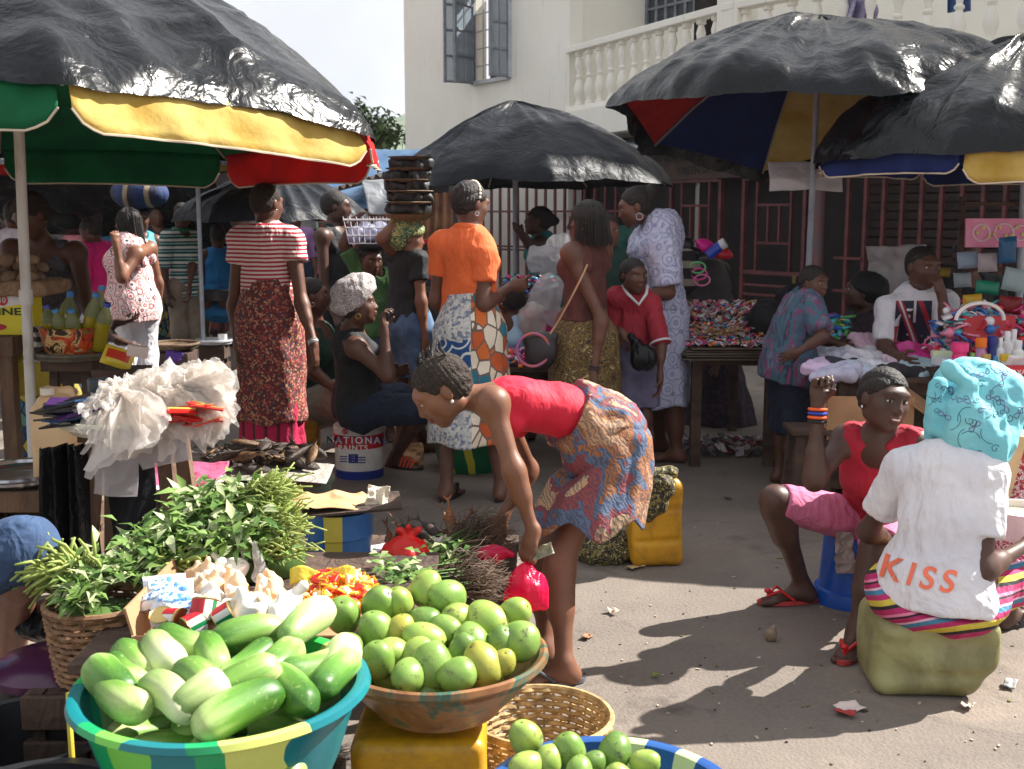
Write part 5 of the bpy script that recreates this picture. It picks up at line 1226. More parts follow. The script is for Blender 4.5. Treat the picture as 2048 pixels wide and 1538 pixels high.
SK2 = print_mat('blue_ring_patch', [(28, 76, 132), (24, 66, 120), (28, 76, 132), (210, 214, 214)], 9, mode='ring')
SK3 = print_mat('orange_diamond_patch', [(222, 208, 186), (206, 104, 44), (230, 218, 198), (40, 110, 130), (216, 200, 176), (190, 84, 36)], 19, scale3=(1, 1, .6), line=(110, 90, 80))
def sk10(c):
 o = p.J['pel']; x = (c.x - o.x); z = c.z
 if x > .015 and c.y < o.y + .12: return 2
 if -.16 < x <= .015 and .62 < z < .86 and c.y < o.y: return 1
 return 0
p.skirt([SK1, SK2, SK3], .31, r1=(.235, .20), name='patched_skirt', top=.18, folds=6, fa=.035, seed=9, bulge=.03, slot=sk10, n=120, m=60); p.earring(SILV, .012)
p.sandal('L', SM('dark_sole', (30, 28, 30)), SM('dark_sole', (30, 28, 30))); p.sandal('R', SM('dark_sole', (30, 28, 30)), SM('dark_sole', (30, 28, 30)))
# ===== 11 brown tank woman with handbag =====
p = Person('woman with straight chin length hair in brown ribbed tank top', gb(1172, 6.15), 1.60, yaw=-48, hyaw=-66, hp=-3, sk='a', h=.006, build=.92)
p.set(elL=q(1203, 640, 6.0), wrL=q(1186, 745, 5.98), elR=q(1130, 630, 6.4), wrR=q(1100, 700, 6.4)); p.J['hd'] = q(1172, 445, 6.12); p.body(); p.hair('bob')
p.top(BROWNK, 'tank_top', e=.009, hem=-.06, tank=True, neck=.05, neckoff=.02); p.skirt(PRINTB, .40, r1=(.21, .19), top=.12, folds=5, fa=.06, seed=12, bulge=.05, name='print_wrapper'); p.earring(GOLD, .01, False)
p.bangle('L', SM('dark_beads', (60, 50, 56)), .93, .03, .005, 2)
LEATH = SM('tan_leather', (190, 146, 112), (168, 122, 90), rough=.5); b = MB(); J = p.J
b.tube([q(1183, 508, 6.08), q(1168, 545, 5.97), q(1140, 600, 5.95), q(1118, 640, 5.95), q(1100, 668, 5.93)], .0055, 6)
bagt = thing('handbag', 'dark shoulder bag with tan strap hanging at the hip of the brown tank top woman', 'handbag', q(1085, 740, 5.95)); b.build('strap', LEATH, bagt)
S = SDF(.006); S.add(ell(q(1082, 705, 5.95), (.085, .05, .10), rot(0, 15, 0)), .02); S.add(cap(q(1055, 680, 5.95), q(1108, 672, 5.95), .025), .03); sdf_obj('body', S, SM('black_leather', (40, 30, 32), (24, 20, 22), rough=.45), bagt, wr=[(.006, 14)])
MB().lathe([(.085 + .008 * math.cos(x), .008 * math.sin(x)) for x in [j * math.pi / 4 for j in range(9)]], q(1066, 700, 5.9), 26, rot(88, 10, 10)).build('purple_handle', SM('purple_orange', (140, 90, 150), (190, 90, 60), ns=20, rough=.4), bagt)
# ===== 12 lavender dress woman =====
p = Person('tall woman with hair bun in lavender printed dress looking down to the left', gb(1318, 6.95), 1.72, yaw=-75, hyaw=-82, hp=-16, sk='a', h=.0075, build=1.12)
p.set(shL=q(1325, 500, 6.75), elL=q(1336, 585, 6.7), wrL=q(1290, 592, 6.6), anL=gp(1352, 925) + V(0, 0, .08), anR=gp(1320, 905) + V(0, 0, .08)); p.J['knL'] = q(1345, 800, 6.9)
p.J['hd'] = q(1272, 415, 6.9); p.body(); p.hair('bun'); p.top(LAV, 'dress_top', e=.022, sleeve=.42, sleeve_e=.04, hem=.0, neck=.05, loose=.01, wr=.012)
p.skirt(LAV, .36, r1=(.22, .20), r0=(.17, .14), name='dress_skirt', top=.15, folds=6, fa=.05, seed=15, bulge=.03); p.earring(SILV, .02)
# ===== 13 boy in red =====
p = Person('boy in red football shirt with white trimmed collar looking towards the right', gb(1272, 6.42), 1.29, yaw=170, hyaw=150, hp=-3, sk='b', h=.006, child=.6, build=.72, fem=False)
p.set(elL=q(1322, 688, 6.3), wrL=q(1320, 755, 6.25), shL=q(1303, 612, 6.4), elR=q(1230, 665, 6.45), wrR=q(1222, 700, 6.5)); p.gaze = .3; p.J['hd'] = q(1267, 552, 6.36); p.body(); p.hair('crop')
tr_ = SM('trim_white', (216, 216, 222)); sh_ = p.top(REDTEE, 'shirt', e=.012, sleeve=.5, sleeve_e=.022, hem=.06, neck=.05, neckoff=.025, loose=.006, wr=.008, bw=.01)
b = MB(); nk = p.J['nk']
b.tube([nk + V(-.07, -.03, .01), nk + V(-.045, -.10, -.03), nk + V(.01, -.142, -.085), nk + V(.055, -.10, -.03), nk + V(.07, -.03, .01)], .009, 6); b.build('collar_trim', tr_, p.g)
b = MB(); e_ = lerp(p.J['shL'], p.J['elL'], 1.0); d_ = (p.J['elL'] - p.J['shL']).normalized(); b.lathe([(.062, -.006), (.066, 0), (.062, .006)], lerp(p.J['shL'], p.J['elL'], .97), 20, frame(d_)); b.build('cuff_trim', tr_, p.g)
p.pants(PURP, .42, .03, 'shorts', .02)
# ===== 13b person in dark green =====
p = Person('person in long dark green shirt beside the boy in red', gb(1212, 6.75), 1.5, yaw=160, hyaw=170, sk='a', fem=False)
p.set(elL=q(1228, 640, 6.6), wrL=q(1246, 668, 6.3), shL=q(1224, 560, 6.7)); p.hands['L'] = (V(.5, -.3, -.6), V(-.5, .3, -.5), 1.2); p.body(); p.hair('crop'); p.top(DGREEN, 'shirt', e=.018, sleeve=.7, sleeve_e=.03, hem=.1, loose=.01); p.pants(BLACKC, .95, .03)
# ===== 14 light blue vest =====
p = Person('child with short curly hair in pale blue vest sitting low behind the orange polo woman', gb(1030, 7.3), 1.5, yaw=-150, hyaw=-60, hp=18, sk='b', build=.95, h=.0075)
p.spine(q(1030, 740, 7.3), q(1024, 640, 7.25)); p.set(hd=q(1016, 596, 7.22), knR=q(1000, 740, 6.95), anR=gp(1000, 880) + V(0, 0, .08), knL=q(1060, 740, 6.95), anL=gp(1060, 880) + V(0, 0, .08)); p.body(); p.hair('crop', extra=.006); p.top(LBLUE, 'vest', e=.009, hem=.03, tank=True, neck=.06, neckoff=.03); p.pants(DENIM, .7, .02); p.earring(SILV, hoop=False)
# ===== 15 laughing woman at the back =====
p = Person('laughing woman in teal vest resting her arms on her knee by the umbrella pole', gb(1075, 9.0), 1.62, yaw=-80, hyaw=-85, hp=8, sk='d', build=1.0)
p.spine(q(1092, 560, 9.0), q(1085, 478, 9.0)); p.set(hd=q(1076, 442, 8.95), elL=q(1062, 492, 8.75), wrL=q(1046, 472, 8.7), elR=q(1058, 490, 9.1), wrR=q(1050, 478, 8.9), knL=q(1048, 510, 8.8), anL=q(1050, 640, 8.8), knR=q(1048, 520, 9.1), anR=q(1050, 640, 9.0)); p.legs = False
p.body(); p.hair('pony'); p.top(TEAL, 'vest', e=.012, hem=.05, tank=True); p.skirt(MATS['hot_pink'], .0, r1=(.3, .3), top=.02, name='skirt')
# ===== 16 girl behind the trinkets =====
p = Person('girl with cornrows sitting behind the trinket stall facing left', gb(1432, 8.3), 1.45, yaw=-90, hyaw=-85, sk='b', build=.9)
p.spine(q(1440, 690, 8.3), q(1442, 590, 8.3)); p.J['hd'] = q(1432, 550, 8.25); p.legs = False; p.body(); p.hair('rows'); p.top(SM('brown_top', (70, 56, 50)), 'top', sleeve=.3, hem=.05); p.earring(SILV, .012); p.skirt(DKPR, 0, r1=(.28, .28), top=.02)
# ===== 17 tie dye girl =====
p = Person('girl in tie dyed blue and purple tunic with a hand on her hip', gb(1588, 6.3), 1.26, yaw=80, hyaw=140, hp=-4, sk='b', h=.006, child=.3, build=1.0)
p.set(shR=q(1618, 612, 6.2), elR=q(1648, 672, 6.05), wrR=q(1598, 702, 6.05), elL=q(1650, 680, 6.5), wrL=q(1680, 690, 6.45), nk=q(1608, 586, 6.28), che=q(1600, 625, 6.28), shL=q(1600, 604, 6.42)); p.hands['R'] = (V(-.8, .2, -.35), V(.3, .9, 0), .25); p.J['hd'] = q(1628, 566, 6.28); p.gaze = .5
p.body(); p.hair('rows'); p.top(TIED, 'tunic', e=.018, sleeve=.4, sleeve_e=.03, hem=.10, neck=.04, loose=.022, wr=.012, bw=.02); p.pants(NAVY, .6, .03)
b = MB(); rd = random.Random(3)
for i in range(14): b.ell(p.hpnt(-.02 + rd.uniform(-.02, .02), -.11 + rd.uniform(-.015, .015), -.03 + rd.uniform(-.03, .03)), (.013,) * 3, nu=6, nv=5)
b.build('scrunchie', print_mat('bright_scrunchie', [(230, 60, 50), (220, 200, 40), (40, 160, 90), (240, 120, 40)], 60), p.g)
# ===== 18 woman in black head scarf =====
p = Person('woman in black head scarf sitting with her face raised to the left', gb(1725, 6.9), 1.58, yaw=-110, hyaw=-78, hp=10, sk='d', h=.0075, build=1.0)
p.spine(q(1735, 745, 6.9), q(1738, 640, 6.9)); p.J['hd'] = q(1722, 585, 6.88); p.set(elL=q(1765, 700, 6.8), wrL=q(1740, 740, 6.65), elR=q(1700, 700, 6.8), wrR=q(1700, 735, 6.65)); p.legs = False
p.body(); p.wrap(BLACKC, (.95, 1.0, 1.0), (0, -.04, .05), .008, 2, knot=[(0, -.11, .0, .06)]); p.top(DKPR, 'shirt', e=.018, sleeve=.95, sleeve_e=.026, hem=.05, neck=.04); p.skirt(DKPR, 0, r1=(.28, .28), top=.02)
# ===== 19 man in white t-shirt =====
p = Person('man in white t-shirt with flag print resting his chin on his hand', gb(1835, 6.5), 1.7, yaw=190, hyaw=160, hp=-4, sk='b', h=.006, build=1.0, fem=False)
p.spine(q(1822, 708, 6.55), q(1838, 592, 6.45)); p.J['hd'] = q(1845, 535, 6.36); p.set(elR=q(1768, 690, 6.3), wrR=q(1800, 716, 6.05), shR=q(1776, 618, 6.4), shL=q(1890, 606, 6.42), elL=q(1896, 660, 6.15), wrL=q(1884, 592, 6.18)); p.legs = False; p.gaze = .2
p.hands['L'] = (V(-.35, -.1, .9), V(-.3, .6, -.2), 1.1); p.body(); p.hair('crop', extra=-.004)
tw = p.top(WHITEC, 't_shirt', e=.014, sleeve=.45, sleeve_e=.02, hem=.0, neck=.04, neckoff=.012, loose=.008, wr=.009); p.skirt(BLACKC, 0, r1=(.34, .3), top=.02, name='trousers')
fl = MB()
def flag(cpx, cpy, d, target, parent):
 vs = [v.co + ORG[parent.name] for v in target.data.vertices]; bvh = BVHTree.FromPolygons(vs, [tuple(f.vertices) for f in target.data.polygons]); o0 = V(0, 0, CAMH); c = q(cpx, cpy, d)
 for mi_, off, polys in ((0, .003, [[(-.10, -.12), (.10, -.12), (.10, .12), (-.10, .12)]]), (1, .005, [[(-.10, .12), (-.06, .12), (.04, -.12), (0, -.12)], [(.02, .12), (.05, .12), (.1, .0), (.1, -.07)], [(-.1, -.02), (-.1, -.12), (-.07, -.12), (-.07, -.02)]]), (2, .007, [[(-.085, .12), (-.072, .12), (.026, -.12), (.013, -.12)], [(.0, .12), (.014, .12), (.014, .0), (0, .0)]])):
  for P4 in polys:
   def fn(u, v, P4=P4, off=off):
    a = Vector(P4[0]).lerp(Vector(P4[1]), u); b_ = Vector(P4[3]).lerp(Vector(P4[2]), u); w = a.lerp(b_, v); t_ = c + V(w.x, 0, w.y); dr = (t_ - o0).normalized(); h = bvh.ray_cast(t_ - dr, dr); return (h[0] - dr * off) if h[0] else t_
   fl.mat(mi_).grid(fn, 8, 8)
flag(1826, 645, 6.3, tw, p.g); fl.build('flag_print', [SM('flag_navy', (34, 34, 60)), SM('flag_red', (170, 40, 56)), SM('flag_white', (214, 208, 210))], p.g)
# ===== 20 =====
p = Person('man half hidden behind the pink toy packages at the right', gb(1945, 7.4), 1.6, yaw=180, hyaw=175, sk='a', fem=False); p.spine(q(1945, 660, 7.4), q(1940, 560, 7.4)); p.J['hd'] = q(1932, 512, 7.35); p.legs = False; p.body(); p.hair('crop'); p.top(BLACKC, 'shirt', sleeve=.5, hem=.05); p.skirt(BLACKC, 0, r1=(.25, .25), top=.02)
# ===== left side people =====
p = Person('man in green and white striped polo shirt and khaki trousers standing at the back', gb(362, 10.4), 1.60, yaw=128, hyaw=165, sk='b', build=.72, fem=False, h=.009)
p.set(elL=q(385, 528, 10.3), wrL=q(378, 580, 10.2)); p.body(); p.hair('crop'); p.top(GWST, 'polo_shirt', e=.016, sleeve=.5, sleeve_e=.03, hem=.12, loose=.004); p.pants(KHAKI, .97, .018, flare=.006)
MB().lathe([(.068, -.02), (.078, .012), (.066, .03)], p.J['nk'] + V(0, -.01, 0), 20, rot(8, 0, 0)).build('collar', SM('collar_green', (40, 110, 84)), p.g, solid=.005)
p = Person('woman with long braids in white and red floral sleeveless blouse and white trousers', gb(256, 8.5), 1.54, yaw=-40, hyaw=-60, hp=-5, sk='c', build=1.15, h=.0075)
p.set(shL=q(272, 508, 8.3), elL=q(244, 556, 8.15), wrL=q(232, 492, 8.15)); p.hands['L'] = (V(0, 0, 1), V(-.5, .5, 0), 1.0); p.body(); p.hair('braids'); p.top(FLORAL, 'blouse', e=.02, hem=.12, neck=0, tank=True, loose=.012, bw=.02); p.pants(WHITEC, .95, .03)
p = Person('stout woman in grey camisole with pendant behind the white umbrella pole', gb(95, 6.7), 1.62, yaw=165, hyaw=215, hp=-35, sk='b', build=1.35, h=.0075)
p.spine(q(105, 690, 6.8), q(88, 486, 6.5)); p.J['hd'] = q(62, 432, 6.4); p.set(shL=q(152, 505, 6.5), elL=q(172, 600, 6.4), wrL=q(185, 650, 6.2), shR=q(22, 500, 6.5), elR=q(8, 590, 6.35), wrR=q(40, 640, 6.1)); p.body(); p.hair('crop', HAIRB, .012); p.top(GREYP2, 'camisole', e=.012, hem=.05, tank=True, neck=.08, neckoff=.035); p.skirt(YBLUE, .1, r1=(.28, .25), top=.1, fa=.05)
b = MB(); b.tube([p.J['nk'] + V(-.06, -.03, .02), p.J['nk'] + V(-.01, -.13, -.10), p.J['nk'] + V(.05, -.04, .02)], .002, 5); b.ell(p.J['nk'] + V(-.01, -.135, -.11), (.006, .003, .015)); b.build('necklace', GOLD, p.g)
p = Person('woman in hot pink shirt bending forward behind the floral blouse woman', gb(192, 9.5), 1.5, yaw=-70, hyaw=-80, hp=-25, sk='b', build=1.05); p.spine(q(200, 590, 9.5), q(190, 492, 9.4)); p.J['hd'] = q(181, 462, 9.35); p.body(); p.hair('bun'); p.top(HOTP, 'shirt', e=.016, sleeve=.5, sleeve_e=.03, hem=.06); p.skirt(SM('royal_blue', (24, 60, 140)), .1, r1=(.22, .2))
p = Person('woman in strappy blue dress seated far back, back turned', gb(438, 11), 1.5, yaw=-20, sk='b'); p.spine(q(440, 600, 11), q(436, 500, 11)); p.J['hd'] = q(435, 470, 11); p.set(knL=q(415, 600, 10.7), anL=gp(410, 720) + V(0, 0, .08), knR=q(450, 600, 10.7), anR=gp(440, 720) + V(0, 0, .08)); p.body(); p.hair('crop'); p.top(BLUED, 'dress', e=.014, tank=True, neck=0, hem=.05); p.pants(BLUED, .4, .06, 'dress_skirt', .05)
p = Person('man in white t-shirt at the left edge, back turned', gb(28, 9), 1.6, yaw=-25, sk='a', fem=False); p.body(); p.hair('crop'); p.top(WHITEC, 't_shirt', sleeve=.5, sleeve_e=.03, hem=.1, loose=.01); p.pants(SM('grey_trousers', (110, 108, 112)), .97, .03)
p = Person('person in turquoise top with a tied cloth bundle on the head', gb(280, 10.8), 1.55, yaw=150, hyaw=170, sk='b'); p.body(); p.hair('crop'); p.top(TURQC, 'top', e=.014, hem=.08, tank=True); p.skirt(YBLUE, .35, r1=(.22, .2)); CARR = p.hpnt(0, 0, .12)
cr_ = [('person in mauve top walking far back between the stalls', 590, 13, (150, 110, 160)), ('person in red shirt far back left of the pole', 120, 13.5, (170, 40, 50)), ('shopper in striped pink shirt far back by the shop', 150, 12.2, (200, 120, 130)), ('person in orange top beside the back umbrella pole', 410, 12.5, (210, 110, 40)), ('person in black vest with white bag far behind the polo shirt man', 312, 12.0, (30, 30, 34)), ('person in pale shirt far left among the stalls', -10, 12.5, (190, 180, 176)), ('child in pink far back near the striped trousers', 335, 11.6, (210, 130, 160)), ('person in dark red far behind the blue dress', 470, 13.2, (110, 30, 40)), ('person in white shirt far back right of the floral blouse', 325, 13.8, (220, 216, 214)), ('person in yellow shirt far back beyond the blue dress', 405, 14.5, (210, 180, 60)), ('person in light grey shirt far back above the potatoes', 60, 13.0, (170, 174, 182)), ('person in sky blue shirt far back beside the pink shirt', 222, 13.0, (90, 150, 200))]
for i, (lb, px, d, c_) in enumerate(cr_):
 p = Person(lb, gb(px, d), 1.58 + .07 * math.sin(i * 2.3) - (.4 if 'child' in lb else 0), yaw=(170, -30, 40, 200, 150, 20, 160, -70)[i % 8], sk='abcd'[i % 4], h=.012, build=1 + .1 * (i % 2)); p.body(); p.hair('crop'); p.top(SM('crowd_top%d' % i, c_), 'top', sleeve=.5, hem=.06)
 (p.skirt(print_mat('crowd_skirt%d' % (i % 3), [[(120, 60, 50), (60, 60, 90)], [(60, 90, 130), (170, 150, 70)], [(50, 40, 46), (90, 70, 60)]][i % 3], 20), .25, r1=(.21, .19)) if i % 2 else p.pants(NAVY, .97, .03))
# ===== vendor at lower left: only knee and shin in view =====
p = Person('person in faded blue shorts sitting at the lower left edge, bare knee showing', V(-1.75, 3.05, 0), 1.7, yaw=80, sk='e', h=.006, fem=False, build=1.15)
p.spine(V(-1.78, 3.12, .45), V(-1.95, 3.1, .93)); p.set(hiR=V(-1.72, 2.98, .46), knR=q(46, 1100, 2.92), anR=gp(22, 1400) + V(0, 0, .09), knL=V(-1.75, 3.55, .5), anL=V(-1.8, 3.55, .08), wrR=V(-1.7, 2.85, .6), elR=V(-1.95, 2.85, .65), wrL=V(-1.75, 3.35, .6), elL=V(-2.0, 3.4, .65))
p.body(); p.hair('crop'); p.pants(BLUES, .515, .012, 'shorts', .0); p.top(SM('grey_tee', (90, 94, 100)), 't_shirt', sleeve=.5, hem=.05)
# vendor crouching behind the oil basin, arms reaching out
p = Person('vendor in black reaching forward behind the oil bottles, hands open', gb(205, 7.4), 1.55, yaw=100, hyaw=95, hp=-20, sk='d', h=.0075)
p.spine(q(170, 800, 7.4), q(182, 690, 7.3)); p.set(hd=q(172, 640, 7.35), shR=q(190, 660, 7.1), elR=q(215, 668, 6.8), wrR=q(238, 683, 6.6), shL=q(190, 655, 7.3), elL=q(218, 650, 7.0), wrL=q(236, 645, 6.75), knR=q(230, 760, 7.1), anR=gp(235, 860), knL=q(230, 760, 7.4), anL=gp(225, 850)); p.hands['R'] = (V(1, 0, -.15), V(0, 0, -1), .2); p.hands['L'] = (V(1, 0, .15), V(0, 0, 1), .5); p.body(); p.top(BLACKC, 'top', sleeve=.3, hem=.05); p.hair('crop'); p.pants(BLACKC, .9, .03)
# ================= GOODS =================
WOOD = M('weathered_wood', srgb((118, 92, 72)), srgb((78, 58, 46)), ns=9, rough=.85, bump=.4, bs=20, dist=.01, st=(1, 1, .25))
WOODD = M('dark_wood', srgb((86, 66, 54)), srgb((54, 40, 34)), ns=9, rough=.85, bump=.4, bs=20, dist=.01, st=(.3, 1, 1))
CARD = SM('cardboard', (176, 136, 100), (150, 112, 80), ns=5, rough=.9, bump=.2, bs=30)
BLK = SM('black_plastic', (24, 24, 27), (34, 34, 38), rough=.4)
def plas(name, c, rough=.32, bump=.15, c2=None): return SM(name, c, c2, ns=4, rough=rough, bump=bump, bs=18)
def trans(name, c, alpha=.5, rough=.25, bump=.5):
 t = NT(name); t.base(t.ramp(t.noise(9, 4), [(.3, srgb(c)), (.7, tuple(x * .85 for x in srgb(c)))])); t.set(rough=rough, spec=.6); t.bump(t.noise(22, 5, .6), bump, .02)
 tr = t.n('BsdfTranslucent'); tr.inputs[0].default_value = (*srgb(c), 1); tp = t.n('BsdfTransparent'); tp.inputs[0].default_value = (*[min(1, x * 1.02) for x in srgb(c)], 1)
 a = t.n('MixShader', i0=.35); t.t.links.new(t.b.outputs[0], a.inputs[1]); t.t.links.new(tr.outputs[0], a.inputs[2])
 b = t.n('MixShader', i0=1 - alpha); t.t.links.new(a.outputs[0], b.inputs[1]); t.t.links.new(tp.outputs[0], b.inputs[2]); t.t.links.new(b.outputs[0], t.t.nodes['Material Output'].inputs[0]); return t.m
CLEAR = trans('clear_bag', (238, 236, 238), .38); MILKY = trans('milky_bag', (246, 242, 238), .46, .2, .6); PINKB = trans('pink_bag_film', (238, 30, 92), .82, .25); REDB = trans('red_bag_film', (232, 44, 36), .85, .25)
# ---- basins ----
def seg_mats(n, seq):
 out = [];
 while len(out) < n:
  for m_, k in seq: out += [m_] * k
 return out[:n]
def swirl(name, stops, rough=.3, amp=.5, zk=1.5, seed=0):
 t = NT(name); sx = t.n('SeparateXYZ', i0=t.co()); a = t.n('Math'); a.operation = 'ARCTAN2'; t.t.links.new(sx.outputs[1], a.inputs[0]); t.t.links.new(sx.outputs[0], a.inputs[1])
 f = t.math('FRACT', t.math('ADD', t.math('ADD', t.math('MULTIPLY', a.outputs[0], 1 / (2 * math.pi)), seed), t.math('ADD', t.math('MULTIPLY', t.math('SUBTRACT', t.noise(5, 2), .5), amp * .25), t.math('MULTIPLY', sx.outputs[2], zk * .1))))
 t.base(t.ramp(f, [(p, srgb(c)) for p, c in stops], True)); t.set(rough=t.math('ADD', t.math('MULTIPLY', t.noise(24, 4), .2), rough - .1), spec=.5); t.bump(t.noise(12, 4), .06, .01); return t.m
def basin(name, label, c, Rr, hgt, mats, segs, wall=.006, rb=.68, n=96, cat='basin', lip=.018, group=None, twist=.0):
 c = Vector(c); g = thing(name, label, cat, c - V(0, 0, hgt), group)
 prof = [(.001, -hgt), (Rr * rb * .96, -hgt), (Rr * rb, -hgt + .01), (Rr * (rb + (1 - rb) * .5), -hgt * .55), (Rr * .94, -hgt * .2), (Rr * .965, -.028), (Rr * .97, -.012), (Rr + lip * .3, -.014), (Rr + lip, -.006), (Rr + lip * .8, .006), (Rr + lip * .2, .009), (Rr * .965, .004), (Rr * .95, -.012), (Rr * .92, -hgt * .2), (Rr * (rb + (1 - rb) * .5) - wall, -hgt * .53), (Rr * rb - wall, -hgt + .014), (.001, -hgt + .012)]
 b = MB(); b.lathe(prof, c, n, wob=lambda a, z: 1 + .006 * math.sin(3 * a + 1) + .003 * math.sin(7 * a))
 if segs: b.mi = [segs[int((i % n + twist * (i // n))) % n] for i in range(len(b.f))]
 b.build('bowl', mats, g); return g
TEALP = plas('teal_plastic', (10, 118, 122), c2=(8, 100, 112)); LIME = plas('lime_plastic', (140, 196, 72), c2=(96, 176, 74)); YELG = plas('yellow_green_plastic', (196, 206, 112), c2=(176, 190, 90)); GRNP = plas('green_plastic', (30, 158, 92), c2=(20, 140, 84))
cB = V(q(442, 1355, 2.12).x, 2.12, .60)
sg_ = seg_mats(96, [(0, 7), (3, 2), (2, 6), (1, 3), (0, 9), (1, 5), (2, 3), (3, 1)])
basin('plastic_basin', 'teal and lime swirled plastic basin heaped with cucumbers', cB, .268, .25, [swirl('teal_swirl', [(0, (10, 116, 124)), (.16, (196, 206, 112)), (.20, (60, 180, 84)), (.25, (10, 118, 122)), (.42, (20, 150, 92)), (.46, (204, 210, 120)), (.53, (36, 168, 88)), (.57, (10, 112, 120)), (.66, (24, 150, 92)), (.70, (110, 190, 76)), (.75, (10, 112, 120)), (.82, (24, 150, 92)), (.86, (196, 204, 108)), (.92, (8, 108, 118))], seed=.02)], None)
def crate(c, sx, sy, h, label, mat=WOODD, name='wooden_crate'):
 g = thing(name, label, 'crate', c); b = MB(); c = Vector(c)
 for i in range(3):
  z = h * (.14 + .36 * i)
  for sy_ in (-1, 1): b.box(c + V(0, sy_ * sy / 2, z), (sx, .016, h * .26))
  for sx_ in (-1, 1): b.box(c + V(sx_ * (sx / 2 - .01), 0, z), (.016, sy - .02, h * .26))
 b.build('slats', mat, g, smooth=False, bevel=.003); b = MB()
 for sx_ in (-1, 1):
  for sy_ in (-1, 1): b.box(c + V(sx_ * (sx / 2 - .034), sy_ * (sy / 2 - .026), h / 2), (.03, .03, h))
 b.box(c + V(0, 0, h - .012), (sx - .04, sy - .04, .014)); b.build('posts_and_top', mat, g, smooth=False); return g
crate(V(cB.x, cB.y, 0), .42, .36, .36, 'dark wooden crate under the cucumber basin')
def where(x, y, x0, x1, y0, y1):
 c = ['at the left rim', 'left of centre', 'in the centre', 'right of centre', 'at the right rim'][max(0, min(4, int((x - x0) / (x1 - x0) * 5)))]; r = ['back row', 'second row', 'third row', 'front row'][max(0, min(3, int((y - y0) / (y1 - y0) * 4)))]; return c + ', ' + r
# ---- cucumbers ----
CUC = []
for nm, ca, cb_, cc_ in (('cucumber_green', (52, 96, 28), (90, 136, 50), (178, 196, 126)), ('cucumber_mid', (60, 104, 36), (112, 150, 66), (196, 206, 142)), ('cucumber_pale', (110, 146, 72), (176, 192, 128), (216, 220, 180))):
 t = NT(nm); z_ = t.n('SeparateXYZ', i0=t.co()).outputs[2]
 g_ = t.math('ADD', t.math('MULTIPLY', z_, 3.2), t.math('MULTIPLY', t.noise(34, 4, .6, (1, 1, .1)), .75))
 col = t.ramp(g_, [(.12, srgb(ca)), (.42, srgb(cb_)), (.78, srgb(cc_))]); col = t.mix(t.ramp(t.noise(120, 3), [(.62, (0, 0, 0)), (.72, (.35, .35, .35))]), col, srgb(cc_))
 t.base(col); t.set(rough=.42, spec=.4); t.bump(t.noise(60, 4, .6, (1, 1, .25)), .18, .004); CUC.append(t.m)
def cuke_mesh(i, m_):
 b = MB(); n = 26; k = 20; Ln = .19; rd = random.Random(i); bx, by = rd.uniform(-.012, .012), rd.uniform(-.008, .008)
 for j in range(k + 1):
  t = j / k; z = (t - .5) * Ln; w = max(0, 1 - abs(2 * t - 1) ** 5.0) ** .5 * (.033 + .003 * math.sin(t * 3 + i)) * (.92 + .1 * t); cx_ = bx * math.sin(t * math.pi); cy_ = by * math.sin(t * math.pi)
  for a_ in range(n): a = 2 * math.pi * a_ / n; rr = w * (1 + .022 * math.sin(6 * a + i)); b.v.append(V(cx_ + rr * math.cos(a), cy_ + rr * math.sin(a), z))
 b.f = [(j * n + a, j * n + (a + 1) % n, (j + 1) * n + (a + 1) % n, (j + 1) * n + a) for j in range(k) for a in range(n)]; b.mi = [0] * len(b.f)
 o = b.build('cucumber', m_, loc=(0, 0, 0)); return o
cproto = [cuke_mesh(i, CUC[i % 3]) for i in range(6)]
def dmap(py, tab):
 return float(np.interp(py, [a for a, _ in tab], [b for _, b in tab]))
TB = [(1240, 2.40), (1300, 2.25), (1350, 2.12), (1430, 1.92)]
clist = [(190, 1330, 262, 1395, 0, 0), (215, 1308, 290, 1392, 1, 0), (235, 1285, 315, 1365, 1, 0), (298, 1278, 362, 1366, 2, 1), (335, 1270, 402, 1300, 0, 0), (400, 1265, 440, 1365, 0, 0), (440, 1290, 552, 1262, 1, 0), (570, 1308, 655, 1218, 2, 1), (512, 1362, 590, 1290, 1, 0), (470, 1338, 520, 1322, 0, 0), (575, 1345, 668, 1322, 1, 0), (640, 1378, 700, 1318, 0, 0), (552, 1352, 612, 1410, 0, 0), (452, 1372, 520, 1392, 1, 1), (362, 1360, 445, 1420, 1, 1), (205, 1362, 288, 1420, 1, 0), (300, 1378, 372, 1425, 2, 0), (385, 1395, 415, 1428, 2, 1), (430, 1418, 530, 1428, 0, 0), (655, 1345, 690, 1310, 2, 0)]
used = set(); cn_ = 0
CL = {0: 'dark green cucumber in the teal basin', 1: 'mid green streaked cucumber in the teal basin', 2: 'pale whitish green cucumber in the teal basin'}
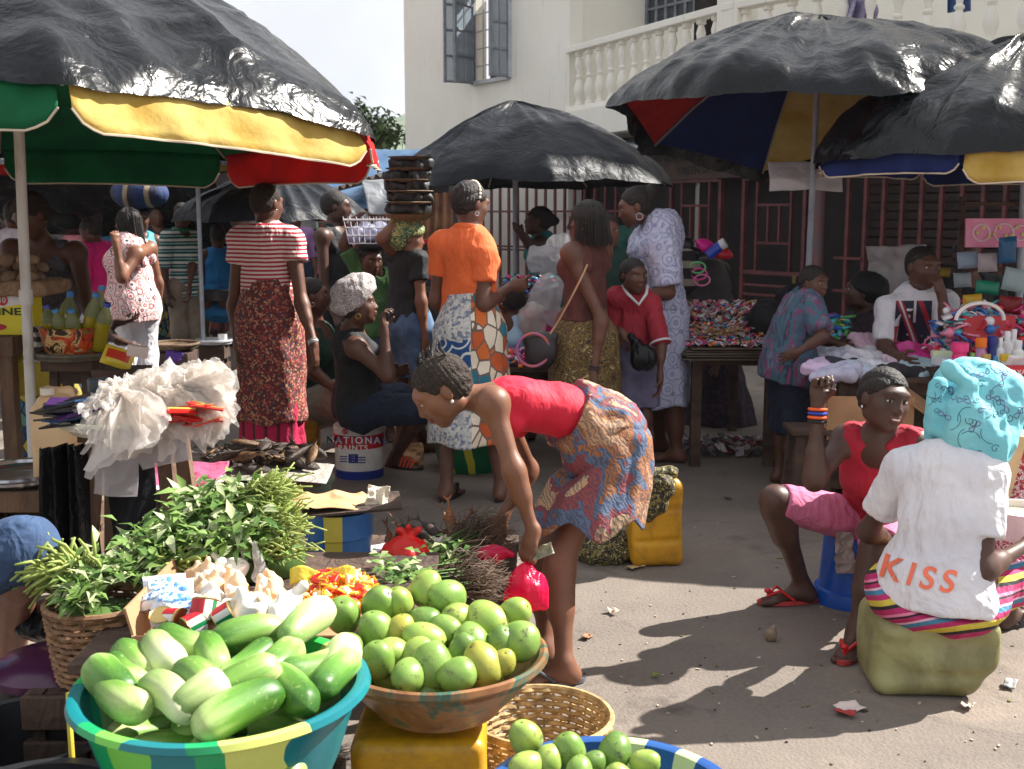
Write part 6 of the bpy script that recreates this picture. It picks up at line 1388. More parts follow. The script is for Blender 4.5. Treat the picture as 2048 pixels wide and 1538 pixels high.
for i, (x0, y0, x1, y1, mi_, lay) in enumerate(clist):
 d0, d1 = dmap(y0, TB), dmap(y1, TB); a, e = q(x0, y0, d0), q(x1, y1, d1); mid_ = (a + e) / 2; ax_ = (e - a); ax_.z *= .4
 if (ax_).length < .1: ax_ = ax_.normalized() * .1 + V(0, .12, .02)
 k = [j for j in range(6) if j % 3 == mi_][i % 2]; o = cproto[k] if k not in used else dup(cproto[k]); used.add(k)
 if ax_.z > 0 and mi_ == 0: ax_ = -ax_
 o.location = mid_ + V(0, 0, .016 * lay); o.rotation_euler = (frame(ax_) @ rot(0, 0, i * 47)).to_euler(); L_ = max(.62, min(.98, (ax_.length + .05) / .19)); o.scale = (1.09, 1.09, L_)
 lab = CL[mi_] + ', ' + where((x0 + x1) / 2, (y0 + y1) / 2, 200, 690, 1255, 1430)
 if i == 7: lab = 'pale cucumber jutting highest out of the teal basin towards the mangoes'
 if i == 6: lab = 'green cucumber lying along the back rim of the teal basin'
 props(o, lab, 'cucumber', 'cucumbers heaped in the teal basin')
for i in range(14):
 a = i * 2.4; r_ = .07 + .12 * (i % 3) / 2; o = dup(cproto[i % 6], label=CL[(i % 6) % 3]); o.location = cB + V(math.cos(a) * r_, math.sin(a) * r_, -.075 - .012 * (i % 3)); o.rotation_euler = frame(V(math.cos(a * 1.7), math.sin(a * 1.7), .1)).to_euler()
# ---- mangoes ----
MNG = []
for nm, ca, cb_ in (('mango_green', (104, 138, 58), (130, 158, 74)), ('mango_lime', (126, 156, 68), (158, 174, 82)), ('mango_yellow', (144, 148, 60), (166, 158, 60)), ('mango_dark', (84, 116, 50), (110, 140, 62))):
 t = NT(nm); col = t.ramp(t.noise(16, 3), [(.35, srgb(ca)), (.65, srgb(cb_))])
 col = t.mix(t.ramp(t.noise(260, 2), [(.66, (0, 0, 0)), (.72, (.5, .5, .5))]), col, srgb((190, 196, 130)))
 col = t.mix(t.ramp(t.noise(30, 6, .72), [(.575, (0, 0, 0)), (.68, (.9, .9, .9))]), col, srgb((46, 50, 32)))
 t.base(col); t.set(rough=t.math('ADD', t.math('MULTIPLY', t.noise(20, 3), .25), .26), spec=.5); t.bump(t.noise(90, 3), .1, .003); MNG.append(t.m)
def mango_mesh(i, m_):
 b = MB(); n, k = 26, 18; rd = random.Random(i + 50); e1 = rd.uniform(.0, .07)
 for j in range(k + 1):
  t = math.pi * j / k; z = -math.cos(t) * .049; w = math.sin(t) ** .93 * .042 * (1 + e1 * math.cos(t))
  for a_ in range(n):
   a = 2 * math.pi * a_ / n; p = V(w * math.cos(a) * 1.03, w * math.sin(a) * .93, z); p.x += .006 * math.sin(t * 1.3)
   dmp = 1 - .08 * math.exp(-((p.x) ** 2 + (p.y) ** 2) / .00006) if z > 0 else 1
   b.v.append(V(p.x, p.y, p.z * dmp) * (1 + .012 * noise.noise(p * 40 + V(i, 0, 0))))
 b.f = [(j * n + a, j * n + (a + 1) % n, (j + 1) * n + (a + 1) % n, (j + 1) * n + a) for j in range(k) for a in range(n)]; b.mi = [0] * len(b.f)
 o = b.build('mango', m_, loc=(0, 0, 0), auto=False)
 s = MB(); s.ell((0.001, 0, .0445), (.004, .004, .003), nu=8, nv=5).build('stem_scar', SM('stem_brown', (70, 54, 38)), o); return o
mproto = [mango_mesh(i, MNG[i % 4]) for i in range(8)]; mused = set()
def put_mango(p, rx, ry, tone, lab, grp, seed):
 k = tone + 4 * (seed % 2);
 if k in mused: o = dup(mproto[k])
 else: o = mproto[k]; mused.add(k)
 o.location = p; rd = random.Random(seed); o.rotation_euler = (rd.uniform(.6, 2.2) if rx > ry else rd.uniform(-.7, .7), rd.uniform(-.5, .5) + (1.2 if rx > ry * 1.15 else 0), rd.uniform(0, 6)); sc_ = (rx + ry) / 2; o.scale = (sc_,) * 3
 props(o, lab, 'mango', grp); return o
TM = [(1170, 2.62), (1240, 2.52), (1300, 2.40), (1360, 2.27)]
ml = [(855, 1178, 30, 33, 1), (893, 1192, 38, 31, 0), (757, 1209, 36, 37, 0), (800, 1207, 28, 32, 1), (688, 1232, 36, 36, 0), (850, 1240, 30, 28, 3), (918, 1234, 31, 30, 1), (975, 1240, 45, 32, 1), (1028, 1225, 32, 30, 1), (750, 1264, 36, 38, 0), (804, 1262, 26, 32, 2), (692, 1290, 28, 26, 0), (890, 1258, 33, 28, 0), (848, 1280, 42, 33, 1), (946, 1284, 37, 34, 0), (1037, 1279, 43, 37, 0), (758, 1320, 32, 37, 0), (782, 1303, 32, 30, 1), (834, 1306, 32, 28, 1), (867, 1332, 41, 43, 0), (967, 1327, 38, 41, 2), (1008, 1325, 24, 28, 2), (814, 1350, 38, 28, 0), (912, 1348, 36, 32, 0), (925, 1300, 30, 30, 3), (1000, 1285, 30, 30, 3)]
for i, (x, y, rx, ry, tn) in enumerate(ml):
 d = dmap(y, TM); k = 2300 / (d * .989 + .14); put_mango(q(x, y, d), rx / k / .0405, ry / k / .0405, tn, ['green', 'light green', 'yellowish speckled', 'dark green'][tn] + ' mango in the brown enamel bowl ' + where(x, y, 660, 1070, 1165, 1370), 'mangoes piled in the enamel bowl', i)
cM = V(q(876, 1310, 2.46).x, 2.46, .53)
for i in range(16):
 a = i * 2.4; r_ = .05 + .12 * ((i * 5) % 7) / 7; put_mango(cM + V(math.cos(a) * r_, math.sin(a) * r_, -.03 - .01 * (i % 2) + (.02 if r_ < .1 else 0)), 1, .98, i % 4, ['green', 'light green', 'yellowish speckled', 'dark green'][i % 4] + ' mango piled in the brown enamel bowl', 'mangoes piled in the enamel bowl', i + 60)
t = NT('brown_enamel'); c = t.ramp(t.noise(5, 4, dist=1.5), [(.4, srgb((126, 84, 52))), (.5, srgb((150, 104, 66))), (.56, srgb((36, 92, 78))), (.64, srgb((120, 84, 50)))]); t.base(t.mix(t.ramp(t.noise(22, 6, .7), [(.55, (0, 0, 0)), (.68, (.8, .8, .8))]), c, srgb((70, 48, 36)))); t.set(rough=.35); BRE = t.m
basin('enamel_bowl', 'chipped brown and green enamel bowl piled with mangoes on the yellow jerrycan', cM, .235, .125, [BRE], None, rb=.62, lip=.012, cat='bowl')
# ---- jerrycans ----
t = NT('dirty_yellow_plastic'); c = t.ramp(t.noise(3, 5), [(.35, srgb((214, 160, 18))), (.65, srgb((190, 134, 14)))]); c = t.mix(t.ramp(t.noise(5, 7, .72, dist=.5), [(.45, (0, 0, 0)), (.7, (.85, .85, .85))]), c, srgb((110, 84, 40))); t.base(c); t.set(rough=.4); t.bump(t.noise(8, 4), .2, .02); YJ = t.m
t = NT('grimy_green_plastic'); c = t.ramp(t.noise(4, 5), [(.35, srgb((156, 154, 106))), (.65, srgb((130, 126, 82)))]); c = t.mix(t.ramp(t.noise(6, 7, .7, dist=.6), [(.42, (0, 0, 0)), (.72, (.85, .85, .85))]), c, srgb((84, 78, 44))); t.base(c); t.set(rough=.45); t.bump(t.noise(9, 5), .25, .02); GJ = t.m
def jerrycan(label, c, w, dp, h, mat, rz=0, handle=True, dents=.004, sq=None):
 g = thing('jerrycan', label, 'jerrycan', c); c = Vector(c); m = rot(0, 0, rz); S = SDF(.006); S.add(rbox(c + V(0, 0, h * .45), (w / 2, dp / 2, h * .45), m, .03 if not sq else .05), .02)
 if handle:
  S.add(rbox(c + V(0, 0, h * .86), (w * .38, dp * .36, h * .08), m, .02), .05)
  S.add(cap(c + m @ V(-w * .22, 0, h * .98), c + m @ V(w * .1, 0, h * .98), .016), .02); S.add(cap(c + m @ V(-w * .26, 0, h * .88), c + m @ V(-w * .22, 0, h * .98), .016), .02); S.add(cap(c + m @ V(w * .13, 0, h * .88), c + m @ V(w * .1, 0, h * .98), .016), .02)
 for z in (.28, .62): S.sub(cap(c + m @ V(-w * .5, -dp * .52, h * z), c + m @ V(w * .5, -dp * .52, h * z), .008), .02)
 if sq: sq(S, c, m)
 sdf_obj('body', S, mat, g, wr=[(dents * 2.5, 5), (dents, 12)])
 if handle: MB().lathe([(.0, .0), (.028, 0), (.028, .03), (.024, .034), (.001, .034)], c + m @ V(w * .32, 0, h * .9), 18, m).build('cap', SM('cap_yellow', (190, 150, 50), rough=.5), g)
 return g
jerrycan('scuffed yellow jerrycan under the mango bowl', V(q(842, 1450, 2.44).x, 2.46, 0), .30, .24, .415, YJ, 0, False)
jerrycan('upright yellow jerrycan on the asphalt behind the bending girl', V(gp(1300, 1108).x, 4.86, 0), .225, .17, .41, YJ, 8)
def sq(S, c, m):
 S.add(cap(c + V(.0, -.02, .15), c + V(.185, 0, .15), .09, .025), .05); S.sub(ell(c + V(.03, -.21, .19), (.13, .09, .05)), .06); S.sub(ell(c + V(-.15, -.17, .10), (.06, .06, .08)), .06); S.sub(ell(c + V(.19, -.1, .02), (.06, .12, .06)), .06); S.sub(ell(c + V(.02, -.03, .31), (.14, .14, .06)), .05)
jerrycan('squashed grimy green yellow jerrycan used as a seat by the white shirt woman', V(gp(1872, 1400).x + .01, 3.54, 0), .385, .28, .29, GJ, -4, False, .008, sq)
jerrycan('yellow jerrycan standing under the trinket stall beside the stool', V(gp(1552, 915).x, 6.95, 0), .16, .14, .36, YJ, 5, False)
jerrycan('yellow jerrycan seat half hidden behind the paint tub', V(gp(625, 885).x, 7.2, 0), .2, .2, .26, YJ, 5, False)
# ---- baskets ----
def basket(label, c, R0, R1, h, col, rings=13, stakes=36, name='woven_basket', parent_cat='basket', tilt=None, group=None):
 """woven from rings of cane around upright stakes; c = centre of the base"""
 g = thing(name, label, parent_cat, c, group); c = Vector(c); m = tilt or Matrix.Identity(3); mt = SM('cane_%d' % col[0], col, tuple(int(x * .68) for x in col), ns=30, rough=.75)
 b = MB(); rad = lambda z: R0 + (R1 - R0) * (z / h) ** .7
 for k in range(rings):
  z = h * (k + .5) / rings; n = stakes * 2
  b.tube([c + m @ V((rad(z) + .0035 * (1 if (i // 1 + k) % 2 else -1) * (1 if i % 2 else -1 if False else 1)) * math.cos(2 * math.pi * i / n), (rad(z) + .0035 * (1 if (i // 2 + k) % 2 else -1)) * math.sin(2 * math.pi * i / n), z + .001 * math.sin(i * 1.3 + k)) for i in range(n + 1)], h / rings * .46, 5, False)
 b.build('weave', mt, g)
 b = MB()
 for i in range(stakes):
  a = 2 * math.pi * (i + .5) / stakes; b.tube([c + m @ V(rad(z) * math.cos(a), rad(z) * math.sin(a), z) for z in (0, h * .33, h * .66, h)], .0035, 4)
 b.build('stakes', mt, g)
 b = MB(); b.tube([c + m @ V((R1 + .002) * math.cos(a), (R1 + .002) * math.sin(a), h) for a in [2 * math.pi * i / 48 for i in range(49)]], .008, 6, False)
 MB().lathe([(.001, .006), (R0, .004), (R0, .0), (.001, 0)], c, 32, m).build('base', mt, g); b.build('rim', mt, g); return g
cK = V(gp(1083, 1430, .25).x, 2.75, 0)
basket('pale cane basket on the ground behind the yellow jerrycan with a few small mangoes', cK, .115, .175, .25, (206, 172, 118), 15, 44)
for i, (x, y) in enumerate([(1100, 1475), (1130, 1470), (1170, 1466), (1145, 1490), (1188, 1484), (1112, 1498), (1160, 1500)]):
 put_mango(V(gp(x, y, .1).x * .96, 2.70 + .03 * (i % 2), .10 + .012 * (i % 3)), .5, .55, 2, 'small yellow mango lying in the pale cane basket', 'small mangoes in the cane basket', 200 + i)
cBl = V(q(1225, 1560, 1.93).x, 1.93, .47)
BLUEPL = plas('blue_plastic', (36, 84, 150), c2=(28, 70, 134)); CREAMP = plas('cream_plastic', (196, 206, 160))
basin('plastic_basin', 'blue plastic basin with a cream stripe at the bottom edge, holding mangoes', cBl, .215, .2, [swirl('blue_swirl', [(0, (32, 78, 146)), (.12, (196, 206, 160)), (.16, (36, 84, 150)), (.22, (190, 204, 150)), (.25, (30, 76, 140)), (.6, (26, 66, 130)), (.8, (190, 204, 150)), (.84, (32, 78, 146))], amp=.3)], None)
crate(V(cBl.x, cBl.y, 0), .3, .26, .27, 'small dark crate under the blue basin')
for i, (x, y, rx, ry, tn) in enumerate([(1048, 1476, 33, 34, 1), (1140, 1502, 33, 38, 0), (1100, 1520, 28, 28, 1), (1052, 1532, 38, 28, 1), (1228, 1502, 31, 39, 3), (1188, 1528, 26, 26, 3), (1290, 1524, 30, 26, 1), (1160, 1545, 30, 30, 0), (1240, 1560, 32, 32, 1), (1100, 1575, 32, 32, 0), (1200, 1590, 34, 34, 1), (1310, 1590, 34, 34, 0), (1150, 1600, 34, 34, 3)]):
 d = dmap(y, [(1470, 2.08), (1530, 2.0), (1600, 1.86)]); k = 2300 / (d * .989 + .15); put_mango(q(x, y, d), rx / k / .043, ry / k / .043, tn, ['green', 'light green', '', 'dark speckled'][tn] + ' mango in the blue plastic basin ' + where(x, y, 1030, 1330, 1465, 1610), 'mangoes in the blue basin', 300 + i)
for i in range(6):
 a = i * 1.05; put_mango(cBl + V(math.cos(a) * .1, math.sin(a) * .1, -.09), 1, 1, i % 2, ['green', 'light green'][i % 2] + ' mango in the blue plastic basin', 'mangoes in the blue basin', 320 + i)
# black tubs at lower left
basin('tub', 'black rubber tub with a wire handle at the lower left corner', V(gp(50, 1462, .3).x, 2.55, .3), .19, .28, [BLK], None, rb=.8, lip=.012, cat='tub')
tb = thing('tub', 'smaller black tub with yellow marks on its rim in the bottom left corner', 'tub', V(-.93, 2.08, 0)); b = MB(); b.lathe([(.14, 0), (.175, .36), (.19, .365), (.19, .375), (.165, .375), (.13, .02), (.001, .02)], V(-.93, 2.08, 0), 60); b.build('bowl', BLK, tb)
b = MB(); b.tube([V(-.93 + .19 * math.cos(a), 2.08 + .19 * math.sin(a), .37 + .0 * a) for a in [math.pi * (1 + i / 14) for i in range(15)]], .004, 6); b.build('wire_handle', SM('rusty_wire', (120, 90, 70), metal=.5), tb)
for k in range(4): b = MB(); a0_ = 4.4 + k * .42; b.tube([V(-.93 + .184 * math.cos(a), 2.08 + .184 * math.sin(a), .376) for a in [a0_ + i * .03 for i in range(5)]], .008, 6); b.build('yellow_mark', SM('mark_yellow', (196, 176, 50)), tb)
MB().tube([q(137, 1385, 2.36), q(139, 1440, 2.33), q(143, 1500, 2.3), V(q(143, 1500, 2.3).x, 2.3, .001)], .006, 8).build('cord', SM('mark_yellow', (196, 176, 50)), label='yellow cord hanging down beside the black tub', cat='cord')
pt = thing('cooking_pot', 'dark pot with glossy purple lid in the shade at the left', 'pot', V(q(110, 1300, 2.9).x, 2.9, 0)); pc_ = V(q(110, 1300, 2.9).x, 2.9, 0)
MB().lathe([(.13, 0), (.15, .1), (.15, .30), (.155, .31), (.001, .31)], pc_, 40).build('body', BLK, pt); MB().lathe([(.16, .305), (.162, .325), (.15, .34), (.08, .362), (.001, .37)], pc_, 40).build('lid', SM('purple_lid', (74, 34, 66), rough=.25), pt); MB().ell(pc_ + V(0, 0, .38), (.02, .02, .015)).build('knob', BLK, pt)
S = SDF(.008); S.add(ell(q(95, 1250, 3.16), (.08, .08, .05)), .02); S.add(ell(q(120, 1240, 3.16), (.07, .06, .05)), .03); sdf_obj('plastic_bag', S, BLACKP, wr=[(.02, 9, (1, 1, 1), True), (.008, 22, (1, 1, 1), True)], label='shiny black plastic bag lying on the purple lidded pot', cat='bag')
# ---- low tables ----
def table(name, label, x0, x1, y0, y1, z, mat=WOOD, th=.025, leg=.04, cat='table', planks=4, splay=0, apron=True):
 g = thing(name, label, cat, V((x0 + x1) / 2, (y0 + y1) / 2, 0)); b = MB(); w = (y1 - y0) / planks
 for i in range(planks): b.box(V((x0 + x1) / 2, y0 + w * (i + .5), z - th / 2), (x1 - x0 + .01 * math.sin(i * 5), w - .004, th))
 b.build('top', mat, g, smooth=False, bevel=.003)
 for sx in (0, 1):
  for sy in (0, 1):
   t_ = V((x0 + .05) if sx == 0 else (x1 - .05), (y0 + .05) if sy == 0 else (y1 - .05), z - th); bt = V(t_.x + (splay if sx else -splay), t_.y + (splay if sy else -splay), 0); MB().beam(bt, t_, leg, leg, (0, 1, 0)).build('leg', mat, g, smooth=False, bevel=.002)
 if apron:
  for yy in (y0 + .055, y1 - .055): MB().box(V((x0 + x1) / 2, yy, z - th - .035), (x1 - x0 - .14, .02, .06)).build('apron', mat, g, smooth=False)
 return g
table('low_table', 'low plank table under the tomato tins and seasoning packets', -1.0, -.22, 2.46, 3.34, .50, WOODD)
table('low_table', 'low plank table under the blue bucket and smoked fish', -.78, .02, 3.42, 3.95, .38, WOODD)
crate(V(-1.06, 2.86, 0), .30, .34, .33, 'dark crate under the cane basket of greens')
basket('brown cane basket of greens beside the blue shorts', V(q(215, 1200, 2.86).x, 2.80, .332), .10, .128, .20, (150, 112, 80), 12, 34)
# ---- greens ----
LF = []
for nm, a_, b__ in (('leaf_fresh', (.16, .28, .06), (.24, .36, .10)), ('leaf_deep', (.08, .17, .04), (.13, .23, .06)), ('leaf_pale', (.36, .43, .20), (.48, .52, .32)), ('stem_lime', (.40, .46, .15), (.30, .38, .09))):
 t = NT(nm); col = t.ramp(t.noise(14, 3), [(.3, a_), (.7, b__)]); t.base(col); t.set(rough=.45, spec=.4); tr = t.n('BsdfTranslucent'); t.t.links.new(col, tr.inputs[0]); ms = t.n('MixShader', i0=.3); t.t.links.new(t.b.outputs[0], ms.inputs[1]); t.t.links.new(tr.outputs[0], ms.inputs[2]); t.t.links.new(ms.outputs[0], t.t.nodes['Material Output'].inputs[0]); LF.append(t.m)
def bunch(name, label, spots, nleaf, L_, w, mats=LF, stems=0, stemdir=None, seed=0, cat='greens', spread=1.0, slen=.16, srad=.0028, kind=None, group=None):
 rd = random.Random(seed); b = MB(); st = MB()
 for i in range(nleaf):
  c, r_ = rd.choice(spots); p = Vector(c) + V(rd.gauss(0, .5) * r_[0], rd.gauss(0, .5) * r_[1], abs(rd.gauss(0, .55)) * r_[2]); dr = V(rd.uniform(-1, 1), rd.uniform(-1, .6), rd.uniform(-.35, .75)); k = rd.uniform(.6, 1.25)
  b.mat(rd.choices((0, 1, 2), (5, 3, 2.6))[0]).leaf(p, dr, V(rd.uniform(-.4, .4), rd.uniform(-.6, .2), 1), L_ * k, w * k, rd.uniform(.1, .6))
 g = thing(name, label, cat, spots[0][0], group); b.build('leaves', mats[:3], g, auto=False)
 for i in range(stems):
  c, r_ = rd.choice(spots); p = Vector(c) + V(rd.gauss(0, .5) * r_[0], rd.gauss(0, .5) * r_[1], rd.uniform(0, .9) * r_[2]); d_ = (Vector(stemdir) + V(rd.gauss(0, .25), rd.gauss(0, .25), rd.gauss(0, .2)) * spread).normalized(); e = p + d_ * slen * rd.uniform(.7, 1.2); st.tube([p, (p + e) / 2 + V(0, 0, rd.uniform(-.01, .02)), e], srad, 5)
 if stems: st.build('stems', mats[3], g, auto=False)
 return g
SP1 = [(q(400, 1070, 3.1), (.13, .1, .09)), (q(350, 1100, 3.0), (.10, .08, .07)), (q(455, 1020, 3.12), (.08, .08, .06)), (q(410, 1010, 3.15), (.07, .07, .03)), (q(330, 1115, 2.95), (.1, .07, .05)), (q(470, 1090, 2.98), (.1, .08, .06)), (q(400, 1120, 3.0), (.2, .12, .05))]
bunch('leafy_greens', 'tall heap of fresh sweet potato leaves in front of the plastic draped stool', SP1, 2100, .050, .022, seed=2)
SP2 = [(q(520, 1020, 3.12), (.05, .06, .05)), (q(545, 1065, 3.05), (.06, .06, .06)), (q(520, 990, 3.15), (.06, .06, .03)), (q(535, 1110, 3.0), (.07, .06, .05))]
g = bunch('leafy_greens', 'bundle of lime green stalks with cut ends facing right beside the leaf heap', SP2, 260, .05, .016, stems=420, stemdir=(.75, -.35, .25), seed=3, slen=.08, spread=1.3, srad=.0024)
S = SDF(.012); S.add(ell(q(430, 1090, 3.14) - V(0, 0, .03), (.25, .15, .15)), .02); S.add(ell(q(440, 1045, 3.18) - V(0, 0, .02), (.15, .10, .08)), .06); S.plane((0, 0, -1), V(0, 0, .502)); sdf_obj('leafy_core', S, LF[1], g, wr=[(.02, 14)])
g = bunch('greens_bundle', 'bundle of potato greens spilling over the brown cane basket', [(q(215, 1150, 2.84), (.09, .07, .05)), (q(170, 1185, 2.74), (.06, .05, .02)), (q(250, 1150, 2.86), (.09, .07, .03)), (q(160, 1200, 2.7), (.03, .03, .01))], 420, .048, .022, seed=5)
S = SDF(.01); S.add(ell(V(q(215, 1200, 2.86).x, 2.80, .50), (.10, .10, .03)), .01); sdf_obj('leafy_core', S, LF[1], g, wr=[(.02, 16)])
b = MB(); rd = random.Random(8)
for i in range(150):
 c = q(rd.gauss(138, 26), rd.gauss(1150, 16), 2.86 + rd.uniform(-.06, .08)); d_ = V(rd.uniform(-.9, .2), rd.uniform(-.8, .2), rd.uniform(-.2, .8)).normalized(); b.tube([c, c + d_ * .04 + V(0, 0, .008), c + d_ * .085 - V(0, 0, .01)], [.0042, .005, .003], 6)
b.build('bean_stalks', SM('bean_green', (124, 140, 62), (150, 160, 84)), label='bunch of thin green stalks with cut ends beside the blue shorts', cat='vegetables', auto=False)
b = MB()
for i in range(90):
 c = q(rd.gauss(330, 34), rd.gauss(1132, 10), 2.93 + rd.uniform(-.05, .05)); d_ = V(rd.uniform(-.4, 1), rd.uniform(-.6, .2), rd.uniform(-.2, .5)).normalized(); b.tube([c, c + d_ * .04 + V(0, 0, .006), c + d_ * .075], [.0046, .0046, .003], 6)
b.build('bean_stalks', SM('bean_green', (124, 140, 62)), label='bunch of green beans between the leaf heap and the packets', cat='vegetables', auto=False)
# coriander bunches with brown roots held by the girl
def rooted(label, a, m_, e, seed, nl, nr, R0=.045):
 rd = random.Random(seed); a, m_, e = Vector(a), Vector(m_), Vector(e); g = thing('herb_bunch', label, 'herbs', a, 'bunches of herbs with roots'); b = MB(); s_ = MB(); r2 = MB(); ax_ = (e - a).normalized(); f0 = frame(ax_)
 for i in range(nl):
  t = rd.random() ** 1.1; c = a.lerp(m_, t) + f0.col[0] * rd.gauss(0, R0 * (1.1 - .4 * t)) + f0.col[1] * rd.gauss(0, R0 * .8); b.mat(rd.choice((0, 0, 1, 1, 2))).leaf(c, -ax_ + V(rd.uniform(-1, 1), rd.uniform(-1, 1), rd.uniform(-.3, 1)) * .8, V(0, -.3, 1), rd.uniform(.022, .042), .02, .4)
 for i in range(160):
  o1 = f0.col[0] * rd.gauss(0, R0 * .8) + f0.col[1] * rd.gauss(0, R0 * .6); o2 = f0.col[0] * rd.gauss(0, R0 * .45) + f0.col[1] * rd.gauss(0, R0 * .45); s_.tube([a.lerp(m_, .2) + o1, m_ + o2, m_.lerp(e, .45) + o2 * 1.1], .0022, 4)
 for i in range(nr):
  o2 = f0.col[0] * rd.gauss(0, R0 * .5) + f0.col[1] * rd.gauss(0, R0 * .5); c = m_.lerp(e, rd.uniform(.1, .5)) + o2; k = (e - m_).length; pts = [c]
  for j in range(3): pts.append(pts[-1] + (ax_ + V(rd.gauss(0, .5), rd.gauss(0, .5), rd.gauss(0, .45))).normalized() * k * .22)
  r2.tube(pts, [.0022, .0018, .0013, .0006], 3)
 b.build('leaves', LF[:3], g, auto=False); s_.build('stems', LF[1], g, auto=False); r2.build('roots', SM('root_brown', (104, 80, 60), (70, 54, 42)), g, auto=False)
rooted('bunch of leafy herbs with shaggy brown roots lifted by the bending girl', q(872, 1140, 3.42), q(905, 1110, 3.5), q(1005, 1062, 3.72), 4, 320, 420)
rooted('second bunch of herbs with tangled brown roots lying behind the mangoes', q(770, 1175, 3.1), q(865, 1172, 3.14), q(1000, 1160, 3.24), 6, 460, 520, .05)
# ---- goods tray : cardboard, packets, tins, bags of groundnuts, stock cubes ----
zT = .50
g = thing('cardboard_tray', 'torn cardboard tray holding tins, packets and seasoning cubes', 'tray', V(-.62, 2.66, zT))
b = MB(); x0, x1, y0, y1 = q(290, 1200, 2.6).x, q(735, 1200, 2.6).x, 2.50, 2.88
b.box(V((x0 + x1) / 2, (y0 + y1) / 2, zT + .006), (x1 - x0, y1 - y0, .008)); b.box(V(x0, (y0 + y1) / 2, zT + .06), (.006, y1 - y0, .12), rot(0, -14, 0)); b.box(V((x0 + x1) / 2, y0, zT + .03), (x1 - x0, .006, .05), rot(8, 0, 0));
b.build('tray', CARD, g, smooth=False)
YPOLY = plas('yellow_sheet', (206, 190, 60), .5, .3); bb = MB(); bb.grid(lambda u, v: q(580 + 130 * u, 1172 - 34 * v, 2.84 + .02 * v) + V(0, 0, .01 * math.sin(u * 9)), 16, 8); bb.build('yellow_wrapping', YPOLY, label='yellow plastic sheet edge behind the orange seasoning cubes', cat='plastic sheet', solid=.003)
def tin(p, m, label, k=1.0):
 g = thing('tomato_tin', label, 'tin', p, 'small tomato tins'); p = Vector(p); b = MB(); h, r_ = .046 * k, .0275 * k
 b.lathe([(.001, -h / 2), (r_ * .97, -h / 2), (r_ * 1.03, -h / 2 + .002), (r_, -h / 2 + .004)], p, 32, m); b.lathe([(r_, h / 2 - .004), (r_ * 1.03, h / 2 - .002), (r_ * .97, h / 2), (r_ * .9, h / 2 - .002), (.001, h / 2 - .002)], p, 32, m); b.build('ends', SM('tin_gold', (196, 170, 110), rough=.3, metal=.9), g)
 b = MB(); b.lathe([(r_, -h / 2 + .004), (r_, -h / 6), (r_, h / 6), (r_, h / 2 - .004)], p, 32, m); sl_ = [0] * 12 + [1] * 3 + [2] * 2 + [1] * 8 + [0] * 7; b.mi = [sl_[i % 32] for i in range(len(b.f))]
 b.build('label', [SM('tin_red', (186, 24, 40), rough=.35), SM('tin_white', (226, 222, 216), rough=.35), SM('tin_green', (20, 128, 76), rough=.35)], g)
 b = MB(); a = 2 * math.pi * 20 / 32; cdir = m @ V(math.cos(a), math.sin(a), 0); b.ell(p + cdir * r_ * .99, (.006, .0045, .006)); b.build('tomato_emblem', MATS['tin_red'], g)
fm = lambda rx, ry, rz: rot(rx, ry, rz)
tin(q(408, 1222, 2.50), fm(28, 12, 150), 'tomato tin with red, white and green label in front of the packets', 1.15)
tin(q(350, 1240, 2.50), fm(80, 0, 60), 'red tomato tin on its side, leftmost but one')
tin(q(388, 1249, 2.47), fm(75, 10, 130), 'red tomato tin lying lowest at the tray edge')
tin(q(450, 1232, 2.49), fm(60, 0, 100), 'red tomato tin to the right of the upright labelled tin')
tin(q(326, 1243, 2.50), fm(20, -10, 20), 'white backed tomato tin at the torn cardboard corner')
def packet(p, m, w, h, th, mats, label, group, name='packet', cat='packet', seal=True, txt=None):
 g = thing(name, label, cat, p, group); p = Vector(p); S = MB()
 def fn(u, v):
  x = (u - .5) * w; y = (v - .5) * h; e = (1 - abs(2 * u - 1) ** 3) * (1 - abs(2 * v - 1) ** 3); return x, y, e
 n = 12
 for sgn in (1, -1): S.mat(0).grid(lambda u, v: p + m @ V(fn(u, v)[0], fn(u, v)[1], sgn * (fn(u, v)[2] ** .6 * th / 2 + .001) + .0015 * math.sin(u * 21 + v * 9)), n, n)
 S.build('pouch', mats[0], g)
 if len(mats) > 1:
  s2 = MB(); s2.grid(lambda u, v: p + m @ V(fn(.12 + .76 * u, .3 + .45 * v)[0], fn(.12 + .76 * u, .3 + .45 * v)[1], fn(.12 + .76 * u, .3 + .45 * v)[2] ** .6 * th / 2 + .003 + .0015 * math.sin((.12 + .76 * u) * 21 + (.3 + .45 * v) * 9)), 10, 6); s2.build('printed_panel', mats[1], g)
 return g
BW = plas('sachet_white', (222, 228, 236), .3, .4); BB = print_mat('sachet_blue_print', [(70, 128, 190), (214, 224, 234), (96, 150, 204), (60, 110, 176)], 34, rough=.35, mode='noise')
for i, (x, y, d, rr_, lb) in enumerate([(345, 1185, 2.62, (35, -10, 8), 'blue and white milk sachet, topmost of its pile'), (352, 1205, 2.56, (30, 5, -6), 'white sachet with blue print leaning forward'), (330, 1172, 2.68, (40, 0, 20), 'blue printed sachet at the back of the pile'), (372, 1222, 2.53, (20, 0, 10), 'blue sachet wedged behind the labelled tin'), (318, 1200, 2.6, (25, -14, -14), 'white sachet against the torn cardboard')]):
 packet(q(x, y, d), fm(*rr_), .10, .062, .03, [BW, BB], lb, 'milk sachets')
NUT = SM('groundnut', (196, 160, 122), (226, 196, 160), ns=30, rough=.5, bump=.5, bs=60); WHT = SM('white_powder_bag', (232, 228, 222), (214, 206, 198), ns=10, rough=.35, bump=.5, bs=30)
rd = random.Random(21)
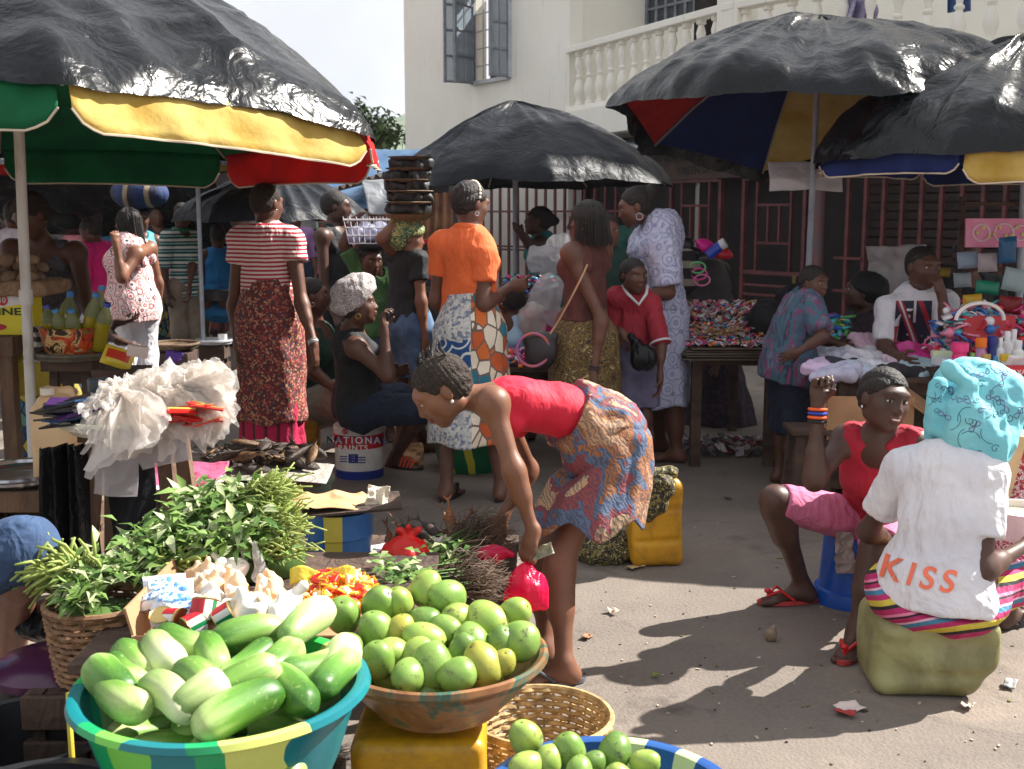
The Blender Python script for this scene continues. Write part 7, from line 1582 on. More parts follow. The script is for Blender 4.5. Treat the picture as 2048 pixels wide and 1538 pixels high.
for i in range(26):
 x = rd.uniform(385, 560); y = 1150 + 90 * ((i * 7) % 26) / 26; d = dmap(y, [(1140, 2.86), (1240, 2.50)]); c = q(x, y, d) ; c.z = max(c.z, .53); nut = i % 5 != 2 and i % 5 != 4
 S = SDF(.005); r0 = rd.uniform(.022, .032); tp = V(rd.uniform(-.5, .5), rd.uniform(-.6, .1), 1).normalized(); S.add(ell(c, (r0 * 1.1, r0, r0)), .01); S.add(cap(c, c + tp * r0 * 1.25, r0 * .75, .005), .02); S.add(cap(c + tp * r0 * 1.25, c + tp * r0 * 1.6, .004, .007), .006)
 sdf_obj('tied_bag', S, NUT if nut else WHT, wr=[(.004, 40, (1, 1, 1), True)], label=('small knotted bag of brown groundnuts in the cardboard tray' if nut else 'small knotted bag of white powder in the cardboard tray'), cat='bag', group='small knotted bags in the cardboard tray')
for i, (x, y, d, sc_) in enumerate([(460, 1150, 2.9, 1.5), (500, 1225, 2.52, 1.5), (560, 1235, 2.52, 1.2), (430, 1160, 2.85, 1.2), (575, 1215, 2.6, 1.3)]):
 S = SDF(.005); c = q(x, y, d); S.add(ell(c, (.036 * sc_, .026 * sc_, .024 * sc_), fm(10, 20 * (i - 2), 30 * i)), .01); S.add(cap(c, c + V(.02 * (i - 2), 0, .055), .016, .008), .02); sdf_obj('white_bag', S, WHT, wr=[(.006, 26, (1, 1, 1), True)], label=['big white bag at the back of the cardboard tray', 'white folded bag in front of the groundnut bags', 'round white bag touching the pale cucumber', 'white bag left of the tallest one', 'white bag beside the orange cubes'][i], cat='bag')
S = SDF(.005); c = q(522, 1150, 2.9); S.add(cap(c, c + V(-.01, 0, .06), .022, .006), .02); S.add(cap(c + V(-.01, 0, .06), c + V(-.015, 0, .085), .006, .009), .01); sdf_obj('clear_bag', S, CLEAR, wr=[(.005, 30, (1, 1, 1), True)], label='clear plastic bag twisted upright behind the seasoning cubes', cat='bag')
CUBEM = [SM('cube_orange', (236, 128, 30), rough=.35), SM('cube_yellow', (240, 186, 40), rough=.35), SM('cube_red', (206, 44, 30), rough=.35), SM('cube_pale', (236, 214, 150), rough=.35)]
cub = []
for i in range(170):
 a = rd.random() * 6.28; r_ = rd.random() ** .5; x = 655 + 78 * r_ * math.cos(a); yy = 2.84 + .13 * r_ * math.sin(a); k = i % 4 if i % 7 else 2; z = .545 + .05 * (1 - r_ ** 2) * (.4 + .6 * rd.random()); p = V(q(x, 1200, 2.7).x, yy, z)
 if k >= len(cub):
  o = MB().box((0, 0, 0), (.024, .018, .011)).build('seasoning_cube', CUBEM[k], loc=(0, 0, 0), smooth=False, bevel=.002); cub.append(o)
  w = MB().box((.0135, 0, 0), (.005, .02, .004)).box((-.0135, 0, 0), (.005, .02, .004)); w.build('twist', CUBEM[1 if k != 1 else 0], o, smooth=False)
 else: o = dup(cub[k])
 o.location = p; o.rotation_euler = (rd.uniform(-.8, .8), rd.uniform(-.8, .8), rd.uniform(0, 6)); o.scale = (1.15,) * 3
 props(o, ['orange', 'yellow', 'red', 'pale yellow'][k] + ' wrapped seasoning cube in the heap beside the mangoes', 'seasoning cube', 'wrapped seasoning cubes in a heap')
S = SDF(.008); S.add(ell(V(q(655, 1200, 2.7).x, 2.84, .535), (.10, .145, .035)), .01); S.plane((0, 0, -1), V(0, 0, .512)); sdf_obj('wrapper_heap', S, CUBEM[0], wr=[(.012, 40)], label='bed of orange wrappers under the seasoning cubes', cat='wrappers', kind='stuff')
# ---- blue and yellow cut bucket with board ----
cQ = V(q(672, 1140, 3.55).x, 3.62, .385); g = thing('bucket', 'blue and yellow plastic bucket with broken rim under a paper covered board', 'bucket', cQ)
BLB = SM('bucket_blue', (38, 92, 158), (62, 116, 176), ns=10, rough=.45, bump=.2); YLB = SM('bucket_yellow', (214, 196, 92), (196, 176, 70), rough=.45)
b = MB(); b.lathe([(.001, 0), (.095, 0), (.10, .004), (.107, .09), (.112, .094), (.114, .17), (.118, .176), (.108, .172), (.10, .02), (.001, .02)], cQ, 48); sl_ = [0] * 28 + [1] * 5 + [0] * 11 + [1] * 4; sl_ = sl_[10:] + sl_[:10]; b.mi = [sl_[i % 48] for i in range(len(b.f))]; b.build('body', [BLB, YLB], g)
bd = MB(); bd.box(cQ + V(.05, .02, .185), (.30, .2, .008), rot(2, -3, 8)); bd.build('board', WOODD, label='thin brown board lying across the blue bucket', cat='board', smooth=False)
def crumple(name, label, c, sx, sy, m, mat, amp, seed, cat, th=.0015, fold=0, n=30):
 u = np.linspace(-.5, .5, n); X, Y = np.meshgrid(u * sx, u * sy); P_ = np.stack([X.ravel(), Y.ravel(), np.zeros(n * n)], 1); P_[:, :2] *= (1 + .12 * vn(P_, 9 / max(sx, sy) * .3, seed))[:, None]
 P_[:, 2] = amp * (vn(P_, 1.2 / sx, seed) * 1.6 + .6 * ridged(P_, 2.6 / sx, seed + 1) + .25 * ridged(P_, 6 / sx, seed + 2));
 if fold: P_[:, 2] -= fold * np.abs(P_[:, 0] / sx * 2) ** 2
 P_ = P_ @ np.array(m).T; i, j = np.meshgrid(np.arange(n - 1), np.arange(n - 1)); o = (j * n + i).ravel(); Fq = np.stack([o, o + 1, o + n + 1, o + n], 1)
 ob = link(name, npmesh(name, P_, Fq), mat, None, Vector(c)); ob.modifiers.new('s', 'SOLIDIFY').thickness = th; props(ob, label, cat); return ob
BRP = SM('brown_paper', (206, 166, 122), (184, 140, 100), ns=6, rough=.9, bump=.3); NEWS = print_mat('newsprint', [(176, 168, 158), (170, 162, 152), (120, 114, 110), (160, 152, 142)], 130, mode='noise')
crumple('brown_paper', 'crumpled brown paper on the board over the blue bucket', cQ + V(-.02, 0, .205), .26, .16, rot(5, 0, 10), BRP, .022, 3, 'paper', fold=.02)
crumple('brown_paper', 'small folded scrap of pale paper at the right end of the board', cQ + V(.13, .0, .215), .07, .07, rot(60, 10, 10), SM('pale_paper', (220, 206, 186)), .015, 5, 'paper')
# ---- fish ----
FSH = [SM('smoked_fish', (74, 56, 44), (34, 28, 26), ns=30, rough=.4, bump=.5, bs=80), SM('smoked_fish_gold', (136, 100, 62), (58, 44, 36), ns=22, rough=.4, bump=.5, bs=80), SM('fish_orange', (190, 120, 80), (90, 60, 48), ns=18, rough=.4, bump=.5, bs=80)]
FM_ = {}
def fish(p, d_, L_, mi_, label, group, up=(0, 0, 1), sd=0):
 key = (mi_, sd % 2)
 if key not in FM_:
  b = MB(); n = 14
  for j in range(15):
   t = j / 14; z = t * .80; w = (.12 * math.sin(min(1, t * 1.15) * math.pi) ** .6 + .02) * (1 - .25 * t) if t < .98 else .025
   cx_ = .06 * math.sin(t * 3 + sd) * (1 if sd % 2 else -1) * .5
   for a_ in range(n): a = 2 * math.pi * a_ / n; b.v.append(V(cx_ + w * .55 * math.cos(a), w * 1.0 * math.sin(a), z))
  b.f = [(j * n + a, j * n + (a + 1) % n, (j + 1) * n + (a + 1) % n, (j + 1) * n + a) for j in range(14) for a in range(n)] + [tuple(range(n))[::-1]]; b.mi = [0] * len(b.f)
  b.add([V(cx_, -.02, .78), V(cx_, .02, .78), V(cx_ + .02, .12, 1.0), V(cx_, .0, .90), V(cx_ - .02, -.12, 1.0)], [(0, 1, 3), (1, 2, 3), (0, 3, 4)])
  b.add([V(0, .08, .3), V(.01, .19, .42), V(0, .09, .55)], [(0, 1, 2)])
  FM_[key] = b.build('smoked_fish', FSH[mi_], loc=(0, 0, 0), auto=False); o = FM_[key]
 else: o = dup(FM_[key])
 o.location = p; o.rotation_euler = (frame(d_, up) @ rot(0, 0, sd * 53)).to_euler(); o.scale = (L_,) * 3; props(o, label, 'fish', group); return o
cF = V(q(528, 945, 5.05).x, 5.05, .375)
g = thing('tub', 'dark green tub with a yellow stripe holding up the dark smoked fish tray', 'tub', V(cF.x + .12, cF.y, 0)); b = MB(); b.lathe([(.001, 0), (.17, 0), (.2, .3), (.215, .32), (.215, .335), (.19, .33), (.001, .325)], V(cF.x + .1, cF.y, 0), 48); b.mi = [(1 if 37 <= i % 48 <= 39 or 10 < i % 48 < 14 else 0) for i in range(len(b.f))]; b.build('body', [SM('dark_green_plastic', (40, 48, 40), rough=.4), YLB], g)
MB().box(cF + V(0, 0, -.03), (.54, .38, .02)).build('tray_board', WOODD, label='flat board tray under the dark smoked fish', cat='tray', smooth=False)
crumple('newspaper', 'newspaper sheets poking out under the dark smoked fish', cF + V(.05, -.07, .0), .52, .36, rot(0, 0, 3), NEWS, .012, 9, 'newspaper', fold=.02)
rd = random.Random(31)
for i in range(52):
 a = rd.uniform(0, 6.28); r_ = rd.random() ** .5; p = cF + V(.25 * r_ * math.cos(a), .15 * r_ * math.sin(a), .03 + .07 * (1 - r_) * rd.random() + .02 * (i % 3)); a2 = rd.uniform(0, 6.28); d_ = V(math.cos(a2), .6 * math.sin(a2), rd.uniform(-.05, .3)); fish(p - d_.normalized() * .09, d_, rd.uniform(.17, .25), i % 5 == 0 and 1 or 0, 'golden brown smoked fish on the newspaper tray' if i % 5 == 0 else 'blackened smoked fish on the newspaper tray', 'smoked fish on the newspaper tray', sd=i)
cG = V(q(850, 1090, 3.62).x, 3.66, .40)
crumple('newspaper', 'white paper under the smoked fish beside the red bag', cG + V(-.05, -.03, .0), .34, .3, rot(0, 0, 10), SM('white_paper', (214, 208, 202)), .015, 13, 'paper')
for i, (x, y, x2, y2, mi_) in enumerate([(800, 1050, 850, 1080, 0), (880, 1075, 845, 1045, 0), (905, 1065, 900, 1028, 2), (870, 1100, 820, 1055, 0), (790, 1110, 775, 1060, 2), (905, 1075, 870, 1100, 0), (830, 1095, 795, 1045, 2), (890, 1095, 930, 1040, 2), (860, 1065, 905, 1060, 1), (920, 1085, 888, 1030, 1), (785, 1095, 800, 1070, 1), (870, 1115, 900, 1090, 0)]):
 a, e = q(x, y, 3.62 + .03 * (i % 3)), q(x2, y2, 3.68 + .03 * (i % 2)); fish(a, e - a, max(.13, (e - a).length * 1.5), mi_, ['charred', 'golden', 'orange tailed'][mi_] + ' smoked fish heaped behind the red tied bag', 'smoked fish behind the red bag', sd=i)
def tied_bag(name, label, c, rx, rz, mat, knot, wrk=.006, h=.005, top=.03, cat='bag'):
 c = Vector(c); S = SDF(h); S.add(ell(c, (rx, rx * .8, rz)), .02); k = Vector(knot); S.add(cap(c + (k - c) * .3, k, rx * .62, .010), .04); S.add(cap(k, k + V(.03, 0, top * .7), .006, .008), .008); S.add(cap(k, k + V(-.03, 0, top * .6), .006, .007), .008); S.add(cap(k, k + V(.0, -.01, top), .006, .007), .008)
 return sdf_obj(name, S, mat, wr=[(wrk, 16, (1.6, 1.6, .35), True), (wrk * .5, 40, (1.4, 1.4, .5), True, 2)], label=label, cat=cat)
cR = q(812, 1112, 3.36); tied_bag('tied_bag', 'red plastic bag tied in a knot in front of the smoked fish', cR, .075, .045, REDB, cR + V(.01, 0, .062))
# pink bag hanging from the girl's fist
hw = GIRL.J['wrL'] + V(-.025, -.01, -.10); c = q(1055, 1178, 3.40)
S = SDF(.005); S.add(cap(hw, hw - V(0, 0, .05), .010, .03), .02); S.add(ell(c + V(.0, 0, .0), (.055, .03, .055), rot(0, 20, 0)), .05); S.add(cap(hw - V(0, 0, .03), c, .02, .045), .03); S.add(cap(c, q(1092, 1215, 3.40), .03, .006), .03); S.add(cap(c, q(1055, 1228, 3.40), .03, .004), .03); S.add(cap(c, q(1015, 1195, 3.40), .03, .008), .03)
sdf_obj('plastic_bag', S, PINKB, wr=[(.006, 14, (2, 2, .3), True), (.003, 36, (1.6, 1.6, .4), True, 2)], label='bright pink plastic bag hanging from the bending girl fist', cat='bag')
crumple('banknotes', 'crumpled grey green banknotes held in the bending girl fist', GIRL.J['wrL'] + V(.02, -.02, -.055), .085, .035, rot(60, -20, 0), SM('banknote', (150, 144, 120), (110, 112, 92), ns=60), .012, 4, 'money', n=14)
S = SDF(.006); S.add(ell(q(990, 1110, 3.5), (.06, .03, .02)), .01); sdf_obj('plastic_bag', S, PINKB, wr=[(.014, 20, (1, 1, 1), True)], label='flat pink plastic film between the herb roots and the fist', cat='bag')
# ---- paint tub ----
cP = V(gp(714, 960).x, 6.55, 0); g = thing('paint_tub', 'white, red and blue paint tub used as a seat', 'paint tub', cP); r_ = .145
b = MB(); prof = [(.001, 0), (r_ * .95, 0), (r_ * .95, .03), (r_ * .965, .05), (r_ * .975, .178), (r_, .258), (r_, .272), (r_ * 1.02, .276), (r_ * 1.02, .30), (r_ * .96, .306), (.001, .306)]; b.lathe(prof, cP, 72)
for i in range(len(b.f)):
 row, a = i // 72, i % 72; b.mi[i] = {2: 2, 1: 2, 4: 1}.get(row, 0)
tub = b.build('body', [SM('tub_white', (214, 210, 206), (190, 184, 178), rough=.4), SM('tub_red', (190, 24, 40), rough=.4), SM('tub_blue', (24, 44, 130), rough=.4)], g)
TXW = SM('print_white', (232, 230, 228)); TXB = SM('print_blue', (28, 50, 140)); TXR = SM('print_red', (196, 28, 40))
wrap_text('NATIONAL', tub, 714, 881, 6.4, .062, TXB, g, off=.002, gap=1.15); wrap_text('NATIONAL', tub, 713, 881, 6.4, .055, TXW, g, off=.004, gap=1.3); wrap_text('PAINTS', tub, 706, 896, 6.4, .044, TXW, g, off=.003, gap=1.2)
wrap_lines(tub, g, [[(x, y) for x in range(x0, x1, 3)] for x0, x1, y in ((680, 697, 913), (680, 697, 918), (680, 697, 923), (716, 734, 915), (716, 734, 920), (716, 734, 925), (682, 742, 947))], 6.4, .0035, TXB, 'building_print')
wrap_lines(tub, g, [[(x, y) for y in range(908, 929, 3)] for x in (699, 703, 707, 711, 714)], 6.4, .006, TXB, 'tower_print'); wrap_lines(tub, g, [[(x, y) for x in range(702, 713, 2)] for y in (912, 917, 922)], 6.39, .003, TXW, 'window_print')
wrap_lines(tub, g, [[(690 + r_ * math.cos(t * .5), 863 + r_ * math.sin(t * .5)) for t in range(14)] for r_ in (5, 2)], 6.4, .004, TXR, 'roundel_print')
# ---- mid ground small things ----
basin('plastic_basin', 'green basin with yellow stripes on the road behind the orange shirt woman', V(gp(942, 945).x, 6.75, .2), .24, .2, [swirl('green_swirl', [(0, (20, 104, 66)), (.1, (190, 180, 60)), (.14, (18, 96, 62)), (.3, (190, 180, 60)), (.35, (20, 104, 66)), (.62, (180, 176, 60)), (.67, (20, 100, 64)), (.74, (190, 180, 60)), (.78, (16, 92, 60))], amp=.2)], None, rb=.8)
crumple('paper_bag', 'crumpled brown paper bag on the road behind the orange sandal', gp(822, 935) + V(0, .05, .07), .16, .14, rot(80, 0, 15), BRP, .04, 15, 'paper bag', fold=.05)
CAMO = print_mat('black_gold_cloth', [(24, 22, 22), (150, 134, 70), (34, 32, 30), (24, 22, 22), (110, 100, 56), (190, 180, 130)], 26, mode='noise', dist=2.5)
S = SDF(.008); c = gp(1212, 1128) + V(0, .08, 0); S.add(ell(c + V(0, 0, .03), (.13, .09, .055)), .02); S.add(ell(c + V(.04, .03, .07), (.08, .06, .045)), .04); S.plane((0, 0, -1), V(0, 0, .003)); sdf_obj('cloth_bundle', S, CAMO, wr=[(.02, 10, (1, 1, 1), True), (.01, 24, (1, 1, 1), True, 2)], label='black and gold patterned cloth dropped on the road by the jerrycan', cat='cloth')
S = SDF(.008); c = V(gp(1300, 1108).x, 4.86, 0); S.add(cap(c + V(-.07, -.05, .40), c + V(.06, -.03, .40), .028), .03); S.add(cap(c + V(0, -.11, .37), c + V(.01, -.115, .28), .026, .02), .05); S.add(cap(c + V(.04, -.11, .36), c + V(-.04, -.115, .24), .024, .02), .05); sdf_obj('cloth_bundle', S, CAMO, wr=[(.016, 12, (1, 1, 1), True), (.006, 26, (1, 1, 1), True, 2)], label='black and gold patterned cloth draped on top of the yellow jerrycan', cat='cloth')
cU = V(gp(1738, 1235).x, 4.36, 0); g = thing('bucket', 'upturned blue plastic bucket under the laughing girl', 'bucket', cU); b = MB(); b.lathe([(.001, .27), (.115, .27), (.12, .265), (.135, .06), (.15, .055), (.155, .03), (.155, .0), (.14, 0)], cU, 48); b.build('body', SM('bucket_royal', (24, 84, 176), (20, 70, 156), rough=.35), g)
crumple('rag', 'dirty white rag hanging off the blue bucket', q(1690, 1105, 4.22), .08, .16, rot(85, 0, 10), SM('dirty_white', (176, 166, 160), (140, 128, 124)), .02, 19, 'rag')
# ---- plastic draped stool with enamel tray (left middle) ----
cS = V(q(270, 850, 4.35).x, 4.35, .69); xs = cS.x
g = table('stool', 'wooden stool with splayed legs under the enamel tray of plastic bags', xs - .17, xs + .19, 4.2, 4.5, .685, WOOD, splay=.05, leg=.055, cat='stool', planks=3)
t = NT('chipped_enamel'); c = t.mix(t.ramp(t.noise(7, 7, .7), [(.58, (0, 0, 0)), (.6, (1, 1, 1))], True), srgb((206, 204, 184)), srgb((74, 54, 44))); t.base(c); t.set(rough=.35); CHE = t.m
basin('enamel_tray', 'chipped cream enamel tray on the stool, heaped with plastic bags', cS + V(0, 0, .055), .29, .055, [CHE], None, rb=.85, lip=.012, cat='tray')
# fans of plastic bags
def fan(label, k, tips, mat, w0=.012, seed=0, name='plastic_bags', L1=1.0, group='bunches of plastic bags on the enamel tray'):
 rd = random.Random(seed); k = Vector(k); g = thing(name, label, 'bags', k, group)
 for ti, tp in enumerate(tips):
  tp = Vector(tp); d_ = tp - k; sd_ = d_.cross(V(0, -1, .3)).normalized(); nn = sd_.cross(d_).normalized(); W_ = d_.length * rd.uniform(.28, .5); ph = rd.uniform(0, 6); b = MB()
  for ly in range(2):
   of = rd.uniform(-.012, .012); ph2 = ph + ly
   b.grid(lambda u, v: k + d_ * v * (1 + .06 * math.sin(u * 5 + ph2)) + sd_ * (u - .5) * (w0 + (W_ * 1.9 - w0) * v ** .6) * (1 + .3 * math.sin(v * 4 + ph2)) + nn * (.07 * noise.noise(V(u * 2.2, v * 1.6, ph2 * 3)) + .014 * noise.noise(V(u * 7, v * 3, ph2)) + .004 * noise.noise(V(u * 22, v * 9, ph2)) + of * v) + V(0, 0, -.05 * v * v + .02 * noise.noise(V(u * 6, v * 6, ph))), 26, 16)
  b.build('bag', mat, g)
 return g
Q = lambda x, y, d=4.3: q(x, y, d)
fan('clear white plastic bags fanned out to the right on the enamel tray', Q(375, 775), [Q(462, 728, 4.2), Q(465, 770, 4.2), Q(462, 812, 4.15), Q(440, 840, 4.1), Q(420, 712, 4.35), Q(395, 705, 4.4), Q(455, 745, 4.3), Q(430, 800, 4.1)], MILKY, seed=1)
fan('clear white plastic bags bunched upright in the middle of the enamel tray', Q(320, 800), [Q(300, 722, 4.35), Q(340, 716, 4.3), Q(380, 712, 4.35), Q(360, 850, 4.1), Q(320, 855, 4.1), Q(400, 835, 4.1), Q(255, 735, 4.4), Q(345, 760, 4.2)], MILKY, seed=2)
fan('clear white plastic bags hanging off the front of the enamel tray', Q(238, 788, 4.2), [Q(160, 812, 4.1), Q(170, 850, 4.05), Q(200, 868, 4.0), Q(240, 880, 3.98), Q(280, 850, 4.0), Q(215, 750, 4.3), Q(250, 745, 4.3), Q(190, 790, 4.1), Q(310, 850, 4.0)], MILKY, seed=3)
S = SDF(.008); S.add(ell(Q(330, 790, 4.4), (.19, .12, .085)), .02); S.add(ell(Q(400, 780, 4.4), (.10, .10, .07)), .05); sdf_obj('plastic_bag', S, MILKY, wr=[(.025, 12, (1, 1, 1), True), (.012, 28, (1, 1, 1), True)], label='big crumpled heap of milky plastic bags in the middle of the enamel tray', cat='bag')
for i in range(16):
 p = Q(125 + 14 * (i % 3) + rd.uniform(-12, 12), 846 - i * 3.0, 4.15 + .02 * (i % 4)); MB().box((0, 0, 0), (.17, .11, .007)).box((.0, 0, .0045), (.10, .06, .002)).build('dark_sachet', SM(['sach_black', 'sach_blue', 'sach_purple'][i % 3], [(20, 22, 30), (24, 62, 100), (70, 40, 92)][i % 3], rough=.25), loc=(0, 0, 0), smooth=False, label=['black', 'dark blue', 'purple'][i % 3] + ' flat sachet stacked at the left of the enamel tray', cat='sachet', group='dark sachets on the enamel tray'); o = bpy.context.scene.objects[-1] if 0 else None
 ob = [o_ for o_ in bpy.data.objects if o_.name.startswith('dark_sachet')][-1]; ob.location = p; ob.rotation_euler = (rd.uniform(-.1, .1), rd.uniform(-.25, .1), rd.uniform(-.5, .5))
for i in range(20):
 p = Q(385 + rd.uniform(-45, 40), 846 - i * 1.9, 4.1 + rd.uniform(-.03, .05)); ob = MB().mat(0).box((0, 0, 0), (.10, .045, .006)).mat(1).box((0, .012, .004), (.10, .012, .002)).build('red_sachet', [SM('sach_red', (206, 40, 34), rough=.3), SM('sach_stripe', (222, 178, 90), rough=.3)], loc=(0, 0, 0), smooth=False, label='red and gold sachet in the pile at the right of the enamel tray', cat='sachet', group='red sachets on the enamel tray'); ob.location = p; ob.rotation_euler = (rd.uniform(-.2, .3), rd.uniform(-.3, .2), rd.uniform(-.6, .6))
crumple('plastic_sheet', 'clear plastic sheet hanging in front of the stool legs, left piece', Q(235, 928, 4.12), .16, .24, rot(88, 6, 4), CLEAR, .012, 23, 'plastic sheet')
crumple('plastic_sheet', 'clear plastic sheet hanging under the right side of the enamel tray', Q(325, 898, 4.12), .20, .12, rot(85, -14, -6), CLEAR, .015, 27, 'plastic sheet')
b = MB(); b.grid(lambda u, v: V(q(88 + 100 * u * (.7 + .3 * v), 1000, 4.12).x, 4.12 + .08 * u, .66 - .62 * v) + V(.0, -.03 * math.sin(u * 9 + v * 3) - .02 * math.sin(u * 23 + v * 5), .0), 40, 20); b.build('plastic_drape', BLACKP, label='black plastic sheet hanging off the left side of the stool', cat='plastic sheet', solid=.003)
b = MB(); b.grid(lambda u, v: V(q(212 + 92 * u, 1000, 4.32).x, 4.36, .60 - .56 * v) + V(0, -.02 * math.sin(u * 9 + v * 7), 0), 26, 14); b.build('plastic_drape', BLACKP2, label='black plastic sheet stretched between the stool legs', cat='plastic sheet', solid=.003)
# pink tray behind
MB().box(q(350, 965, 4.75), (.36, .3, .012)).build('board', SM('white_board', (214, 208, 204)), label='white board with pink plastic behind the leaf heap', cat='board', smooth=False)
crumple('plastic_sheet', 'pink plastic film lying on the white board behind the leaves', q(365, 945, 4.75), .34, .22, rot(15, 0, 0), trans('pale_pink_film', (240, 140, 180), .75), .03, 33, 'plastic sheet')
crate(V(q(350, 965, 4.8).x, 4.8, 0), .3, .26, q(350, 965, 4.75).z - .008, 'brown crate under the white board')
# beige container, silver tray, brown box
cJ = V(q(112, 900, 4.9).x, 4.9, 0); crate(V(cJ.x - .1, cJ.y, 0), .5, .34, .35, 'brown wooden box under the silver tray', WOOD)
basin('metal_tray', 'shiny silver tray at the left edge behind the umbrella pole', V(cJ.x - .16, cJ.y, .40), .22, .045, [SM('steel', (190, 192, 198), rough=.2, metal=.9)], None, rb=.8, lip=.01, cat='tray')
t = NT('beige_plastic'); t.base(t.ramp(t.noise(5, 5), [(.3, srgb((222, 190, 146))), (.7, srgb((198, 158, 112)))])); t.set(rough=.4); BEI = t.m
g = thing('jerrycan', 'beige translucent jerrycan with white handle and cap behind the stool', 'jerrycan', V(cJ.x + .02, cJ.y, .352)); S = SDF(.006); c = V(cJ.x + .02, cJ.y, .352); S.add(rbox(c + V(0, 0, .17), (.10, .08, .17), None, .03), .02); S.add(rbox(c + V(0, 0, .34), (.075, .06, .045), None, .03), .04); S.add(cap(c + V(-.04, 0, .40), c + V(.05, 0, .40), .016), .02); S.add(cap(c + V(-.05, 0, .36), c + V(-.04, 0, .40), .016), .02); S.add(cap(c + V(.08, 0, .34), c + V(.05, 0, .40), .016), .02); sdf_obj('body', S, BEI, g)
MB().lathe([(.001, .03), (.03, .03), (.03, 0), (.001, 0)], c + V(-.03, -.03, .385), 20).build('cap', SM('white_cap', (232, 222, 206)), g)
g = thing('jar', 'jar with dark screw lid between the sachets and the plastic bags', 'jar', Q(197, 772, 4.36) - V(0, 0, .12)); MB().lathe([(.001, .05), (.036, .05), (.04, .045), (.04, 0), (.001, 0)], Q(197, 772, 4.36) - V(0, 0, .02), 24).build('lid', SM('dark_lid', (26, 34, 44), rough=.4), g)
MB().lathe([(.001, 0), (.034, 0), (.036, .08), (.03, .1), (.001, .1)], Q(197, 772, 4.36) - V(0, 0, .12), 24).build('glass', SM('jar_body', (190, 186, 176), rough=.2), g)
# ================= STALLS =================
rd = random.Random(77)
TRK = [SM('trinket%d' % i, c, rough=.4) for i, c in enumerate([(226, 60, 130), (236, 140, 170), (220, 40, 50), (60, 120, 200), (90, 190, 200), (230, 200, 60), (240, 236, 240), (40, 36, 40), (240, 130, 40), (90, 180, 90), (140, 70, 160), (206, 180, 140)])]
def trinkets(label, x0, x1, y0, y1, z, n, seed, zh=.06, sz=.03, cols=None, name='trinket_pile', cat='trinkets'):
 r = random.Random(seed); b = MB(); cols = cols or list(range(12))
 for i in range(n):
  u, v = r.random(), r.random(); p = V(x0 + (x1 - x0) * u, y0 + (y1 - y0) * v, z + zh * (1 - abs(2 * v - 1) ** 2) * r.random() + .008 + .04 * v); b.mat(r.choice(cols)); k = r.random(); s_ = sz * r.uniform(.5, 1.2); m = rot(r.uniform(-40, 40), r.uniform(-40, 40), r.uniform(0, 360))
  if k < .4: b.box(p, (s_ * 1.5, s_ * .9, s_ * .25), m)
  elif k < .6: b.ell(p, (s_ * .5, s_ * .5, s_ * .5), m, 7, 5)
  elif k < .8: b.tube([p + m @ V(s_ * .8 * math.cos(a), s_ * .8 * math.sin(a), 0) for a in [j * math.pi / 4 for j in range(9)]], s_ * .13, 4, False)
  else: b.tube([p, p + m @ V(0, s_ * 1.8, 0)], s_ * .22, 5)
 return b.build(name, TRK, label=label, cat=cat, kind='stuff', auto=False)
xA0, xA1 = q(985, 600, 6.9).x, q(1130, 600, 6.9).x
table('market_table', 'low wooden stall table with bracelets behind the orange shirt woman', xA0, xA1 + .1, 6.75, 7.15, .60, WOODD)
trinkets('pile of purple and pink bracelets on cloth behind the bending girl', xA0 + .03, xA1, 6.76, 6.98, .61, 260, 3, .07, .03, [0, 1, 10, 6, 3, 8])
xB0, xB1 = q(1372, 700, 6.9).x, q(1552, 700, 6.9).x
g = table('market_table', 'trinket stall table with layered cardboard edge right of the lavender dress', xB0, xB1, 6.75, 8.0, .70, WOODD, leg=.06)
b = MB()
for i in range(7): b.box(V((xB0 + xB1) / 2 + rd.uniform(-.02, .02), 6.82 + .02 * math.sin(i), .715 - .011 * i), (xB1 - xB0 + rd.uniform(0, .06), .22, .006), rot(rd.uniform(-4, 4), 0, rd.uniform(-3, 3)))
b.build('cardboard_layers', SM('old_card', (104, 88, 70), (74, 60, 48)), g, smooth=False)
trinkets('heap of small bright hair clips, combs and beads covering the trinket stall', xB0 - .02, xB1 + .02, 6.8, 8.0, .725, 3200, 5, .20, .024, [0, 1, 1, 6, 6, 6, 11, 4, 2, 7, 7, 1, 3, 11, 6, 8])
crumple('plastic_sheet', 'clear plastic sheet glistening over the back of the trinket stall', V((xB0 + xB1) / 2, 7.7, .86), .6, .4, rot(6, 0, 0), CLEAR, .04, 41, 'plastic sheet')
b = MB()
for i in range(160): p = V(xB0 + .05 + rd.random() * .25, 6.85 + rd.random() * .25, .77 + .05 * rd.random()); b.tube([p, p + V(rd.uniform(-.06, .06), rd.uniform(-.05, .02), rd.uniform(-.02, .03))], .003, 4)
b.build('straw_braids', SM('straw', (206, 178, 130), (170, 140, 96)), label='bundle of straw coloured fringe at the near corner of the trinket stall', cat='fringe', kind='stuff', auto=False)
S = SDF(.01); S.add(ell(q(1540, 640, 7.0), (.13, .12, .10)), .02); S.add(ell(q(1585, 600, 7.1), (.08, .08, .09)), .05); sdf_obj('cloth_heap', S, BLACKC, wr=[(.03, 9, (1, 1, 1), True)], label='heap of black clothes between the trinkets and the tie dye girl', cat='clothes')
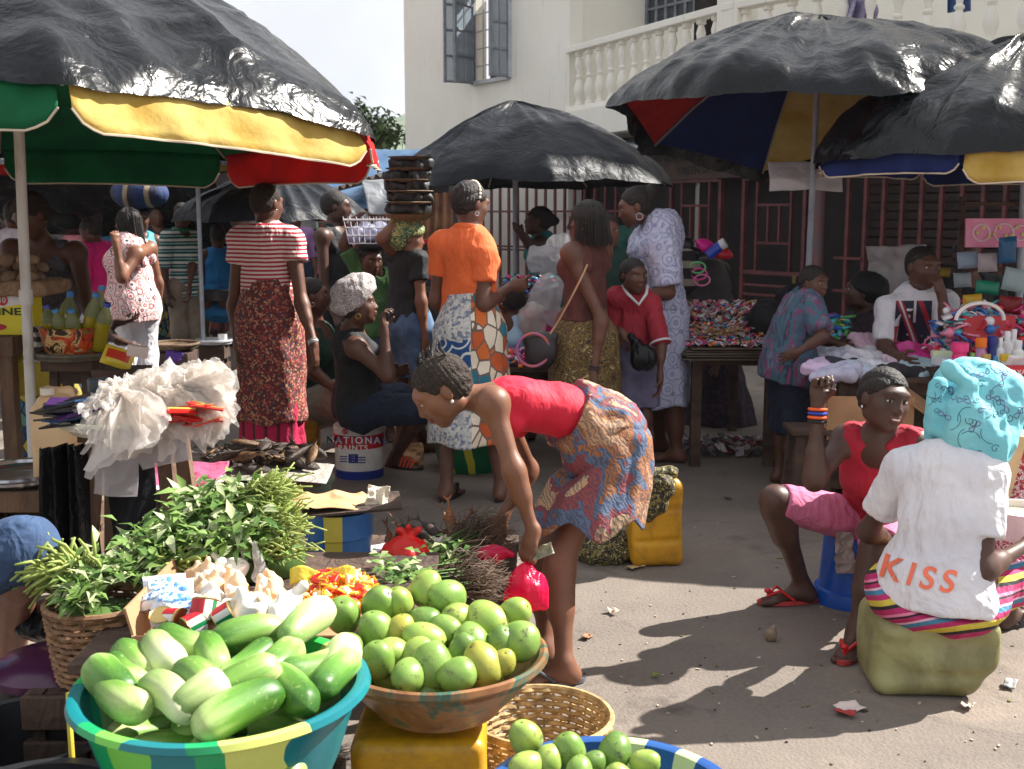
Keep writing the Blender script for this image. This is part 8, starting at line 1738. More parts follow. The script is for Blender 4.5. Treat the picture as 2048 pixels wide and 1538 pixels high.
# bags on the stand behind the lavender dress
S = SDF(.01); c = q(1405, 575, 7.75); S.add(ell(c, (.2, .12, .2)), .02); S.add(ell(c + V(0, 0, -.2), (.22, .14, .2)), .05); sdf_obj('sack', S, SM('dark_sack', (56, 50, 52), (36, 32, 36)), wr=[(.03, 8)], label='dark sack stuffed full beneath the coloured pouches', cat='sack')
c = q(1370, 545, 7.35); S = SDF(.007); S.add(ell(c, (.10, .06, .155), rot(0, 8, 0)), .02); sdf_obj('handbag', S, stripes('bag_stripe', 'Z', 9, [(0, (32, 30, 34)), (.6, (150, 140, 124))], dist=.3), wr=[(.008, 10)], label='round black handbag with cream bands beside the lavender dress', cat='handbag')
for nm, x, y, rr_, cc_, lb in (('pouch', 1408, 492, (.055, .03, .035), (226, 40, 150), 'hot pink pouch on top of the bag stand'), ('pouch', 1388, 505, (.05, .03, .04), (30, 28, 32), 'black pouch wedged left of the blue tube'), ('pouch', 1446, 508, (.06, .03, .03), (196, 30, 50), 'red pouch hanging under the white capped tube'), ('pouch', 1372, 490, (.04, .03, .04), (24, 22, 26), 'small black pouch hooked nearest the lavender sleeve')):
 S = SDF(.007); S.add(ell(q(x, y, 7.4), rr_, rot(0, 10, 0)), .02); sdf_obj(nm, S, SM('pouch_%d' % x, cc_, rough=.4), wr=[(.014, 16, (1, 1, 1), True)], label=lb, cat='pouch')
g = thing('tube_bottle', 'blue tube with white round cap among the pouches', 'bottle', q(1428, 502, 7.35)); MB().tube([q(1415, 512, 7.35), q(1440, 492, 7.35)], .032, 16).build('body', SM('tube_blue', (36, 70, 190), rough=.3), g); MB().tube([q(1441, 491, 7.35), q(1451, 485, 7.34)], .034, 16).build('cap', SM('cap_white', (226, 226, 230), rough=.3), g)
for i, (x, y) in enumerate([(1395, 535), (1398, 548), (1404, 560)]):
 b = MB(); c = q(x, y, 7.3); b.tube([c + V(.05 * math.cos(a), 0, .035 * math.sin(a)) for a in [j * math.pi / 8 for j in range(17)]], .006, 5); b.build('headband', SM(['hb_green', 'hb_pink', 'hb_rose'][i], [(120, 220, 150), (240, 90, 160), (236, 140, 180)][i]), label=['pale green', 'pink', 'rose'][i] + ' plastic headband dangling by the banded handbag', cat='headband')
# milky plastic lumps and textiles behind the brown tank woman
for x, y, d, r3, lb in ((1088, 520, 7.6, (.10, .08, .08), 'left clear plastic sack of goods by the umbrella pole'), (1125, 495, 7.8, (.09, .08, .07), 'clear plastic sack of goods touching the brown tank top woman hair'), (1100, 600, 7.2, (.11, .09, .14), 'tall clear plastic sack behind the brown tank top woman'), (1065, 640, 7.1, (.07, .07, .08), 'grey plastic wrapped bundle beside the pale blue vest')):
 S = SDF(.009); S.add(ell(q(x, y, d), r3), .02); sdf_obj('plastic_sack', S, CLEAR if y != 640 else MILKY, wr=[(.03, 9, (1, 1, 1), True), (.012, 22, (1, 1, 1), True)], label=lb, cat='sack')
trinkets('folded dark printed textiles heaped by the umbrella pole', q(1010, 560, 7.9).x, q(1110, 560, 7.9).x, 7.7, 8.1, .98, 260, 9, .08, .035, [7, 7, 3, 0, 4, 7], 'textile_heap', 'textiles')
table('market_table', 'dark stall table behind the brown tank top woman', q(990, 600, 7.9).x, q(1180, 600, 7.9).x, 7.5, 8.2, .97, WOODD)
crumple('green_cloth', 'green fabric hanging behind the lavender dress shoulder', q(1243, 480, 7.9), .24, .2, rot(80, 0, 5), GREENC if 0 else SM('teal_fabric', (18, 92, 80)), .02, 55, 'cloth')
# clothing stall
xC0, xC1 = q(1625, 700, 6.2).x, q(1875, 700, 6.2).x
table('market_table', 'clothes stall table in front of the flag t-shirt man', xC0, xC1, 5.75, 6.35, .68, WOODD)
cl = [(1650, 710, (206, 208, 226), 'white folded vests at the left end'), (1690, 716, (224, 222, 232), 'white folded singlets with blue trim'), (1735, 712, (230, 224, 232), 'white folded shirt with lace edge'), (1745, 690, (236, 196, 214), 'white and orange printed baby shirt on top'), (1790, 700, (236, 90, 170), 'hot pink folded garment'), (1700, 738, (60, 56, 70), 'black folded slip with round neckline'), (1650, 742, (214, 190, 222), 'lilac folded garment'), (1760, 738, (226, 226, 236), 'white packaged underwear'), (1815, 726, (236, 210, 226), 'pink striped folded garment'), (1835, 745, (170, 196, 206), 'pale blue folded garment'), (1720, 755, (206, 214, 232), 'blue striped folded briefs'), (1672, 762, (190, 190, 214), 'grey lilac packaged garment'), (1845, 712, (224, 60, 150), 'bright pink bagged item'), (1800, 752, (46, 44, 50), 'black lace garment hanging at the front')]
for i, (x, y, c_, lb) in enumerate(cl):
 d = 5.80 + (762 - y) * .009; p = q(x, y, d); p.z = max(p.z, .70)
 S = SDF(.008); S.add(rbox(p, (.112, .078, .024), rot(rd.uniform(0, 25), rd.uniform(-14, 14), rd.uniform(-50, 50)), .015), .01); sdf_obj('folded_garment', S, SM('garment_%d' % i, c_, tuple(max(0, int(k * .86)) for k in c_), rough=.8), wr=[(.016, 12, (1, 1, 1), True), (.006, 30, (1, 1, 1), True)], label=lb + ' on the clothes stall', cat='garment', group='folded garments on the clothes stall')
g = thing('cardboard_box', 'open brown cardboard box under the clothes stall behind the raised fist', 'box', V(q(1735, 800, 5.6).x, 5.62, .30)); m = rot(0, 0, -4); c = V(q(1745, 800, 5.6).x, 5.62, .50); b = MB(); b.box(c, (.42, .008, .22), m); b.box(c + V(.2, .12, 0), (.008, .24, .22), m); b.box(c + V(-.2, .12, 0), (.008, .24, .22), m); b.box(c + V(0, .24, 0), (.42, .008, .22), m); b.box(c + V(0, .12, -.10), (.40, .23, .008), m); b.box(c + V(.27, .05, .06), (.14, .2, .006), rot(20, 35, 0)); b.build('box', CARD, g, smooth=False)
crate(V(c.x, c.y + .12, 0), .4, .24, .385, 'dark crate carrying the open cardboard box')
# cosmetics stall
xD0 = q(1895, 740, 5.6).x; xD1 = xD0 + 1.1
table('market_table', 'cosmetics stall table at the right edge', xD0, xD1, 5.35, 6.2, .72, WOODD)
def bottle(x, y, d, h, r_, cbody, ccap, lb, neck=.5, z=.722, cat='bottle'):
 p = V(q(x, y, d).x, d, z); g = thing('bottle', lb, cat, p, 'toiletries on the cosmetics stall'); MB().lathe([(.001, 0), (r_, 0), (r_, h * .62), (r_ * .9, h * .7), (r_ * neck, h * .76)], p, 20).build('body', SM('tb_%d_%d_%d' % cbody, cbody, rough=.3), g); MB().lathe([(r_ * neck * 1.15, h * .74), (r_ * neck * 1.2, h * .98), (r_ * neck, h), (.001, h)], p, 18).build('cap', SM('tc_%d_%d_%d' % ccap, ccap, rough=.3), g); return g
bl = [(1918, 730, 5.5, .17, .035, (226, 60, 130), (226, 60, 130), 'large pink tub at the left end', 1), (1943, 730, 5.5, .12, .014, (200, 190, 70), (120, 180, 60), 'slim yellow green bottle', .7), (1962, 690, 5.62, .18, .024, (214, 150, 190), (240, 120, 30), 'mauve spray with tall orange cap', 1), (1984, 690, 5.62, .19, .02, (28, 50, 130), (28, 50, 130), 'dark blue spray can', 1), (2000, 700, 5.62, .18, .022, (232, 232, 236), (236, 236, 240), 'white lotion bottle left of the picture bottle', .4), (2014, 690, 5.75, .20, .03, (236, 234, 232), (236, 236, 238), 'tall white lotion bottle at the back', .4), (2036, 700, 5.6, .17, .03, (232, 230, 226), (236, 236, 238), 'white bottle with small portrait', .5), (1972, 730, 5.45, .12, .017, (190, 160, 90), (200, 170, 100), 'short gold can', 1), (1990, 735, 5.45, .11, .015, (60, 150, 180), (60, 150, 190), 'small turquoise bottle', .6), (2010, 732, 5.45, .12, .025, (236, 226, 220), (236, 200, 60), 'white jar with yellow cap', .9), (2036, 735, 5.5, .10, .018, (214, 60, 140), (220, 70, 150), 'small pink bottle', .8), (1956, 732, 5.46, .10, .013, (140, 60, 160), (150, 70, 170), 'small purple bottle', .8), (1932, 700, 5.7, .15, .022, (90, 30, 50), (90, 30, 50), 'maroon bottle behind the pink tub', 1), (2028, 670, 5.85, .2, .028, (240, 238, 236), (236, 236, 238), 'rearmost tall white bottle', .4)]
for a in bl: bottle(a[0], a[1], a[2], a[3], a[4], a[5], a[6], a[7] + ' on the cosmetics stall', a[8])
def carton(c, sz, col, lb, m=None, txt=None, tcol=None, ts=.03, name='carton', cat='box'):
 g = thing(name, lb, cat, Vector(c) - V(0, 0, sz[2] / 2)); m = m or Matrix.Identity(3); MB().box(c, sz, m).build('box', SM('carton_%d_%d_%d' % col, col, rough=.5), g, smooth=False, bevel=.002)
 if txt: text(txt, Vector(c) + m @ V(0, -sz[1] / 2 - .001, 0), m @ Matrix.Rotation(R(90), 3, 'X'), ts, SM('ink_%d_%d_%d' % tcol, tcol), g, width=sz[0] * .82)
 return g
carton(q(2040, 742, 5.3), (.20, .09, .045), (206, 30, 40), 'red toothpaste carton with white lettering, upper one of the stack at right', rot(0, 0, 3), 'MAXAM 888', (236, 226, 226))
carton(q(2048, 765, 5.28), (.20, .09, .045), (214, 40, 46), 'red toothpaste carton below the lettered one at right', rot(0, 0, -4), 'MAXAM', (236, 226, 226))
carton(q(2052, 787, 5.28), (.22, .10, .04), (40, 90, 170), 'blue carton at the bottom of the toothpaste stack', rot(0, 0, 2))
MB().box(V(q(2052, 800, 5.3).x + .1, 5.34, .56), (.5, .2, .02)).build('stall_shelf', WOODD, label='low shelf under the toothpaste cartons at the right edge', cat='shelf', smooth=False)
MB().box(V(q(2052, 800, 5.3).x + .1, 5.34, .28), (.06, .1, .54)).build('shelf_leg', WOODD, label='post holding the low shelf at the right edge', cat='post', smooth=False)
carton(q(1905, 722, 5.55), (.17, .10, .035), (196, 206, 214), 'pale transparent soap box at the front left of the cosmetics', rot(0, 0, 10)); carton(q(1884, 708, 5.75), (.10, .06, .03), (210, 226, 190), 'small green and white soap box', rot(0, 0, -8)); carton(q(1940, 744, 5.42), (.12, .06, .02), (240, 196, 70), 'flat yellow box in front of the slim bottles', rot(0, 0, 5))
carton(q(1975, 655, 5.95), (.28, .05, .12), (190, 34, 44), 'red box standing behind the sprays', rot(-10, 0, 4)); carton(q(2030, 722, 5.38), (.07, .03, .05), (238, 232, 230), 'white paper carton with red dot', rot(20, 0, 20))
# hanging toy packages
g = thing('toy_package', 'large pink toy package hung at the top right of the stall', 'toy package', q(1995, 465, 6.3)); m = rot(-6, 0, -2); c = q(1998, 466, 6.3); MB().box(c, (.36, .02, .155), m).build('card', SM('toy_pink', (230, 150, 180), (214, 120, 160), ns=9, rough=.4), g, smooth=False)
b = MB()
for k, (dx, r_) in enumerate(((-.10, .045), (.02, .05), (.11, .04))): b.tube([c + m @ V(dx + r_ * math.cos(a), -.014, r_ * math.sin(a)) for a in [j * math.pi / 8 for j in range(17)]], .005, 5)
b.build('rings', SM('toy_pale', (240, 214, 222), rough=.3), g); b = MB()
for k in range(9): b.ell(c + m @ V(-.12 + .03 * k, -.016, .03 * math.sin(k * 2)), (.011, .006, .013), nu=7, nv=5)
b.build('toy_pieces', SM('toy_yellow', (220, 200, 140)), g)
pk = [(1935, 520, 6.2, .11, .09, (170, 190, 210)), (1975, 525, 6.15, .10, .10, (206, 196, 200)), (2015, 500, 6.1, .10, .14, (60, 120, 170)), (2030, 560, 6.05, .12, .12, (190, 210, 214)), (1975, 575, 6.05, .12, .07, (40, 160, 130)), (1925, 560, 6.3, .10, .08, (190, 200, 206)), (2020, 610, 6.0, .12, .09, (160, 40, 50)), (1945, 600, 6.0, .10, .06, (230, 190, 60)), (1885, 545, 6.5, .09, .05, (214, 190, 60))]
for i, (x, y, d, w, h, c_) in enumerate(pk): packet(q(x, y, d), rot(90 + rd.uniform(-12, 12), rd.uniform(-12, 12), rd.uniform(-8, 8)), w, h, .05, [trans('pk_%d' % i, c_, .8)], ['pale blue', 'greyish', 'deep blue', 'clear', 'teal green', 'silvery', 'dark red', 'yellow', 'small yellow'][i] + ' plastic packet hanging on the toy stall at right', 'packets hanging on the toy stall', name='hanging_packet')
g = thing('display_stand', 'wooden frame behind the hanging toy packets', 'stand', V(q(1990, 600, 6.45).x, 6.45, 0)); b = MB(); xw = q(1915, 600, 6.45).x; xe = q(2090, 600, 6.45).x
for x in (xw, xe): b.box(V(x, 6.45, .8), (.03, .03, 1.6))
b.build('uprights', WOODD, g, smooth=False); b = MB()
for z in (1.0, 1.2, 1.40, 1.56): b.box(V((xw + xe) / 2, 6.43, z), (xe - xw, .015, .02))
b.build('rails', WOODD, g, smooth=False)
b = MB(); c = q(1960, 640, 5.75); b.tube([c + V(.12 * math.cos(a), 0, .085 * math.sin(a)) for a in [math.pi * j / 14 for j in range(15)]], .010, 6); b.build('headband', SM('headband_white', (232, 226, 222), rough=.3), label='white studded arch headband above the red box', cat='headband')
trinkets('jumble of pink and red toys packed behind the cosmetics', q(1900, 650, 5.9).x, q(2080, 650, 5.9).x, 5.85, 6.2, .74, 420, 15, .28, .05, [0, 1, 2, 6, 6, 4, 3, 1], 'toy_pile', 'toys')
trinkets('small coloured toys between the tie dye girl and the head scarf woman', q(1640, 620, 6.6).x, q(1690, 620, 6.6).x, 6.5, 6.7, .80, 70, 17, .1, .05, [10, 3, 9, 4, 5])
crumple('plastic_sheet', 'big milky plastic sheet bundled behind the flag t-shirt man', q(1790, 548, 6.95), .34, .34, rot(80, 0, 0), CLEAR, .06, 61, 'plastic sheet')
# stool and tub right middle
table('stool', 'dark wooden stool with splayed legs beside the tie dye girl', q(1572, 850, 5.75).x, q(1655, 850, 5.75).x, 5.6, 5.85, .44, WOODD, leg=.045, splay=.03, cat='stool', planks=2)
cY = V(gp(1690, 985).x, 5.35, 0); g = thing('tub', 'yellow green plastic tub behind the laughing girl', 'tub', cY); MB().lathe([(.001, 0), (.16, 0), (.19, .33), (.20, .34), (.185, .34), (.15, .02), (.001, .02)], cY, 40).build('body', plas('lime_tub', (176, 172, 60), c2=(150, 150, 50)), g)
S = SDF(.008); S.add(ell(cY + V(-.04, 0, .36), (.15, .14, .07)), .02); sdf_obj('cloth_bundle', S, plas('green_sheet', (30, 140, 70)), wr=[(.02, 9)], label='green cloth stuffed in the yellow green tub', cat='cloth')
# right edge tub and cloth
cT = q(2050, 1030, 3.95); cT.z -= .08; g = thing('tub', 'white plastic tub of food held at the right edge', 'tub', cT); MB().lathe([(.001, 0), (.10, 0), (.125, .10), (.135, .105), (.12, .105), (.10, .015), (.001, .015)], cT, 40).build('body', SM('tub_ivory', (226, 222, 220), rough=.3), g); MB().lathe([(.001, .08), (.11, .08), (.11, .07), (.001, .07)], cT, 30).build('food', SM('food_cream', (230, 206, 150)), g)
S = SDF(.008); S.add(rbox(q(2052, 930, 4.5) - V(0, 0, .2), (.12, .1, .34), None, .05), .02); sdf_obj('sack', S, print_mat('red_white_sack', [(170, 40, 60), (220, 206, 206), (160, 36, 54), (190, 90, 100)], 60, mode='noise'), wr=[(.02, 8)], label='red and white speckled sack standing at the right edge', cat='sack')
carton(q(2006, 930, 4.4) , (.08, .10, .26), (214, 186, 140), 'pale wooden block leaning by the red speckled sack', rot(0, 12, 0))
# ---- left stall ----
xP0, xP1 = -3.0, q(58, 680, 5.95).x
table('market_table', 'thick plank table carrying the yellow carton at the left', xP0, xP1, 5.75, 6.3, q(30, 672, 5.8).z, WOOD, th=.10, leg=.07)
zt = q(30, 672, 5.8).z; g = thing('carton', 'bright yellow margarine carton under the potato sack', 'carton', V(xP0 + .5, 6.0, zt)); xr = q(66, 630, 5.85).x; h_ = .21; w_ = .62; c = V(xr - w_ / 2, 6.0, zt + h_ / 2 + .001); MB().box(c + V(0, -.09, 0), (w_, .12, h_)).build('box', SM('carton_yellow', (232, 216, 36), (222, 204, 30), rough=.5), g, smooth=False)
m90 = Matrix.Rotation(R(90), 3, 'X'); b = MB(); b.add([c + V(-.31, -.152, .105), c + V(.31, -.152, .105), c + V(.31, -.152, .06), c + V(.15, -.152, .035), c + V(-.31, -.152, .045)], [(0, 1, 2, 3, 4)]); b.build('white_band', TXW, g, smooth=False)
text('MARGARINE', c + V(.03, -.153, .012), m90, .052, SM('dark_green_ink', (34, 60, 34)), g, width=.44); b = MB(); b.lathe([(.001, 0), (.028, 0), (.028, .002), (.001, .002)], c + V(.16, -.153, .072), 24, m90); b.build('red_roundel', SM('roundel_red', (200, 40, 40)), g); text('10', c + V(.16, -.157, .072), m90, .04, TXW, g)
MB().lathe([(.001, 0), (.016, 0), (.016, .002), (.001, .002)], c + V(.13, -.152, -.065), 24, m90, sx=2.6).build('red_oval', SM('oval_red', (190, 30, 60)), g)
zs = zt + h_; S = SDF(.008); S.add(rbox(V(xr - .28, 6.0, zs + .03), (.36, .2, .03), None, .02), .02); S.add(cap(V(xr - .3, 5.80, zs + .02), V(xr + .07, 5.82, zs + .015), .022), .02); sdf_obj('burlap_sack', S, SM('burlap', (166, 136, 106), (134, 106, 80), ns=40, rough=.95, bump=.6, bs=120), wr=[(.012, 12, (1, 1, 1), True)], label='folded burlap sack under the potatoes', cat='sack')
POT = SM('potato_skin', (150, 124, 100), (118, 94, 74), ns=14, rough=.85, bump=.3, bs=60); pp = []
for i in range(4): b = MB(); b.ell((0, 0, 0), (.045, .034, .03 + .002 * i), None, 14, 10); b.v = [v * (1 + .12 * noise.noise(v * 22 + V(i * 5, 0, 0))) for v in b.v]; pp.append(b.build('potato', POT, loc=(0, 0, 0), auto=False))
for i in range(44):
 r_ = i % 11; row = i // 11; o = pp[i] if i < 4 else dup(pp[i % 4]); o.location = V(xr + .02 - r_ * .062 - rd.uniform(0, .02), 5.86 + (row % 3) * .07, zs + .075 + (.05 if row >= 2 else 0) + rd.uniform(-.005, .01) + (.045 if row == 3 else 0)); o.rotation_euler = (rd.uniform(-.5, .5), rd.uniform(-.6, .6), rd.uniform(0, 6)); k = rd.uniform(.75, 1.05); o.scale = (k, k, k); props(o, 'brown potato heaped on the burlap sack at the left', 'potato', 'potatoes on the burlap sack')
# oil bottles in the painted pot
cO = V(q(152, 712, 5.6).x, 5.6, q(152, 712, 5.6).z)
table('stool', 'reddish brown wooden stool under the painted enamel pot', cO.x - .13, cO.x + .12, 5.48, 5.74, cO.z - .012, WOODD, th=.05, leg=.04, splay=.03, cat='stool', planks=2)
basin('metal_tray', 'dark round tray under the painted enamel pot', cO + V(0, 0, .02), .19, .03, [SM('dark_metal', (60, 54, 48), (90, 80, 60), ns=20, rough=.5)], None, rb=.8, lip=.008, cat='tray')
t = NT('painted_flowers'); c1 = t.ramp(t.noise(13, 4, .6, dist=1.2), [(0, srgb((60, 40, 30))), (.42, srgb((206, 176, 120))), (.5, srgb((206, 84, 40))), (.58, srgb((170, 50, 30))), (.64, srgb((90, 110, 50)))], True); t.base(t.mix(t.ramp(t.noise(30, 5, .7), [(.58, (0, 0, 0)), (.62, (1, 1, 1))]), c1, srgb((50, 36, 28)))); t.set(rough=.35); PF = t.m
g = thing('painted_pot', 'enamel pot painted with orange flowers and holding oil bottles', 'pot', cO); MB().lathe([(.001, .012), (.125, .012), (.14, .03), (.165, .14), (.172, .145), (.165, .148), (.155, .14), (.13, .03), (.001, .025)], cO, 48).build('body', PF, g)
OIL = NT('palm_oil'); OIL.base(srgb((176, 160, 30))); OIL.set(rough=.15, spec=.6); OIL.b.inputs['Transmission Weight'].default_value = .35; OIL = OIL.m; BCAP = SM('bottle_cap_blue', (70, 140, 206), rough=.35); BCAPD = SM('bottle_cap_dark', (40, 70, 180), rough=.35); PETM = trans('pet_plastic', (206, 212, 170), .35, .1, .1)
for i, (bx, by, tx, ty, d, k) in enumerate([(128, 690, 110, 620, 5.50, 0), (146, 690, 142, 620, 5.48, 0), (100, 680, 92, 612, 5.56, 1), (150, 650, 140, 590, 5.72, 0), (172, 690, 192, 588, 5.52, 0), (185, 680, 204, 574, 5.64, 0), (200, 690, 215, 608, 5.50, 1), (195, 690, 206, 600, 5.68, 0), (118, 640, 141, 586, 5.76, 0)]):
 a = V(cO.x + (q(bx, by, d).x - cO.x) * .8, d * .5 + 2.8, cO.z + .04); e = q(tx, ty, d); ax_ = (e - a); Ln = ax_.length; m = frame(ax_); g = thing('oil_bottle', ['front left', 'second front', 'leftmost dark capped', 'rear leaning', 'tall slanting', 'highest slanting', 'dark capped right', 'rear right', 'tilted left rear'][i] + ' plastic bottle of yellow oil in the painted pot', 'bottle', a, 'oil bottles in the painted pot')
 MB().lathe([(.001, 0), (.034, 0), (.036, .02), (.036, Ln * .58), (.035, Ln * .62), (.001, Ln * .62)], a, 18, m).build('oil', OIL, g); MB().lathe([(.037, Ln * .61), (.037, Ln * .66), (.034, Ln * .74), (.02, Ln * .86), (.014, Ln * .92), (.014, Ln * .95)], a, 18, m).build('bottle', PETM, g); MB().lathe([(.001, Ln * 1.02), (.0155, Ln * 1.02), (.017, Ln * .95), (.001, Ln * .94)], a, 14, m).build('cap', BCAPD if k else BCAP, g)
crumple('striped_cloth', 'grey and white striped cloth hanging beside the painted pot', q(85, 690, 5.75), .18, .20, rot(60, 0, 12), stripes('grey_stripe', 'Z', 24, [(0, (170, 166, 160)), (.5, (60, 56, 56))], dist=1), .03, 71, 'cloth')
packet(q(236, 715, 5.35), rot(60, 20, 10), .14, .10, .05, [plas('wrapper_yellow', (226, 200, 60)), plas('wrapper_red', (206, 60, 40))], 'yellow and red food wrapper bag beside the painted pot', None, name='wrapper_bag', cat='bag')
MB().box(V(q(240, 740, 5.35).x, 5.38, q(240, 735, 5.35).z - .02), (.22, .2, .03)).build('wooden_block', WOODD, label='wooden plank end under the yellow wrapper bag', cat='plank', smooth=False)
crumple('plastic_sheet', 'yellow plastic sack hanging under the left stall', q(90, 750, 5.9), .3, .22, rot(85, 0, 0), SM('yellow_sack', (190, 170, 50), (170, 150, 40)), .03, 75, 'sack')
carton(q(275, 702, 5.2), (.09, .07, .05), (206, 190, 180), 'small printed paper packet behind the plastic bags', rot(0, 12, 20));
b = MB(); [b.ell(q(348 + rd.uniform(-12, 14), 712 + rd.uniform(-8, 10), 4.9), (.014, .012, .012), nu=7, nv=5) for _ in range(30)]; b.build('purple_ribbon', SM('purple', (74, 40, 130)), label='purple ribbon tangle poking up behind the plastic bags', cat='ribbon', kind='stuff')
# far ground trays
g = basin('winnowing_tray', 'wide shallow cane tray on the road behind the plastic bags', V(q(348, 700, 9.0).x, 9.0, .50), .19, .05, [SM('cane_dark', (120, 98, 74), (84, 66, 50), ns=40, rough=.8)], None, rb=.7, lip=.01, cat='tray'); crate(V(q(348, 700, 9.0).x, 9.0, 0), .3, .3, .44, 'crate under the wide cane tray')
basin('enamel_tray', 'white rimmed enamel tray with a cup far back on the road', V(q(428, 682, 9.6).x, 9.6, .46), .15, .03, [SM('enamel_white', (196, 200, 206), rough=.3)], None, rb=.8, lip=.008, cat='tray'); crate(V(q(428, 682, 9.6).x, 9.6, 0), .22, .2, .425, 'crate under the white enamel tray')
MB().lathe([(.001, 0), (.035, 0), (.04, .07), (.001, .07)], V(q(445, 672, 9.6).x, 9.6, .44), 18).build('cup', TXW, label='white cup lying on the far enamel tray', cat='cup')
g = thing('metal_basin', 'grey metal basin held by the blue dress woman', 'basin', q(430, 590, 10.6)); MB().lathe([(.001, 0), (.12, 0), (.17, .09), (.16, .09), (.11, .01), (.001, .01)], q(432, 600, 10.6), 30).build('bowl', SM('grey_metal', (90, 92, 98), rough=.4, metal=.6), g)
bunch('leafy_greens', 'green vegetables on the ground far back beside the striped blouse woman', [(V(gp(418, 700).x * .8, 10.0, .35), (.06, .06, .07))], 160, .06, .02, seed=12); crate(V(gp(418, 700).x * .8, 10.0, 0), .25, .22, .33, 'crate under the far green vegetables')
# goods on heads
S = SDF(.012); c = CARR + V(0, 0, .14); S.add(ell(c, (.26, .2, .15)), .02); sdf_obj('cloth_bundle', S, stripes('bundle_stripe', 'X', 5, [(0, (32, 52, 96)), (.5, (150, 134, 110)), (.7, (40, 44, 66))], dist=.4), wr=[(.03, 6)], label='round striped cloth bundle carried on a head under the green valance', cat='bundle')
c = TRAYH; g = thing('tray_stack', 'stack of woven trays loaded with dark goods on the head wrap', 'trays', c); z = c.z + .01
b = MB(); b.lathe([(.001, 0), (.10, 0), (.155, .035), (.16, .04), (.15, .04), (.001, .015)], c + V(0, 0, .0), 32); b.build('base_tray', SM('cane_tan', (150, 116, 78), (110, 82, 56), ns=50, rough=.8), g); z += .035
for i in range(5):
 S = SDF(.009); cc = V(c.x + .012 * math.sin(i * 2), c.y, z + .028); [S.add(rbox(cc + V(.075 * math.cos(j * 1.05), .05 * math.sin(j * 1.05), .006 * math.sin(j * 5 + i)), (.052, .045, .026), rot(12 * math.sin(j * 3), 9 * math.sin(i + j), 50 * j), .008), .004) for j in range(7)]; sdf_obj('dark_load', S, SM('charcoal', (34, 34, 36), (22, 22, 24), ns=30, rough=.6), g, wr=[(.016, 22, (1, 1, .6), True)])
 MB().lathe([(.001, 0), (.09, 0), (.15 - .005 * i, .016), (.14, .02), (.001, .008)], V(cc.x, cc.y, z + .052), 30).build('cane_tray', SM('cane_dark', (120, 98, 74)), g); z += .068
c = BOYHEAD; g = thing('wire_basket', 'white wire basket of clear bags balanced on the boy head', 'basket', c); b = MB(); x_, y_, hz = .17, .11, .15
for k, zz in enumerate((.0, .05, .10, .15)): sx_ = x_ * (.8 + .06 * k); sy_ = y_ * (.8 + .06 * k); b.tube([c + V(a_ * sx_, b_ * sy_, zz) for a_, b_ in ((-1, -1), (1, -1), (1, 1), (-1, 1), (-1, -1))], .004 if k < 3 else .006, 5)
for i in range(9):
 for s_ in (-1, 1): u = -1 + 2 * i / 8; b.tube([c + V(u * x_ * .8, s_ * y_ * .8, 0), c + V(u * x_, s_ * y_, hz + .02)], .003, 4)
b.build('wires', SM('wire_white', (220, 220, 224), rough=.4), g);
for i in range(5): S = SDF(.008); S.add(ell(c + V(-.10 + .05 * i, rd.uniform(-.03, .03), .06 + .02 * (i % 2)), (.05, .06, .055)), .02); sdf_obj('water_sachets', S, trans('pale_violet_bag', (206, 208, 232), .75) if 'pvb' not in MATS else MATS['pvb'], wr=[(.012, 18, (1, 1, 1), True)], label=['leftmost', 'second', 'middle', 'fourth', 'rightmost'][i] + ' pale bag of sachets in the wire basket on the boy head', cat='bag', group='pale bags in the wire basket')
# black bag held by the hidden person
c = q(1286, 712, 6.15); hw = q(1262, 672, 6.22); S = SDF(.006); S.add(cap(hw, c, .014, .055), .02); S.add(ell(c - V(0, 0, .02), (.065, .04, .055)), .05); sdf_obj('plastic_bag', S, BLACKP, wr=[(.008, 14, (2, 2, .35), True)], label='small black plastic bag held in front of the boy in red', cat='bag')
# hanging goods behind the man in the black vest and at the far left
for x0, x1, d, z0, z1, n, sd_, lb in ((640, 705, 11.5, .7, 1.5, 260, 5, 'colourful packets hanging behind the young man in black'), (290, 345, 14, .9, 1.5, 120, 6, 'colourful goods hanging at the far stalls left of the polo shirt man'), (420, 470, 14.5, .9, 1.5, 110, 7, 'dark coloured clothes hanging at the far stalls'), (80, 230, 15, .8, 1.5, 220, 8, 'small coloured goods on the far stalls behind the pink shirt')):
 r = random.Random(sd_); b = MB()
 for i in range(n): b.mat(r.choice([0, 1, 2, 3, 3, 6, 6, 7, 9, 4, 10])); b.box(V(q(r.uniform(x0, x1), 429, d).x, d + r.uniform(-.1, .1), r.uniform(z0, z1)), (.07 * r.uniform(.5, 1.3), .03, .10 * r.uniform(.5, 1.3)), rot(0, r.uniform(-10, 10), r.uniform(-30, 30)))
 b.build('hanging_goods', TRK, label=lb, cat='goods', kind='stuff', smooth=False)
g = thing('plastic_crate', 'stacked red plastic crate beside the orange shirt woman', 'crate', V(q(852, 560, 8.4).x, 8.4, .8)); b = MB(); cx_ = q(850, 520, 8.4)
for k in range(4): b.box(V(cx_.x, 8.4, cx_.z - .12 + .085 * k), (.2, .26, .03))
for sx_ in (-1, 1): b.box(V(cx_.x + sx_ * .09, 8.27, cx_.z), (.025, .02, .3))
b.build('slats', SM('crate_red', (190, 26, 50), rough=.4), g, smooth=False)
table('market_table', 'wooden stall table behind the orange shirt woman', q(790, 600, 8.4).x, q(990, 600, 8.4).x, 8.1, 8.7, q(850, 580, 8.3).z, WOODD)
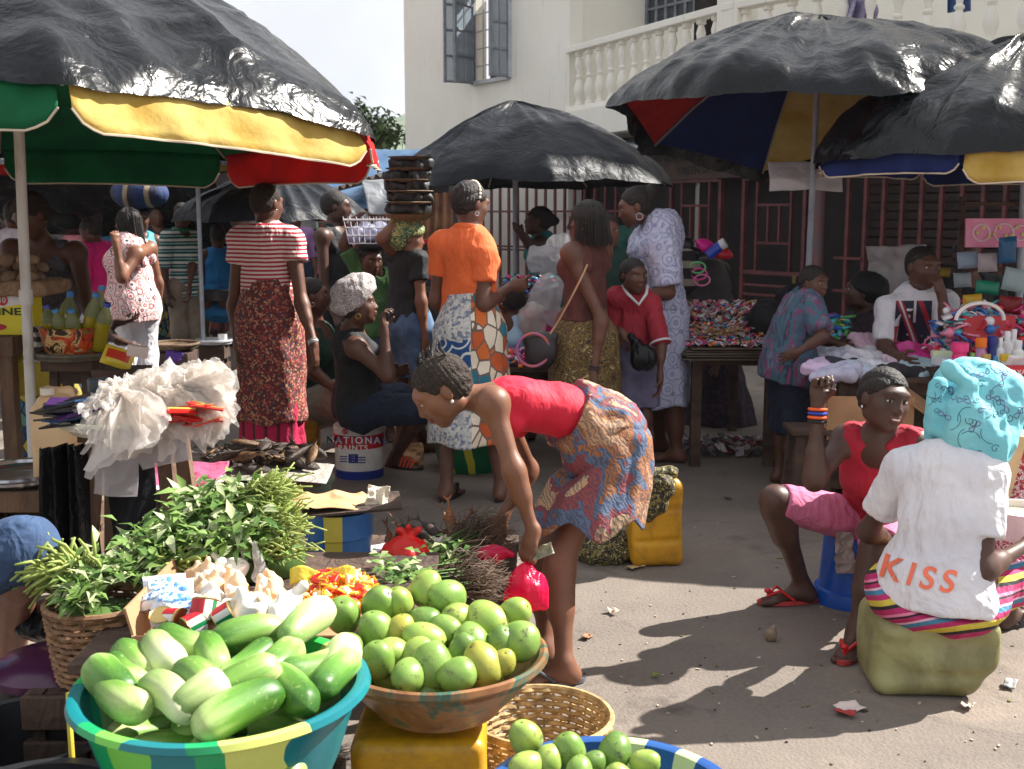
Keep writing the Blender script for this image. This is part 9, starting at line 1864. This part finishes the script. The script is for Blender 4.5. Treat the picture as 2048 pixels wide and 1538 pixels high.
# ---- litter ----
def lit(x, y, s_, col, lb, nm='litter', cat='litter', amp=.01, th=.002): o = crumple(nm, lb, gp(x, y) + V(0, 0, .012), s_, s_ * .6, rot(0, 0, rd.uniform(0, 180)), SM('lit_%d_%d_%d' % col, col), amp, int(x), cat, th, n=12); return o
for a in [(1700, 1420, .085, (214, 196, 190), 'white and red crushed packet on the road at the lower right', 'wrapper'), (1690, 1432, .06, (170, 50, 50), 'torn red flap lying on the crushed white packet', 'wrapper'), (1312, 1356, .025, (120, 140, 50), 'small yellow green leaf scrap on the sunlit road', 'leaf'), (1175, 1277, .05, (150, 110, 80), 'brown paper sliver beside the bending girl feet', 'paper'), (1225, 1228, .05, (206, 180, 160), 'pale torn scrap below the jerrycan', 'paper'), (2020, 1375, .06, (150, 150, 150), 'clear plastic cup flattened on the road at the right edge', 'cup'), (1935, 1418, .05, (190, 170, 150), 'pale scrap under the right edge of the seat jerrycan', 'paper'), (1270, 1138, .08, (196, 170, 120), 'straw coloured strip next to the patterned cloth', 'strip'), (1455, 1000, .04, (60, 46, 40), 'dark stick on the shaded road', 'stick')]: lit(a[0], a[1], a[2], a[3], a[4], 'litter', a[5])
S = SDF(.004); c = gp(1541, 1282) + V(0, 0, .02); S.add(ell(c, (.018, .014, .018)), .01); S.add(ell(c + V(.008, 0, .022), (.01, .008, .014)), .01); sdf_obj('fruit_core', S, SM('core_brown', (150, 130, 110), (100, 84, 70)), wr=[(.008, 40, (1, 1, 1), True)], label='knotted brown scrap on the road left of the red sandal', cat='scrap')
b = MB()
for i in range(420):
 x, y = rd.uniform(440, 2040), rd.uniform(900, 1530); p = gp(x, y) + V(0, 0, .003); s_ = rd.uniform(.002, .006) * (2.2 if i % 13 == 0 else 1); b.mat(rd.choice([0, 0, 1, 2])).box(p, (s_ * 2, s_, .003), rot(0, 0, rd.uniform(0, 180)))
b.build('debris', [SM('deb_pale', (186, 170, 150)), SM('deb_dark', (50, 42, 38)), SM('deb_leaf', (110, 110, 60))], label='tiny crumbs and chips scattered over the road', cat='debris', kind='stuff', smooth=False)
b = MB()
for i in range(150): p = gp(rd.uniform(1370, 1530), rd.uniform(885, 915)) + V(0, 0, rd.uniform(.01, .06)); b.mat(rd.choice(range(6))).box(p, (rd.uniform(.03, .09), rd.uniform(.02, .06), .006), rot(rd.uniform(-50, 50), rd.uniform(-50, 50), rd.uniform(0, 180)))
b.build('rubbish', [SM('rb%d' % i, c) for i, c in enumerate([(110, 104, 110), (160, 150, 160), (120, 50, 60), (60, 56, 60), (190, 180, 176), (80, 70, 66)])], label='drift of plastic rubbish under the trinket stall', cat='rubbish', kind='stuff', smooth=False)

# ---- air ----
t = NT('haze_air'); t.t.nodes.remove(t.b); pv = t.n('VolumePrincipled', Density=.0004, Anisotropy=.3); pv.inputs['Color'].default_value = (.82, .88, .96, 1); t.t.links.new(pv.outputs[0], t.t.nodes['Material Output'].inputs[1])
MB().box((0, 690, 29), (1900, 1560, 62)).build('haze', t.m, loc=(0, 690, -2), smooth=False, kind='stuff', label='thin pale haze fading the far hill')
